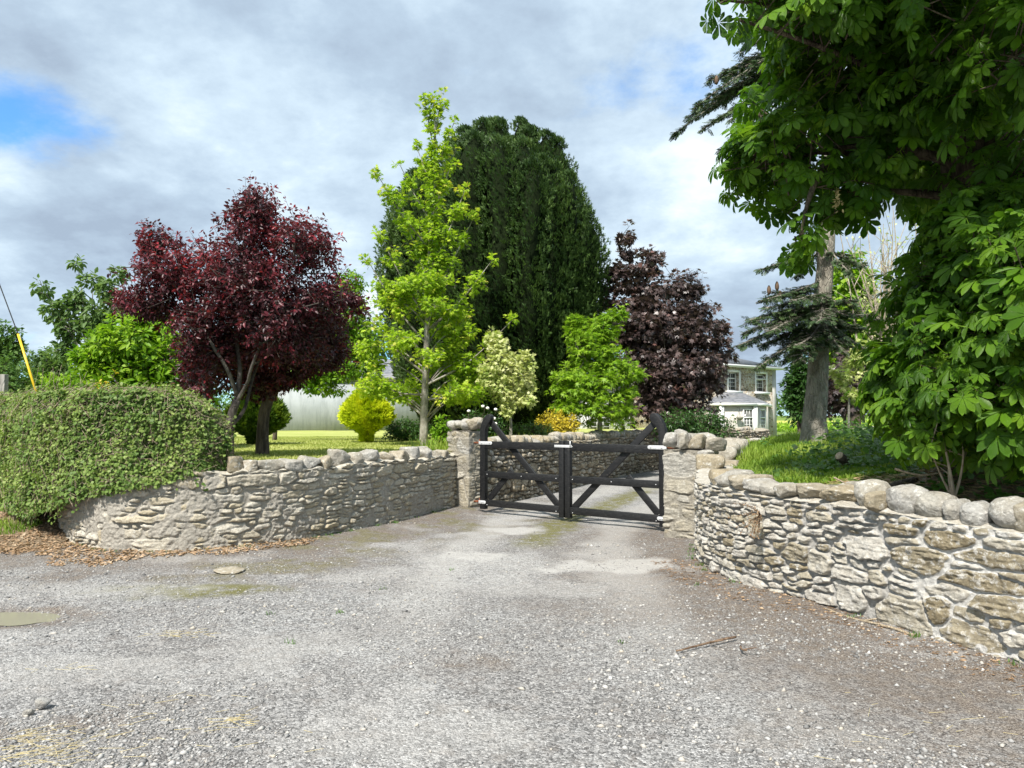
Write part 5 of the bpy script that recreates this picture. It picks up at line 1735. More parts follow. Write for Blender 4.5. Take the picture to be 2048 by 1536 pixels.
Y = 19.3
PROF = [(0.13, 0.10), (0.20, 0.34), (0.30, 0.80), (0.42, 1.0), (0.58, 0.88), (0.74, 0.58), (0.87, 0.30), (0.96, 0.12), (1.0, 0.04)]
tuft_conifer('golden_conifer', 'small bright yellow teardrop conifer standing alone on the lawn', P(733, 886, Y), PROF, 0.60, 0.56, 1.52, L_GOLD, 4600, 0.16, 41, 0.2, T=T_TUFT, lum=0.22)
Y = 17.5
tuft_conifer('dark_conifer', 'rounded dark conifer with yellowish tips behind the stout plum trunk', P(512, 893, Y), PROF, 0.62, 0.6, 1.4, L_CONIF, 3800, 0.19, 42, 0.2, T=T_TUFT, lum=-0.02)

# ------------------------------------------------------------------ variegated, green and crimson maples
Y = 16.5
b = P(1022, 868, Y) * [1, 1, 0] + [0, 0, 1.0]
ells = [E(1005, 735, 50, 36, Y, .5), E(1000, 700, 26, 28, Y, .3), E(985, 675, 16, 18, Y, .2), E(1040, 745, 30, 42, Y, .4), E(975, 755, 18, 25, Y, .25), E(1012, 780, 42, 26, Y, .4), E(1050, 800, 24, 14, Y - .1, .3), E(1015, 815, 20, 22, Y, .3), E(1052, 712, 16, 16, Y, .2), E(1062, 765, 12, 22, Y, .2)]
limbs = [([P(1021, 830, Y), P(1010, 770, Y), P(988, 690, Y)], 0.022, 0.006), ([P(1022, 820, Y), P(1035, 770, Y), P(1048, 725, Y)], 0.02, 0.006), ([P(1022, 835, Y), P(1038, 812, Y), P(1058, 800, Y - .1)], 0.015, 0.006)]
broadleaf('variegated_maple', 'little cream-variegated maple behind the left gate leaf', 'tree', b, ([b, P(1021, 830, Y), P(1018, 780, Y), P(1005, 720, Y)], 0.045, 0.01), limbs, ells, L_VARIEG, B_SMOOTH, T_MAPLE, 0.095, 800, 7, 26, 0.25, 121, 0.25, 0.85, lump=0.35, valf=lambda p, v, d, r: v + 0.14 - 0.32 * sstep(p[:, 2], 2.1, 1.5))
Y = 19.5
b = P(1200, 850, Y) * [1, 1, 0] + [0, 0, 1.0]
ells = [E(1180, 690, 48, 46, Y, .7), E(1225, 640, 22, 28, Y, .35), E(1148, 660, 22, 26, Y, .3), E(1195, 665, 45, 30, Y, .5), E(1180, 760, 68, 42, Y, .9), E(1240, 745, 42, 28, Y, .6), E(1255, 790, 28, 20, Y, .4), E(1190, 810, 80, 38, Y, .9), E(1122, 770, 28, 26, Y, .4), E(1215, 720, 40, 30, Y, .5), E(1130, 815, 34, 30, Y, .5), E(1240, 830, 40, 20, Y, .5), E(1150, 640, 14, 16, Y, .2), E(1245, 625, 12, 14, Y, .2), E(1282, 752, 12, 10, Y, .2)]
limbs = [([P(1198, 820, Y), P(1180, 740, Y), P(1150, 670, Y)], 0.03, 0.008), ([P(1198, 800, Y), P(1210, 720, Y), P(1226, 640, Y)], 0.03, 0.008), ([P(1199, 830, Y), P(1230, 800, Y), P(1275, 760, Y)], 0.025, 0.008), ([P(1199, 835, Y), P(1160, 815, Y), P(1115, 775, Y)], 0.025, 0.008)]
broadleaf('green_maple', 'bright fresh green star-leaved maple between the variegated and crimson maples', 'tree', b, ([b, P(1199, 800, Y), P(1195, 720, Y), P(1205, 650, Y)], 0.07, 0.012), limbs, ells, L_GREENM, B_SMOOTH, T_PALM, 0.15, 1500, 7, 50, 0.35, 122, 0.22, 1.5, lump=0.3, layered=0.42)
Y = 23.0
b = P(1335, 860, Y) * [1, 1, 0] + [0, 0, 1.0]
ells = [E(1320, 650, 85, 65, Y, 1.5), E(1300, 590, 42, 45, Y, .9), E(1258, 560, 46, 50, Y, .8), E(1255, 490, 24, 38, Y, .4, 1.2), E(1300, 525, 30, 30, Y, .5), E(1370, 580, 45, 45, Y, .8), E(1390, 660, 65, 60, Y, 1.1), E(1430, 710, 42, 40, Y, .7), E(1320, 740, 120, 55, Y, 1.8), E(1400, 760, 60, 35, Y, 1.0), E(1270, 660, 60, 70, Y, 1.0), E(1320, 810, 110, 35, Y, 1.6), E(1200, 575, 32, 30, Y, .5, .8), E(1195, 620, 30, 26, Y, .4, .7), E(1205, 680, 40, 40, Y, .6, .8), E(1440, 650, 18, 20, Y, .3), E(1112, 725, 20, 12, Y, .3, .4), E(1225, 545, 22, 26, Y, .4), E(1225, 600, 24, 24, Y, .4)]
limbs = [([P(1334, 800, Y), P(1300, 680, Y), P(1262, 540, Y), P(1245, 470, Y)], 0.08, 0.01), ([P(1334, 790, Y), P(1350, 680, Y), P(1370, 580, Y)], 0.07, 0.01), ([P(1336, 810, Y), P(1385, 730, Y), P(1430, 700, Y)], 0.06, 0.01), ([P(1334, 810, Y), P(1280, 730, Y), P(1200, 600, Y)], 0.05, 0.01), ([P(1334, 805, Y), P(1330, 700, Y - .9), P(1320, 640, Y - 1.2)], 0.05, 0.01)]
broadleaf('crimson_maple', 'big blackish purple maple standing in front of the stone house', 'tree', b, ([b, P(1335, 800, Y), P(1328, 700, Y), P(1310, 600, Y)], 0.14, 0.03), limbs, ells, L_CRIMSON, B_DARK, T_MAPLE, 0.17, 4000, 6, 110, 0.5, 123, 0.4, 0.7, lump=0.5, layered=0.55)

# ------------------------------------------------------------------ shrubs and small trees on the left
Y = 15.0
b = P(300, 860, Y) * [1, 1, 0] + [0, 0, 0.95]
ells = [E(285, 690, 95, 62, Y, 1.2), E(215, 720, 60, 45, Y, .8), E(330, 740, 80, 60, Y, 1.0), E(255, 770, 80, 40, Y, 1.0), E(300, 650, 45, 28, Y, .5), E(175, 715, 30, 22, Y, .4), E(370, 790, 60, 45, Y, .8)]
limbs = [([b, P(290, 760, Y), P(260, 660, Y)], 0.05, 0.01), ([b, P(330, 770, Y), P(370, 710, Y)], 0.05, 0.01), ([b, P(250, 780, Y), P(180, 720, Y)], 0.04, 0.01)]
broadleaf('shrub_tree', 'leafy yellow-green shrub tree rising over the hedge left of the plum', 'tree', b, ([b, P(300, 800, Y), P(295, 740, Y)], 0.08, 0.04), limbs, ells, L_GREEN, B_DARK, T_OVAL, 0.15, 1700, 8, 60, 0.45, 131, 0.3, 0.75, lump=0.33, layered=0.35)
Y = 17.0
b = P(195, 800, Y) * [1, 1, 0] + [0, 0, 0.95]
ells, limbs = [], []
for (x1, y1, w) in ((85, 575, 18), (110, 620, 26), (155, 525, 14), (185, 560, 20), (150, 600, 26), (215, 580, 22), (190, 640, 40), (140, 660, 32), (235, 550, 16), (210, 690, 40), (240, 620, 30), (130, 700, 24)):
    ells.append(E(x1, y1, w, w * 0.9, Y, w * Y / FPX, 1.0))
    limbs.append(([P(185, 760, Y), P(185 + (x1 - 185) * 0.45, 760 + (y1 - 760) * 0.5, Y), P(x1, y1, Y)], 0.03, 0.007))
broadleaf('cherry_tree', 'thin airy grey-green tree with long reaching twigs behind the shrub tree', 'tree', b, ([b, P(190, 770, Y), P(185, 740, Y)], 0.07, 0.04), limbs, ells, L_GREYGREEN, B_SMOOTH, T_OVAL, 0.165, 480, 7, 20, 0.5, 132, 0.55, 0.6, lump=0.4)
Y = 21.0
b = P(550, 850, Y) * [1, 1, 0] + [0, 0, 1.0]
ells = [E(700, 575, 40, 38, Y, .6), E(685, 640, 62, 62, Y, .9), E(720, 690, 45, 40, Y, .7), E(640, 745, 50, 32, Y, .8), E(690, 740, 60, 30, Y, .9), E(600, 760, 40, 22, Y, .6), E(650, 780, 45, 14, Y, .6, .7)]
limbs = [([P(556, 760, Y), P(650, 690, Y), P(700, 580, Y)], 0.05, 0.01), ([P(556, 770, Y), P(600, 750, Y), P(640, 750, Y)], 0.04, 0.01), ([P(556, 755, Y), P(640, 720, Y), P(735, 715, Y)], 0.04, 0.01)]
broadleaf('apple_tree', 'mid green tree peeping between the plums and the tall lime maple', 'tree', b, ([b, P(552, 800, Y), P(560, 700, Y)], 0.07, 0.03), limbs, ells, L_GREEN, B_DARK, T_OVAL, 0.13, 1200, 8, 40, 0.5, 133, 0.35, 0.7, lump=0.35, valf=lambda p, v, d, r: v - 0.12)


def bush(name, label, cat, c, R, L, T, ls, n, per, seed, group=None, flowers=None, valf=None):
    """low shrub: stems from the ground, leaves through a lumpy dome"""
    c = np.asarray(c, float)
    e = [(c + [0, 0, R[2] * 0.55], np.array([R[0], R[1], R[2] * 0.55]), 1.0), (c + [R[0] * .35, -R[1] * .2, R[2] * 0.45], np.array(R) * [.6, .7, .42], .8), (c + [-R[0] * .38, -R[1] * .2, R[2] * 0.4], np.array(R) * [.6, .7, .42], .8)]
    rr = np.random.default_rng(seed)
    limbs = [([c, c + np.array([math.cos(a) * R[0] * .4, math.sin(a) * R[1] * .4, R[2] * .5]), c + np.array([math.cos(a) * R[0] * .7, math.sin(a) * R[1] * .7, R[2] * .85])], 0.016, 0.005) for a in rr.uniform(0, 6.28, 6)]
    t = broadleaf(name, label, cat, c, ([c - [0, 0, .1], c + [0, 0, R[2] * .4], c + [0.02, 0, R[2] * .8]], 0.03, 0.008), limbs, e, L, B_DARK, T, ls, n, per, 14, min(R) * .45, seed, 0.25, 0.7, group, 0.3, valf=valf)
    if flowers:
        cnt, fm, fs = flowers
        for k in range(cnt):
            d = norm(np.array([rr.normal() * 0.8, -abs(rr.normal()) - .3, abs(rr.normal()) * .7]))
            p = c + [0, 0, R[2] * .55] + d * np.array([R[0], R[1], R[2] * .55]) * 1.02
            v, F = stone_blob(p, (fs, fs, fs * .8), None, seed * 7 + k, 0.8, 1)
            MB().add(v, tri=F).build('flower', fm, t, smooth=True)
    return t


def at_lawn(px, Y, z=LAWN_Z):
    return np.array([(px - 1024) / FPX * Y, Y, z])


bush('rose_bush', 'rose bush with a few white blooms behind the cobble-topped pier', 'bush', at_lawn(968, 15.6), (0.5, 0.4, 0.85), L_DARKGREEN, T_OVAL, 0.06, 330, 7, 141, flowers=(9, M_PETAL, 0.085))
bush('yellow_shrub', 'low golden yellow shrub above the garden wall', 'bush', at_lawn(1112, 19.0, 1.05), (0.66, 0.5, 0.74), L_YELLOW, T_OVAL, 0.07, 620, 8, 142)
bush('laurel_shrub', 'low dark green shrub under the yew beside the golden conifer', 'bush', at_lawn(815, 20.5, 1.0), (0.75, 0.6, 0.62), L_DARKGREEN, T_OVAL, 0.08, 420, 8, 143)
bush('garden_shrub', 'dull green leafy shrub between the variegated maple and the yellow shrub', 'bush', at_lawn(1060, 17.2), (0.55, 0.5, 0.55), L_GREYGREEN, T_OVAL, 0.075, 350, 8, 144)
bush('garden_shrub', 'dark shadowed shrub filling the foot of the crimson maple', 'bush', at_lawn(1385, 20.5, 0.85), (1.3, 0.8, 1.05), L_DARKGREEN, T_OVAL, 0.09, 620, 8, 145)
bush('garden_shrub', 'pale leafy shoot between the lime maple trunk and the pier', 'bush', at_lawn(884, 15.0), (0.22, 0.2, 0.65), L_GREEN, T_OVAL, 0.09, 90, 7, 146)
bush('spindle_shrub', 'small orange-tipped shrub poking out of the hedge top', 'bush', np.array([*P(212, 800, 12.3)[:2], 1.1]), (0.3, 0.3, 1.25), L_YELLOW, T_OVAL, 0.06, 110, 6, 147, valf=lambda p, v, d, r: v - .2)
bush('garden_shrub', 'dark green shrub under the big green shrub tree', 'bush', at_lawn(350, 13.0), (1.0, 0.6, 1.15), L_DARKGREEN, T_OVAL, 0.085, 620, 8, 148, flowers=(3, M_PINK, 0.07))

# ------------------------------------------------------------------ far left and distance
def far_tree(name, label, px, pyb, pyt, w, Y, L, seed, n=520, group='trees beyond the garden', shape=(1.0, 0.8)):
    k = Y / FPX
    b = P(px, pyb, Y)
    H, Wd = (pyb - pyt) * k, w * k / 2
    r = np.random.default_rng(seed)
    e = [(b + [0, 0, H * .58], np.array([Wd * .85, Wd * .8, H * .42]), 1.2)]
    for q in range(6):
        a = r.uniform(0, 6.28)
        e.append((b + [math.cos(a) * Wd * .5, math.sin(a) * Wd * .5, H * r.uniform(.35, .75)], np.array([Wd * .5, Wd * .5, H * .24]), .8))
    limbs = [([b + [0, 0, H * .25], x[0]], 0.02 * H, 0.006 * H) for x in e[1:]]
    return broadleaf(name, label, 'tree', b, ([b - [0, 0, H * .1], b + [0, 0, H * .3], b + [0, 0, H * .75]], 0.035 * H, 0.01 * H), limbs, e, L, B_DARK, T_SIMPLE, 0.075 * H ** 0.75 + 0.03, n, 8, 24, H * .12, seed, 0.3, 0.7, group, 0.3)


far_tree('ash_tree', 'tall round-headed tree cut by the left edge of the photo', -5, 830, 640, 90, 46, L_FAR, 151, 520)
far_tree('thorn_tree', 'rounded olive-brown tree between the pole stay and the airy tree', 98, 830, 684, 110, 34, L_GREYGREEN, 152, 600)
far_tree('dark_tree', 'dark broad tree beyond the long grey shed between plum and lime maple', 690, 830, 610, 200, 48, L_DARKGREEN, 153, 600)
for k, (px, top, w, lab) in enumerate(((15, 715, 130, 'green hedgerow bush below the round-headed tree'), (85, 742, 120, 'green hedgerow bush at the yellow guard of the pole stay'), (160, 738, 120, 'green hedgerow bush under the airy grey-green tree'))):
    far_tree('hedgerow_bush', lab, px, 850, top, w, 24 + k, L_GREEN if k else L_FAR, 160 + k, 520, 'hedgerow bushes')

# ------------------------------------------------------------------ behind and right of the fir
far_tree('lime_tree', 'dense dark green columnar tree just left of the fir trunk', 1600, 878, 700, 62, 30, L_DARKGREEN, 171, 520, 'trees behind the fir')
far_tree('leafy_tree', 'green tree seen through the gap right of the fir trunk', 1712, 870, 500, 150, 26, L_GREEN, 172, 900, 'trees behind the fir')
far_tree('leafy_tree', 'dark tree closing the gap under the chestnut behind the bare tree', 1830, 880, 560, 240, 30, L_DARKGREEN, 173, 900, 'trees behind the fir')
Y = 19.0
b = np.array([*P(1690, 860, Y)[:2], 1.15])
broadleaf('purple_maple', 'low dark purple tree right of the fir trunk in shade', 'tree', b, ([b - [0, 0, .2], b + [0, 0, .8], b + [0, 0, 1.8]], 0.06, 0.02), [([b + [0, 0, .7], b + [-.4, 0, 1.4]], .03, .01), ([b + [0, 0, .7], b + [.5, 0, 1.3]], .03, .01)],
          [E(1690, 770, 55, 60, Y, .8), E(1720, 730, 50, 45, Y, .7), E(1660, 800, 35, 35, Y, .6), E(1745, 790, 40, 45, Y, .6)], L_CRIMSON, B_DARK, T_MAPLE, 0.15, 520, 6, 20, 0.4, 174, 0.35, 0.6)
Y = 15.0
b = np.array([*P(1697, 868, Y)[:2], 1.15])
broadleaf('variegated_sapling', 'slim sapling with sparse cream leaves right of the fir trunk', 'tree', b, ([b - [0, 0, .1], P(1698, 810, Y), P(1704, 760, Y), P(1712, 700, Y)], 0.035, 0.01), [([P(1699, 800, Y), P(1718, 770, Y), P(1728, 730, Y)], .015, .005), ([P(1701, 780, Y), P(1690, 750, Y), P(1675, 740, Y)], .012, .005)],
          [E(1690, 755, 28, 26, Y, .3), E(1712, 720, 30, 26, Y, .3), E(1668, 745, 14, 12, Y, .2), E(1722, 690, 22, 18, Y, .3), E(1700, 790, 16, 12, Y, .2)], L_VARIEG, B_SMOOTH, T_MAPLE, 0.10, 170, 5, 12, 0.25, 175, 0.3, 0.85)
# half-bare twiggy tree
Y = 20.0
b = np.array([*P(1765, 860, Y)[:2], 1.1])
t = thing('bare_tree', 'pale half-bare twiggy tree glimpsed below the chestnut branches', 'tree', b)
r = np.random.default_rng(61)
tk = MB()
ends = []
for k in range(26):
    a = b + [r.normal(0, .15), r.normal(0, .15), r.uniform(0.3, 2.4)]
    e = P(1770 + r.normal(0, 42), r.uniform(400, 600), Y + r.normal(0, .5))
    p = bent(a, e, r, 0.0, 0.06, 12)
    tk.tube(p, np.linspace(0.04, 0.007, 12), 5, cap=False)
    for q in range(9):
        i = r.integers(3, 11)
        e2 = p[i] + norm(np.array([r.normal() * .5, r.normal() * .5, 0.9])) * r.uniform(.35, 1.0)
        tk.segs([p[i]], [e2], 0.011, 0.005)
        ends.append(e2)
tk.tube([b - [0, 0, .2], b + [0, 0, 1.2], b + [0, 0, 2.6]], [0.16, 0.12, 0.06], 9, rough=.15)
tk.build('trunk', B_TWIGGY, t, smooth=True)
ends = np.array(ends)
n = len(ends)
cr = MB()
put(cr, T_OVAL, np.repeat(ends, 2, 0) + r.normal(0, .05, (2 * n, 3)), r.normal(size=(2 * n, 3)) + [0, 0, .3], r.normal(size=(2 * n, 3)) + [0, 0, .6], 0.10, r.random(2 * n))
cr.build('crown', L_VARIEG, t)

# ------------------------------------------------------------------ silver fir
Y = 12.0
b = np.array([*P(1630, 888, Y)[:2], float(bank_z(np.array([P(1630, 888, Y)[0]]), np.array([Y]))[0])])
fir = thing('fir_tree', 'tall fir with a thick grey trunk and drooping dark boughs on the bank', 'tree', b)
r = np.random.default_rng(71)
tk, fo = MB(), MB()
pts = [b + [-.02, 0, -.1], b + [-.01, 0, .12], b + [0, 0, .45], P(1634, 780, Y), P(1641, 650, Y), P(1651, 520, Y), P(1656, 400, Y), P(1660, 200, Y), P(1664, 0, Y), P(1668, -150, Y)]
p, s = smooth_path(pts, 0.05)
tk.tube(p, np.interp(s, [0, .15, .5, 1.2, 3, 6, s[-1]], [.31, .235, .19, .165, .135, .115, .04]), 20, rough=0.07, seed=4)
SX, SA, SN, SS, SV = [], [], [], [], []


def fir_bough(a, e, width, sag, seed, dens=1.0):
    rr = np.random.default_rng(seed)
    pth = bent(a, e, rr, -sag, 0.03, 14)
    L = np.linalg.norm(np.asarray(e) - a)
    tk.tube(pth, np.linspace(0.020, 0.006, 14), 6, cap=False, rough=0.1)
    main = norm(np.asarray(e) - np.asarray(a))
    lat = norm(np.cross(main, [0, 0, 1.0]))
    for i in range(int(66 * dens * L)):
        t = rr.uniform(0.12, 1.0)
        q = np.array([np.interp(t, np.linspace(0, 1, 14), pth[:, j]) for j in range(3)])
        sgn = rr.choice([-1, 1])
        l2 = width * (1.05 - 0.75 * t) * rr.uniform(0.4, 1.0)
        d2 = norm(main * rr.uniform(0.5, 1.0) + lat * sgn * rr.uniform(0.5, 1.0) + np.array([0, 0, rr.uniform(-0.45, 0.12)]))
        q2 = q + d2 * l2
        tk.segs([q], [q2], 0.006, 0.003)
        for f in np.arange(0.25, 1.01, 0.14 / max(l2, .14)):
            SX.append(q + (q2 - q) * f)
            SA.append(norm(d2 + rr.normal(size=3) * 0.35 + [0, 0, -.1]))
            SN.append(norm(np.array([0, 0, 1.0]) + rr.normal(size=3) * 0.3))
            SS.append(rr.uniform(0.10, 0.18))
            SV.append(0.35 + 0.35 * f * rr.random() + rr.normal(0, .12))


def on_trunk(py):
    return np.array([np.interp(P(1640, py, Y)[2], p[:, 2], p[:, j]) for j in range(3)])


for k, (y0, x1, y1, dY, w, sg) in enumerate([(600, 1478, 690, -.2, .55, .05), (610, 1500, 640, -.5, .6, .03), (640, 1515, 735, -.7, .5, .06), (580, 1540, 585, .3, .5, .05), (620, 1760, 640, .2, .5, .04), (630, 1735, 700, -.4, .5, .06), (600, 1700, 600, -.8, .5, .05), (640, 1590, 690, -1.1, .45, .08),
                                           (650, 1690, 690, .9, .5, .06), (600, 1560, 640, 1.2, .5, .05), (560, 1525, 600, -.6, .5, .04), (600, 1640, 640, -1.3, .45, .08), (655, 1570, 720, -.3, .4, .06), (645, 1720, 655, .6, .5, .05),
                                           (470, 1515, 540, -.1, .35, .10), (470, 1560, 520, -.7, .35, .1), (480, 1590, 555, .5, .3, .1), (500, 1720, 530, .1, .4, .1), (490, 1700, 545, -.5, .3, .1),
                                           (110, 1350, 268, -.1, .50, -.10), (60, 1390, 215, -.4, .55, -.08), (60, 1420, 160, .3, .6, -.06), (20, 1480, 100, -.2, .6, -.05), (150, 1440, 300, .3, .5, -.04), (0, 1500, 60, .5, .6, 0), (130, 1460, 240, -.6, .5, -.05), (180, 1500, 330, .1, .5, 0), (90, 1440, 190, -.1, .7, -.05), (100, 1375, 235, .25, .6, -.06), (110, 1400, 262, -.35, .55, -.06), (70, 1420, 200, .0, .7, -.05), (60, 1460, 150, .1, .7, -.05), (610, 1490, 665, .35, .6, .05), (625, 1520, 690, .0, .6, .06), (615, 1545, 660, -.9, .6, .05), (640, 1600, 720, -1.0, .5, .08), (620, 1700, 660, .1, .6, .05), (590, 1530, 615, .7, .5, .04), (635, 1680, 700, -.6, .5, .07), (585, 1590, 600, -1.1, .5, .04), (70, 1500, 190, -.3, .7, -.05)]):
    fir_bough(on_trunk(y0), P(x1, y1, Y + dY), w, sg, 800 + k)
tk.build('trunk', B_FIR, fir, smooth=True)
put(fo, T_COMB, SX, np.array(SA), np.array(SN), np.array(SS), np.array(SV))
fo.build('crown', L_FIR, fir)
M_CONE = plain_mat('fir_cone', (0.13, 0.085, 0.055), 0.8, 0.2, 0.3, 60)
for (px, py) in ((1433, 160), (1538, 580), (1554, 572), (1560, 590)):
    c = P(px, py, Y)
    zc = np.linspace(-.08, .08, 7)
    MB().tube([c + [0, 0, a] for a in zc], [.012, .028, .034, .034, .03, .022, .006], 8, rough=.2).build('cone', M_CONE, fir, smooth=True)
# ------------------------------------------------------------------ clipped ivy hedge over the left wall
HED = [(-3.62, 9.22), (-3.95, 9.10), (-4.35, 9.06), (-4.8, 9.12), (-5.35, 9.38), (-6.1, 9.95), (-7.2, 11.1), (-8.6, 12.2), (-11, 14.0), (-15, 16.5)]
hpth, hs = smooth_path(HED, 0.05)
hn = -left_normal(hpth[:, :2])
hn = hn * np.where((hn[:, 1:2] > 0) & (hn[:, 0:1] > -2), -1, 1)
HL = hs[-1]


def hedge_profile(s, a):
    """a: 0 front foot .. 1 over the top to the back; returns offset along normal, height"""
    top = np.interp(s, [0, 0.08, 0.22, 0.42, 0.75, HL], [1.36, 1.58, 1.76, 1.88, 1.95, 1.99])
    bot = np.interp(s, [0, 0.4, 0.9, 1.5, 2.0, 2.35, 2.7, 3.1, HL], [1.0, 0.90, 0.80, 0.64, 0.50, 0.40, 0.32, 0.32, 0.36])
    fr = np.interp(s, [0, 0.3, 0.8, HL], [0.24, 0.40, 0.46, 0.52])
    bk = np.interp(s, [0, 0.3, 0.8, HL], [0.25, 0.45, 0.55, 0.6])
    rc = 0.09
    off = np.where(a < 0.5, fr - rc * sstep(a, 0.40, 0.56), fr - rc - (fr - rc + bk) * np.clip((a - 0.5) / 0.38, 0, 1))
    z = np.where(a < 0.5, bot + (top - bot) * np.minimum(1, a / 0.485) ** 0.95, top)
    z = np.where((a > 0.42) & (a < 0.56), np.minimum(z, top - 0.06 * (1 - sstep(a, 0.42, 0.56)) ** 2), z)
    z = np.where(a > 0.88, top - (top - bot) * (a - 0.88) / 0.12, z)
    return off, z


def hedge_pt(s, a, push=0.0, seed=91):
    b = path_at(hpth, hs, s)
    N = path_at(hn, hs, s)
    off, z = hedge_profile(s, a)
    lump_ = 0.07 * fbm(np.stack([s * 2.2, z * 2.2, a * 3], 1), seed, 3) + 0.045 * fbm(np.stack([s * 7, z * 7, a * 9], 1), seed + 1, 2)
    nn = np.stack([N[:, 0] * (a < .52), N[:, 1] * (a < .52), np.where((a > 0.42) & (a < 0.9), np.where(a < .52, .8, 1.0), 0.05)], 1)
    nn = np.where((a > 0.9)[:, None], np.stack([-N[:, 0], -N[:, 1], 0 * s], 1), nn)
    endn = sstep(s, 0.25, 0.0)[:, None] * np.array([[0.7, 0.35, 0.0]])
    nn = norm(nn + endn)
    p = np.stack([b[:, 0] + N[:, 0] * off, b[:, 1] + N[:, 1] * off, z], 1)
    return p + nn * (lump_ + push)[:, None], nn


r = np.random.default_rng(19)
hedge = thing('ivy_hedge', 'clipped ivy-covered hedge spilling over the end of the grey wall', 'hedge', (hpth[40][0], hpth[40][1], 0.3))
S_, A_ = np.meshgrid(np.linspace(0, HL, 230), np.linspace(0, 1, 46))
cv, _ = hedge_pt(S_.ravel(), A_.ravel(), np.full(S_.size, -0.09))
i = np.arange(45)[:, None] * 230 + np.arange(229)[None]
q = np.stack([i, i + 1, i + 231, i + 230], -1).reshape(-1, 4)
mb = MB().add(cv, quad=q, m=0, val=0.0)
ends_ = [list(range(0, 46 * 230, 230))]
mb.poly.append(ends_[0]); mb.pm.append(0); mb.pv.append(0.0)
M_HEDGE_IN, nt = mat('hedge_inner_twigs')
nz = nt.noise(obj_co(nt), 22.0, 5, 0.7)
out(nt, bsdf(nt, nt.ramp(nz, [(0.35, (0.025, 0.02, 0.01)), (0.6, (0.10, 0.075, 0.04)), (0.75, (0.05, 0.07, 0.02))]), 0.9, 0.1, bump(nt, nz, 1.0, 0.05)))
mb.build('inner_growth', M_HEDGE_IN, hedge, smooth=True)
n = 84000
s = HL * r.random(n) ** 1.7
a = np.where(r.random(n) < 0.72, r.random(n) * 0.5, 0.5 + r.random(n) * 0.42)
p, nn = hedge_pt(s, a, r.normal(-0.012, 0.028, n))
mb = MB()
down = norm(np.array([0, 0, -0.9]) + nn * 0.55 + r.normal(size=(n, 3)) * 0.55)
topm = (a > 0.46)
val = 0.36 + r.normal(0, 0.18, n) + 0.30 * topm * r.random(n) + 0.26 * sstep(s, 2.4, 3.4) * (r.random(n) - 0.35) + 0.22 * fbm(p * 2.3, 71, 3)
put(mb, T_IVY, p, down, norm(nn + np.array([0, 0, .45]) + r.normal(size=(n, 3)) * 0.40), r.uniform(0.026, 0.060, n), val)
# a few shoots standing off the clipped face
k = 900
s2, a2 = HL * r.random(k) ** 1.6, r.uniform(0.1, 0.9, k)
p2, n2 = hedge_pt(s2, a2, np.zeros(k))
e2 = p2 + norm(n2 + r.normal(size=(k, 3)) * 0.6) * r.uniform(.05, .14, k)[:, None]
mb.segs(p2, e2, 0.003, 0.0015, m=1)
put(mb, T_IVY, np.repeat(e2, 2, 0) + r.normal(0, .02, (2 * k, 3)), r.normal(size=(2 * k, 3)), np.array([[0, 0, 1.0]]) + r.normal(size=(2 * k, 3)) * .5, r.uniform(.03, .055, 2 * k), 0.6 + r.normal(0, .15, 2 * k))
mb.build('ivy_leaves', [L_IVY, M_TWIG], hedge)
k = 9000
s3, a3 = HL * r.random(k) ** 1.6, r.uniform(0.0, 0.6, k)
p3, n3 = hedge_pt(s3, a3, r.normal(0.006, 0.02, k))
tdir = norm(np.cross(n3, r.normal(size=(k, 3))) + np.array([0, 0, -.2]))
mb = MB().segs(p3, p3 + tdir * r.uniform(.06, .2, k)[:, None], 0.0032, 0.002)
mb.build('dry_twigs', M_TWIGPALE, hedge)
# ivy trailing down the stone below the clipped edge
mb = MB()
for k in range(90):
    s0 = np.array([r.uniform(0.05, 2.7)])
    a = hedge_pt(s0, np.array([0.03]), np.zeros(1))[0][0]
    nn0 = path_at(hn, hs, s0)[0]
    e = a + np.array([r.normal(0, .07) + nn0[0] * .02, nn0[1] * .02, -abs(r.normal(.07, .07))])
    q = bent(a, e, r, 0, .12, 6)
    mb.tube(q, np.linspace(.004, .002, 6), 4, m=1)
    m_ = max(4, int(60 * np.linalg.norm(e - a)))
    t_ = r.random(m_)
    w_ = np.stack([np.interp(t_, np.linspace(0, 1, 6), q[:, j]) for j in range(3)], 1) + r.normal(0, .025, (m_, 3))
    n3 = np.tile([nn0[0], nn0[1], .35], (m_, 1)) + r.normal(size=(m_, 3)) * .35
    put(mb, T_IVY, w_, np.array([[0, 0, -1.0]]) + r.normal(size=(m_, 3)) * .6, n3, r.uniform(.028, .052, m_), .35 + r.normal(0, .17, m_))
mb.build('trailing_ivy', [L_IVY, M_TWIG], hedge)
# bare upright stems over the hedge top
for k in range(14):
    a0 = P(r.uniform(60, 200), 785, 11.0 + r.uniform(-.4, .8))
    MB().tube(bent(a0, a0 + [r.normal(0, .1), r.normal(0, .05), r.uniform(.15, .42)], r, 0, .1, 5), np.linspace(.005, .002, 5), 4).build('stray_stem', M_TWIGPALE, hedge)

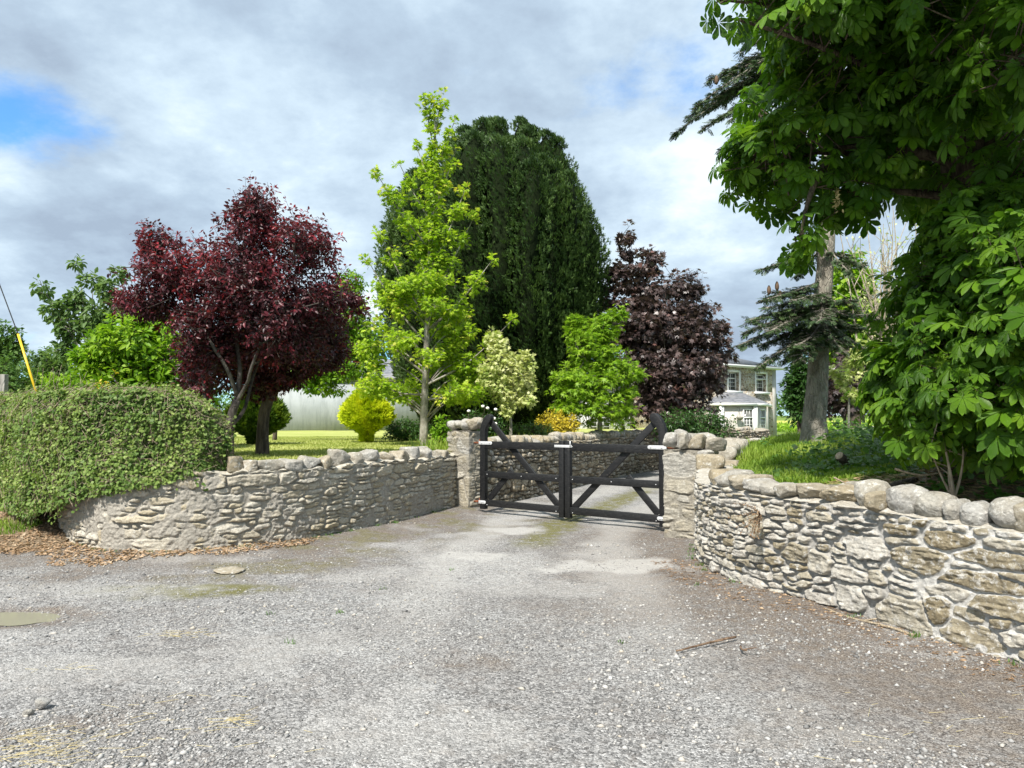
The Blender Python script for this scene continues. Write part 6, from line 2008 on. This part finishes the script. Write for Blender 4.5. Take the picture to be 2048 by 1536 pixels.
# ------------------------------------------------------------------ horse chestnut
r = np.random.default_rng(83)
cb = np.array([4.30, 6.55, 1.12])
che = thing('chestnut_tree', 'huge horse chestnut with big fingered leaves hanging over the right wall', 'tree', cb)
tk = MB()
tp, s = smooth_path([cb + [0, 0, -.25], cb + [0, 0, 0.0], cb + [-.02, -.03, 0.5], cb + [-.05, -.05, 1.6], cb + [-.1, 0, 3.2], cb + [0, .1, 5.0], cb + [.1, .1, 7.0]], 0.06)
tk.tube(tp, np.interp(s, [0, .25, .8, 2, 4.5, 7], [.52, .40, .30, .26, .2, .1]), 18, rough=0.16, seed=2)
cells = [E(1700, 190, 200, 190, 6.6, 1.3), E(1560, 330, 105, 95, 6.8, .8), E(1520, 300, 75, 55, 7.0, .5), E(1680, 60, 130, 120, 6.0, 1.0), E(1850, -60, 330, 170, 5.4, 1.8, 1.2), E(1680, 385, 110, 55, 6.8, .9), E(1602, 470, 38, 46, 6.2, .3, .9),
         E(1478, 40, 26, 34, 5.4, .22, .9), E(1440, 0, 30, 14, 5.4, .2, .8), E(1600, -40, 110, 60, 5.6, .7), E(1770, 260, 130, 130, 7.6, 1.1), E(1930, 280, 160, 190, 7.4, 1.2), E(2040, 330, 120, 240, 6.0, 1.2), E(1900, 130, 130, 90, 5.6, .7), E(2020, 120, 110, 120, 5.0, .8)]
skirt = [E(1960, 560, 130, 110, 5.7, .9), E(1890, 640, 110, 120, 6.1, .8), E(1950, 740, 150, 130, 5.6, .9), E(1850, 720, 80, 80, 6.2, .6), E(1820, 800, 66, 56, 6.3, .5), E(1880, 830, 120, 62, 6.0, .7), E(2060, 640, 110, 220, 5.0, .8), E(2030, 850, 90, 90, 5.2, .6), E(1900, 860, 110, 45, 5.9, .5), E(1790, 755, 36, 40, 6.4, .35, .8), E(2000, 450, 110, 80, 5.9, .8), E(1930, 470, 90, 70, 6.0, .7), E(1855, 560, 35, 60, 6.6, .4, .8)]
roofc = [(np.array([5.2, 4.3, 6.4]), np.array([1.6, 2.0, 0.9]), .35), (np.array([5.2, 6.0, 7.6]), np.array([3.0, 2.8, 1.5]), .25), (np.array([5.6, 4.6, 3.4]), np.array([0.9, 1.2, 1.6]), .3), (np.array([6.2, 7.5, 3.5]), np.array([1.4, 1.4, 2.2]), .3), (np.array([5.9, 8.6, 5.0]), np.array([1.25, 0.7, 1.7]), .55)]
sk = [tp[10:]]
for (c, R, w) in cells + skirt + roofc[:2]:
    i = int(np.clip((c[2] - cb[2]) * (0.55 if c[2] < 2.9 else 0.85) / (tp[-1][2] - tp[0][2]) * len(tp) + 8, 10, len(tp) - 8))
    a0 = tp[i]
    if c[2] > 3.0 and abs(1024 + FPX * c[0] / c[1] - 1626) < 40 and c[2] < 3.6:
        a0 = P(1680, 300, 6.6)
    p = bent(a0, c, r, 0.12, 0.10, 12)
    tk.tube(p, np.linspace(0.05, 0.010, 12), 7, cap=False, rough=.1)
    sk.append(p[3:])
sk = np.concatenate(sk)
cr = MB()


def chest_leaves(ells, ntw, seed, lo, hi, dv, per=4, shell=.42):
    rr = np.random.default_rng(seed)
    q, d, rad, k = ell_points(rr, ells, ntw, shell, .34, seed, 2.4)
    near = np.empty_like(q)
    for i in range(0, ntw, 400):
        dd = ((q[i:i + 400, None] - sk[None]) ** 2).sum(-1)
        near[i:i + 400] = sk[np.argmin(dd, 1)]
    # keep open the arch below the long limb
    ppx = 1024 + FPX * q[:, 0] / q[:, 1]
    ppy = HORIZ - FPX * (q[:, 2] - EYE) / q[:, 1]
    keep = ~((ppx > np.interp(ppy, [440, 500, 560, 650], [1740, 1690, 1650, 1650])) & (ppx < np.interp(ppy, [430, 500, 560, 640], [1835, 1825, 1790, 1745])) & (ppy > 430) & (ppy < 640)) & ~((ppy > np.interp(ppx, [1700, 1780, 1880, 2000], [850, 885, 905, 945])) & (ppy < 1100))
    q, d, rad, near = q[keep], d[keep], rad[keep], near[keep]
    ntw = len(q)
    off = q - near
    L = np.minimum(np.linalg.norm(off, axis=1), rr.uniform(.3, .6, ntw))
    dirn = norm(norm(off) * .7 + d * .4 + rr.normal(size=q.shape) * .25 + [0, 0, .1])
    tk.segs(q - dirn * L[:, None], q, .008, .004, sides=4)
    n = ntw * per
    ti = np.repeat(np.arange(ntw), per)
    sd_ = norm(np.cross(dirn[ti], rr.normal(size=(n, 3))))
    pd = norm(dirn[ti] * .5 + sd_ * .9 + d[ti] * .35 + [0, 0, .12])
    pl = rr.uniform(.06, .17, n)
    st = q[ti] - dirn[ti] * (rr.random(n) * .12)[:, None]
    en = st + pd * pl[:, None]
    cr.segs(st, en, .0032, .0024, m=1)
    ax = norm(pd * .75 + np.array([0, 0, -.62]) + rr.normal(size=(n, 3)) * .2)
    nr = norm(d[ti] * .55 + pd * .35 + np.array([0, 0, .75]) + rr.normal(size=(n, 3)) * .25)
    sc = rr.uniform(lo, hi, n)
    ok = (np.linalg.norm(en - np.array([0, 0, EYE]), axis=1) > 2.6) & (en[:, 2] > 1.02)
    sc = sc * np.where(rr.random(n) < .3, rr.uniform(.5, .8, n), 1)
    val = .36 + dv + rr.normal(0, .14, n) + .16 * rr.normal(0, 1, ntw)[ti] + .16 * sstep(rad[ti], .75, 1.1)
    put(cr, T_CHEST, en[ok], ax[ok], nr[ok], sc[ok], val[ok], luv=True)


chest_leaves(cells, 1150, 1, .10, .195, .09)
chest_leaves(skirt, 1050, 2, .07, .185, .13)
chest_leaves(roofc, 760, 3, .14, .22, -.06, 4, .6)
tk.build('trunk', B_DARK, che, smooth=True)
# petioles carry no vein coordinates: the attribute is filled only for the leaves
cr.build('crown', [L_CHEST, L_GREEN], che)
fl = MB()
for (px, py, Yc) in ((1676, 398, 6.3),):
    c = P(px, py, Yc)
    k = 60
    h = r.random(k)
    aa = r.uniform(0, 6.28, k)
    pp = c + np.stack([np.cos(aa) * .035 * (1 - h), np.sin(aa) * .035 * (1 - h), (h - .5) * .2], 1)
    put(fl, T_OVAL, pp, r.normal(size=(k, 3)) + [0, 0, -.3], r.normal(size=(k, 3)), .035, r.random(k))
fl.build('faded_blossom', L_STRAW, che)

# ------------------------------------------------------------------ grass, ground cover and litter
def blades(name, pts, hgt, L, seed, width=0.006, lean=0.35, label=None):
    r = np.random.default_rng(seed)
    n = len(pts)
    d = norm(np.stack([r.normal(size=n), r.normal(size=n), np.zeros(n)], 1))
    sd_ = np.stack([-d[:, 1], d[:, 0], 0 * d[:, 0]], 1)
    h = hgt * r.uniform(.45, 1.25, n)
    ln = lean * r.uniform(.2, 1.6, n) * h
    w = width * r.uniform(.7, 1.3, n)
    p0 = pts
    p1 = p0 + d * (ln * .3)[:, None] + np.array([0, 0, 1.0]) * (h * .6)[:, None]
    p2 = p0 + d * ln[:, None] + np.array([0, 0, 1.0]) * (h * (1 - .25 * r.random(n)))[:, None]
    v = np.stack([p0 - sd_ * w[:, None], p0 + sd_ * w[:, None], p1 - sd_ * (w * .8)[:, None], p1 + sd_ * (w * .8)[:, None], p2], 1).reshape(-1, 3)
    b = (np.arange(n) * 5)[:, None, None]
    f = (np.array([[0, 1, 2], [1, 3, 2], [2, 3, 4]])[None] + b).reshape(-1, 3)
    val = np.repeat(np.clip(.42 + .3 * fbm(pts * 1.4, seed, 3) + r.normal(0, .16, n), 0, 1), 3)
    return tag(MB().add(v, tri=f, val=val).build(name, L), kind='stuff')


def scatter(n, x0, x1, y0, y1, cond, zf, seed, power=1.0):
    r = np.random.default_rng(seed)
    x = r.uniform(x0, x1, n)
    y = y0 + (y1 - y0) * r.random(n) ** power
    k = cond(x, y)
    x, y = x[k], y[k]
    return np.stack([x, y, zf(x, y)], 1)


bsoil = lambda x, y: 1 - sstep(y + .25 * x + .6 * fbm(np.stack([x * 1.5, y * 1.5, 0 * x], 1), 8, 3), 7.1, 8.6)
clear = lambda x, y: np.hypot(x - b_fir[0], y - b_fir[1]) > .30
b_fir = np.array(fir.location)
pts = scatter(90000, 1.9, 9, 7.2, 17, lambda x, y: in_poly(x, y, BANK_EDGE) & (dist_path(x, y, rp) > .40) & (dist_path(x, y, kp) > .3) & (bsoil(x, y) < .5) & clear(x, y), bank_z, 1, 1.4)
rr_ = np.random.default_rng(3)
hh = .055 + .11 * sstep(fbm(pts * 1.1, 55, 3), -.1, .4) + .03 * sstep(pts[:, 1], 9.5, 11.5)
hh = hh * np.interp(dist_path(pts[:, 0], pts[:, 1], rp), [.3, 1.0], [.5, 1])
blades('grass', pts, hh, L_GRASS, 4, .0055, .5)
pts = scatter(130000, -12, 6, 9.5, 26, lambda x, y: in_poly(x, y, LAWN_EDGE) & (dist_path(x, y, lp) > .40) & (dist_path(x, y, ip) > .45), lawn_z, 5, 1.5)
hh = .035 + .08 * sstep(np.minimum(dist_path(pts[:, 0], pts[:, 1], lp), dist_path(pts[:, 0], pts[:, 1], ip)), 1.5, .3)
blades('lawn_grass', pts, hh, L_LAWN, 6, .007, .6)
pts = scatter(9000, -2.5, 2.5, 13.2, 22, lambda x, y: in_poly(x, y, LAWN_EDGE) & (dist_path(x, y, ip) > .42) & (dist_path(x, y, ip) < 1.3), lawn_z, 7)
blades('long_grass', pts, .28, L_GRASS, 8, .008, .5)
# tuft of short green grass on the verge at the far left
pts = scatter(9000, -8.6, -6.2, 8.3, 10.6, lambda x, y: np.hypot((x + 6.95) / .62, (y - 9.78) / .36) < 1 + .0 * x, verge_z, 9)
blades('verge_grass', pts, .07, L_GRASS, 10, .005, .5)
# weeds at the foot of the walls and in the drive
rp_f, rs_f = smooth_path(RIGHT_BASE, .02)
wl = []
for k in range(16):
    i = rr_.integers(20, len(rp_f) - 120)
    wl.append(np.array([rp_f[i][0], rp_f[i][1]]) + rr_.normal(0, .03, (16, 2)) + np.array([-.10, -.03]))
for k in range(26):
    i = rr_.integers(10, len(lp) - 3)
    wl.append(np.array([lp[i][0], lp[i][1]]) + rr_.normal(0, .03, (14, 2)) + np.array([.02, -.12]))
for (px, py) in ((1365 / 2, 1226), (680, 1226), (538, 1232), (1530 / 2, 1178), (1402, 1138), (1245, 1290), (582, 1290), (1396, 1175), (1420, 1140), (905, 1140)):
    g = G(px, py)
    wl.append(g[:2] + rr_.normal(0, .022, (10, 2)))
wl = np.concatenate(wl)
pts = np.stack([wl[:, 0], wl[:, 1], drive_z(wl[:, 0], wl[:, 1])], 1)
blades('weeds', pts, .035, L_COVER, 12, .003, .9)

# ground ivy and brambles under the chestnut
r = np.random.default_rng(29)
pts = scatter(26000, 2.3, 8.5, 5.4, 13, lambda x, y: in_poly(x, y, BANK_EDGE) & (dist_path(x, y, rp) > .42) & clear(x, y) & (fbm(np.stack([x * 1.2, y * 1.2, 0 * x], 1), 66, 3) + .55 * sstep(x - .35 * (y - 6.5), 2.9, 4.3) + .35 * sstep(y, 6.6, 7.6) - .6 * sstep(y, 9.3, 11.5) * sstep(x, 5.4, 4.6) > .30), bank_z, 30)
n = len(pts)
mb = MB()
put(mb, T_IVY, pts + np.stack([0 * pts[:, 0], 0 * pts[:, 0], -.0 + (.11 + .14 * sstep(pts[:, 0], 3.6, 4.4)) * r.random(n) ** 2 * (0.4 + sstep(pts[:, 0], 3, 4.5))], 1), r.normal(size=(n, 3)) * [1, 1, .3], np.array([[-.1, -.3, 1.0]]) + r.normal(size=(n, 3)) * .35, r.uniform(.045, .10, n), .42 + r.normal(0, .16, n))
tag(mb.build('ground_ivy', L_COVER), kind='stuff')
# needles, straw and dead leaves on the bare bank
pts = scatter(16000, 2.3, 7, 2.5, 9.5, lambda x, y: in_poly(x, y, BANK_EDGE) & (dist_path(x, y, rp) > .30) & (bsoil(x, y) > .25), bank_z, 33)
n = len(pts)
a = r.uniform(0, 6.28, n)
d = np.stack([np.cos(a), np.sin(a), r.normal(0, .12, n)], 1)
L_ = r.uniform(.04, .16, n)
mb = MB().segs(pts + [0, 0, .008], pts + [0, 0, .012] + d * L_[:, None], .0022, .0015, val=.4)
k = 2600
put(mb, T_OVAL, pts[:k] + [0, 0, .01], d[:k], np.array([[0, 0, 1.0]]) + r.normal(size=(k, 3)) * .4, r.uniform(.04, .09, k), r.random(k), m=1)
tag(mb.build('bank_litter', [L_STRAW, L_DEAD]), kind='stuff')
# dead leaves along the foot of the left wall and hedge
nzf = lambda x, y: fbm(np.stack([x * 2.2, y * 2.2, 0 * x], 1), 99, 3)
pts = scatter(60000, -9.5, -1.5, 7.4, 11.6, lambda x, y: ((dist_path(x, y, lp) + .5 * nzf(x, y) < np.interp(x, [-6.4, -5, -3.5, -2.2, -1.5], [.7, .48, .26, .14, .08])) & ~in_poly(x, y, LAWN_EDGE) & (y < 9.6) & (x > -6.2)), lambda x, y: drive_z(x, y) + .008, 34)
p2 = scatter(26000, -9.5, -5.7, 8.6, 11.5, lambda x, y: (y > np.interp(x, [-14, -9, -7.4, -6.2, -5.5], [11.1, 10.0, 9.4, 8.7, 8.9])) & (np.hypot((x + 6.95) / .62, (y - 9.78) / .36) > 1) & ~in_poly(x, y, LAWN_EDGE), lambda x, y: verge_z(x, y) + .012, 35)
pts = np.concatenate([pts[:3600], p2[:5200]])
n = len(pts)
mb = MB()
put(mb, T_SIMPLE, pts + np.stack([0 * pts[:, 0]] * 2 + [.006 * r.random(n)], 1), r.normal(size=(n, 3)) * [1, 1, .2], np.array([[0, 0, 1.0]]) + r.normal(size=(n, 3)) * .3, r.uniform(.03, .065, n), .5 + r.normal(0, .22, n))
tag(mb.build('dead_leaves', L_DEAD), kind='stuff')
# litter along the foot of the right wall
pts = scatter(26000, 1.2, 4.2, 3.2, 8.2, lambda x, y: (dist_path(x, y, rp) + .35 * nzf(x, y) < .42) & ~in_poly(x, y, BANK_EDGE), lambda x, y: drive_z(x, y) + .004, 36)[:1900]
n = len(pts)
a = r.uniform(0, 6.28, n)
d = np.stack([np.cos(a), np.sin(a), r.normal(0, .1, n)], 1)
mb = MB().segs(pts, pts + d * r.uniform(.02, .06, n)[:, None] + [0, 0, .004], .0018, .0011, val=.1, m=1)
put(mb, T_SIMPLE, pts[:900] + [0.02, 0, .004], d[:900], np.array([[0, 0, 1.0]]) + r.normal(size=(900, 3)) * .4, r.uniform(.02, .045, 900), r.random(900) * .8, m=1)
tag(mb.build('wall_litter', [L_STRAW, L_DEAD]), kind='stuff')
# wisps of hay on the gravel
mb = MB()
for (px, py, R, k) in ((50, 1515, .16, 150), (355, 1278, .12, 60), (460, 1455, .07, 50), (70, 1482, .09, 40), (240, 1470, .3, 40), (290, 1485, .3, 26), (120, 1345, .10, 20), (320, 1410, .2, 14), (1830, 1480, .3, 16), (1960, 1440, .3, 22)):
    g = G(px, py)
    k = int(k * .5)
    q = np.stack([g[0] + r.normal(0, R, k), g[1] + r.normal(0, R * .5, k), np.full(k, .02) + .02 * r.random(k)], 1)
    a = r.normal(0.25, .5, k)
    d = np.stack([np.cos(a), np.sin(a), r.normal(0, .05, k)], 1)
    mb.segs(q, q + d * r.uniform(.03, .13, k)[:, None], .0013, .0009, val=.7)
tag(mb.build('hay_wisps', L_STRAW), kind='stuff')

# loose chippings on the drive
r = np.random.default_rng(57)
OV = np.array([(1, 0, 0), (-1, 0, 0), (0, 1, 0), (0, -1, 0), (0, 0, 1), (0, 0, -1), (.7, .7, .2), (-.7, -.7, .2)], float)
OF = np.array([(0, 6, 4), (6, 2, 4), (2, 1, 4), (1, 7, 4), (7, 3, 4), (3, 0, 4), (6, 0, 5), (2, 6, 5), (1, 2, 5), (7, 1, 5), (3, 7, 5), (0, 3, 5)])
n = 120000
yy = 2.6 + 9.5 * r.random(n) ** 2.1
xx = r.uniform(-.80, .80, n) * yy
ok = in_poly(xx, yy, DRIVE_EDGE)
clump = fbm(np.stack([xx * 1.1, yy * 1.1, 0 * xx], 1), 44, 4)
clump2 = fbm(np.stack([xx * .5, yy * 1.6, 0 * xx], 1), 47, 3)
ok &= r.random(n) < np.clip(.34 + 1.3 * clump + 1.0 * clump2, .04, 1)
xx, yy = xx[ok], yy[ok]
n = len(xx)
sz = np.exp(r.normal(math.log(.0066), .42, n))
bigm = r.random(n) < np.where((xx > .3) & (yy < 5.4), .055, np.where(yy < 3.9, .03, .006))
sz = np.clip(np.where(bigm, r.uniform(.010, .024, n), sz), .002, .03)
ang = r.uniform(0, 6.28, n)
jit = 1 + r.normal(0, .22, (n, len(OV), 1))
v = OV[None] * jit * sz[:, None, None] * np.stack([np.ones(n), r.uniform(.55, .95, n), r.uniform(.35, .7, n)], 1)[:, None]
c, s_ = np.cos(ang)[:, None], np.sin(ang)[:, None]
v = np.stack([v[..., 0] * c - v[..., 1] * s_, v[..., 0] * s_ + v[..., 1] * c, v[..., 2]], -1)
v += np.stack([xx, yy, drive_z(xx, yy) + sz * .12], 1)[:, None]
f = (OF[None] + (np.arange(n) * len(OV))[:, None, None]).reshape(-1, 3)
M_CHIP, nt = mat('limestone_chippings')
vv = attr(nt, 'v')
out(nt, bsdf(nt, nt.ramp(vv, [(0.0, (0.11, 0.108, 0.105)), (0.35, (0.22, 0.216, 0.21)), (0.7, (0.40, 0.393, 0.38)), (0.9, (0.42, 0.375, 0.31)), (1.0, (0.52, 0.51, 0.49))]), 0.9, 0.2))
val = np.clip(r.normal(.44, .22, n) + .12 * (sz > .012), 0, 1)
tag(MB().add(v.reshape(-1, 3), tri=f, val=np.repeat(val, len(OF))).build('gravel', M_CHIP), kind='stuff')

# ------------------------------------------------------------------ small things on the bank
c = P(1694, 926, 8.4)
ax = norm(P(1677, 910, 8.33) - c)
lg = MB().tube([c - ax * .25, c, c + ax * .12, c + ax * .16], [.062, .058, .054, .052], 12, rough=.12)
log = thing('cut_stump', 'leaning sawn stub of a branch poking from the ivy below the fir', 'stump', c - ax * .25)
lg.build('bark', B_DARK, log, smooth=True)
M_CUT = plain_mat('sawn_wood', (0.42, 0.33, 0.22), 0.8, 0.2, 0.3, 40)
MB().tube([c + ax * .160, c + ax * .166], [.050, .048], 12).build('cut_face', M_CUT, log)

tw = P(1905, 945, 5.75)
tw[2] = float(bank_z(tw[:1], tw[1:2])[0])
sh = thing('cut_shrub', 'pollarded pale-stemmed shrub stump resprouting under the chestnut', 'shrub', tw)
mb = MB()
ends_ = []
for (px, py, r0) in ((1885, 872, .014), (1862, 890, .008), (1926, 900, .010), (1902, 885, .009)):
    e = P(px, py, 5.7 + r.normal(0, .1))
    p = bent(tw, e, r, 0.05, .15, 9)
    mb.tube(p, np.linspace(r0 * 1.3, r0 * .5, 9), 6, rough=.2)
    for k in range(4):
        i = r.integers(4, 9)
        e2 = p[i] + norm(np.array([r.normal() * .8, r.normal() * .5, .5])) * r.uniform(.08, .28)
        mb.segs([p[i]], [e2], .005, .002, sides=4)
        ends_.append(e2)
mb.build('stems', B_TWIGGY, sh, smooth=True)
ends_ = np.repeat(np.array(ends_), 3, 0)
k = len(ends_)
mb = MB()
put(mb, T_OVAL, ends_, r.normal(size=(k, 3)) + [0, 0, .2], r.normal(size=(k, 3)) + [0, 0, .8], r.uniform(.05, .10, k), r.random(k))
mb.build('leaves', L_GREEN, sh)

for k, (pts_, r0, lab) in enumerate(((((1790, 938, 6.1), (1840, 950, 5.95), (1880, 946, 5.9)), .012, 'pale bare stick lying in the ivy behind the largest boulder'), (((1600, 981, 6.55), (1650, 976, 6.45), (1700, 975, 6.35)), .008, 'thin straw-coloured stick behind the two flat coping slabs'), (((1668, 955, 6.5), (1690, 966, 6.4), (1706, 975, 6.3)), .008, 'short slanting stick beside the upright boulder'))):
    p, _ = smooth_path([P(*a) for a in pts_], .03)
    p[:, 2] = np.maximum(p[:, 2], bank_z(p[:, 0], p[:, 1]) + .02)
    tag(MB().tube(p, np.linspace(r0, r0 * .5, len(p)), 6, rough=.2).build('stick', M_TWIGPALE, smooth=True), lab, 'stick')
# exposed chestnut roots
for k, (pts_, lab) in enumerate(((((1640, 962, 6.9), (1700, 945, 6.7), (1770, 950, 6.5)), 'grey weathered root lying along the bank edge left of the boulders'), (((1745, 965, 6.3), (1790, 948, 6.4), (1830, 938, 6.5)), 'dark cracked root rising behind the largest boulder'))):
    p, _ = smooth_path([P(*a) for a in pts_], .03)
    p[:, 2] = bank_z(p[:, 0], p[:, 1]) + .015
    tag(MB().tube(p, .055 * np.sin(np.linspace(.3, 2.8, len(p))) + .01, 10, rough=.3, seed=k).build('root', B_DARK if k else B_SMOOTH, smooth=True), lab, 'root')
# small plant rooted in the wall joint
c = P(1510, 1030, 6.62)
wp = thing('wall_fern', 'little reddish dried plant growing out of a joint of the right wall', 'plant', c)
mb, e_ = MB(), []
for k in range(26):
    e = c + np.array([r.normal(0, .07) - .04, -.05 - abs(r.normal(0, .04)), r.uniform(-.2, .12)])
    p = bent(c + [.06, .03, 0], e, r, .1, .1, 5)
    mb.tube(p, np.linspace(.003, .0015, 5), 4)
    e_.append(p[2:])
mb.build('stems', M_TWIG, wp)
e_ = np.repeat(np.concatenate(e_), 3, 0)
k = len(e_)
mb = MB()
put(mb, T_SIMPLE, e_, r.normal(size=(k, 3)), r.normal(size=(k, 3)) + [0, 0, .5], .022, r.random(k) * .5)
mb.build('leaves', L_DEAD, wp)

# ------------------------------------------------------------------ far woods and field hedge
r = np.random.default_rng(95)
mb = MB()
for k in range(150):
    x = -420 + 840 * (k + r.random()) / 150
    y = 255 + r.uniform(-8, 25) + 0.00018 * x * x
    H = r.uniform(7, 13)
    w = H * r.uniform(.45, .7)
    z0 = float(far_z(np.array([x]), np.array([y]))[0])
    n = 240
    d = norm(r.normal(size=(n, 3)))
    p = np.array([x, y, z0 + H * .52]) + d * np.array([w, w, H * .5]) * (r.random(n) ** .35 * (1 + .3 * fbm(d * 2.3 + k, k, 2)))[:, None]
    put(mb, T_SIMPLE, p, r.normal(size=(n, 3)) + d, d + [0, 0, .6], r.uniform(.9, 1.9, n), .4 + r.normal(0, .16, n) + .15 * r.normal())
tag(mb.build('woods', L_FAR), kind='stuff')
mb = MB()
n = 26000
x = r.uniform(-40, 110, n)
y = 82 + .05 * x + r.normal(0, 1.0, n)
p = np.stack([x, y, far_z(x, y) + r.random(n) * (1.0 + .35 * fbm(np.stack([x * .4, y * 0, 0 * x], 1), 4, 3))], 1)
put(mb, T_SIMPLE, p, r.normal(size=(n, 3)) + [0, 0, .8], r.normal(size=(n, 3)) + [0, -.5, .8], r.uniform(.2, .45, n), .5 + r.normal(0, .2, n))
tag(mb.build('field_hedge', L_GREENM, None), 'low green field hedge beyond the house corner', 'hedge')
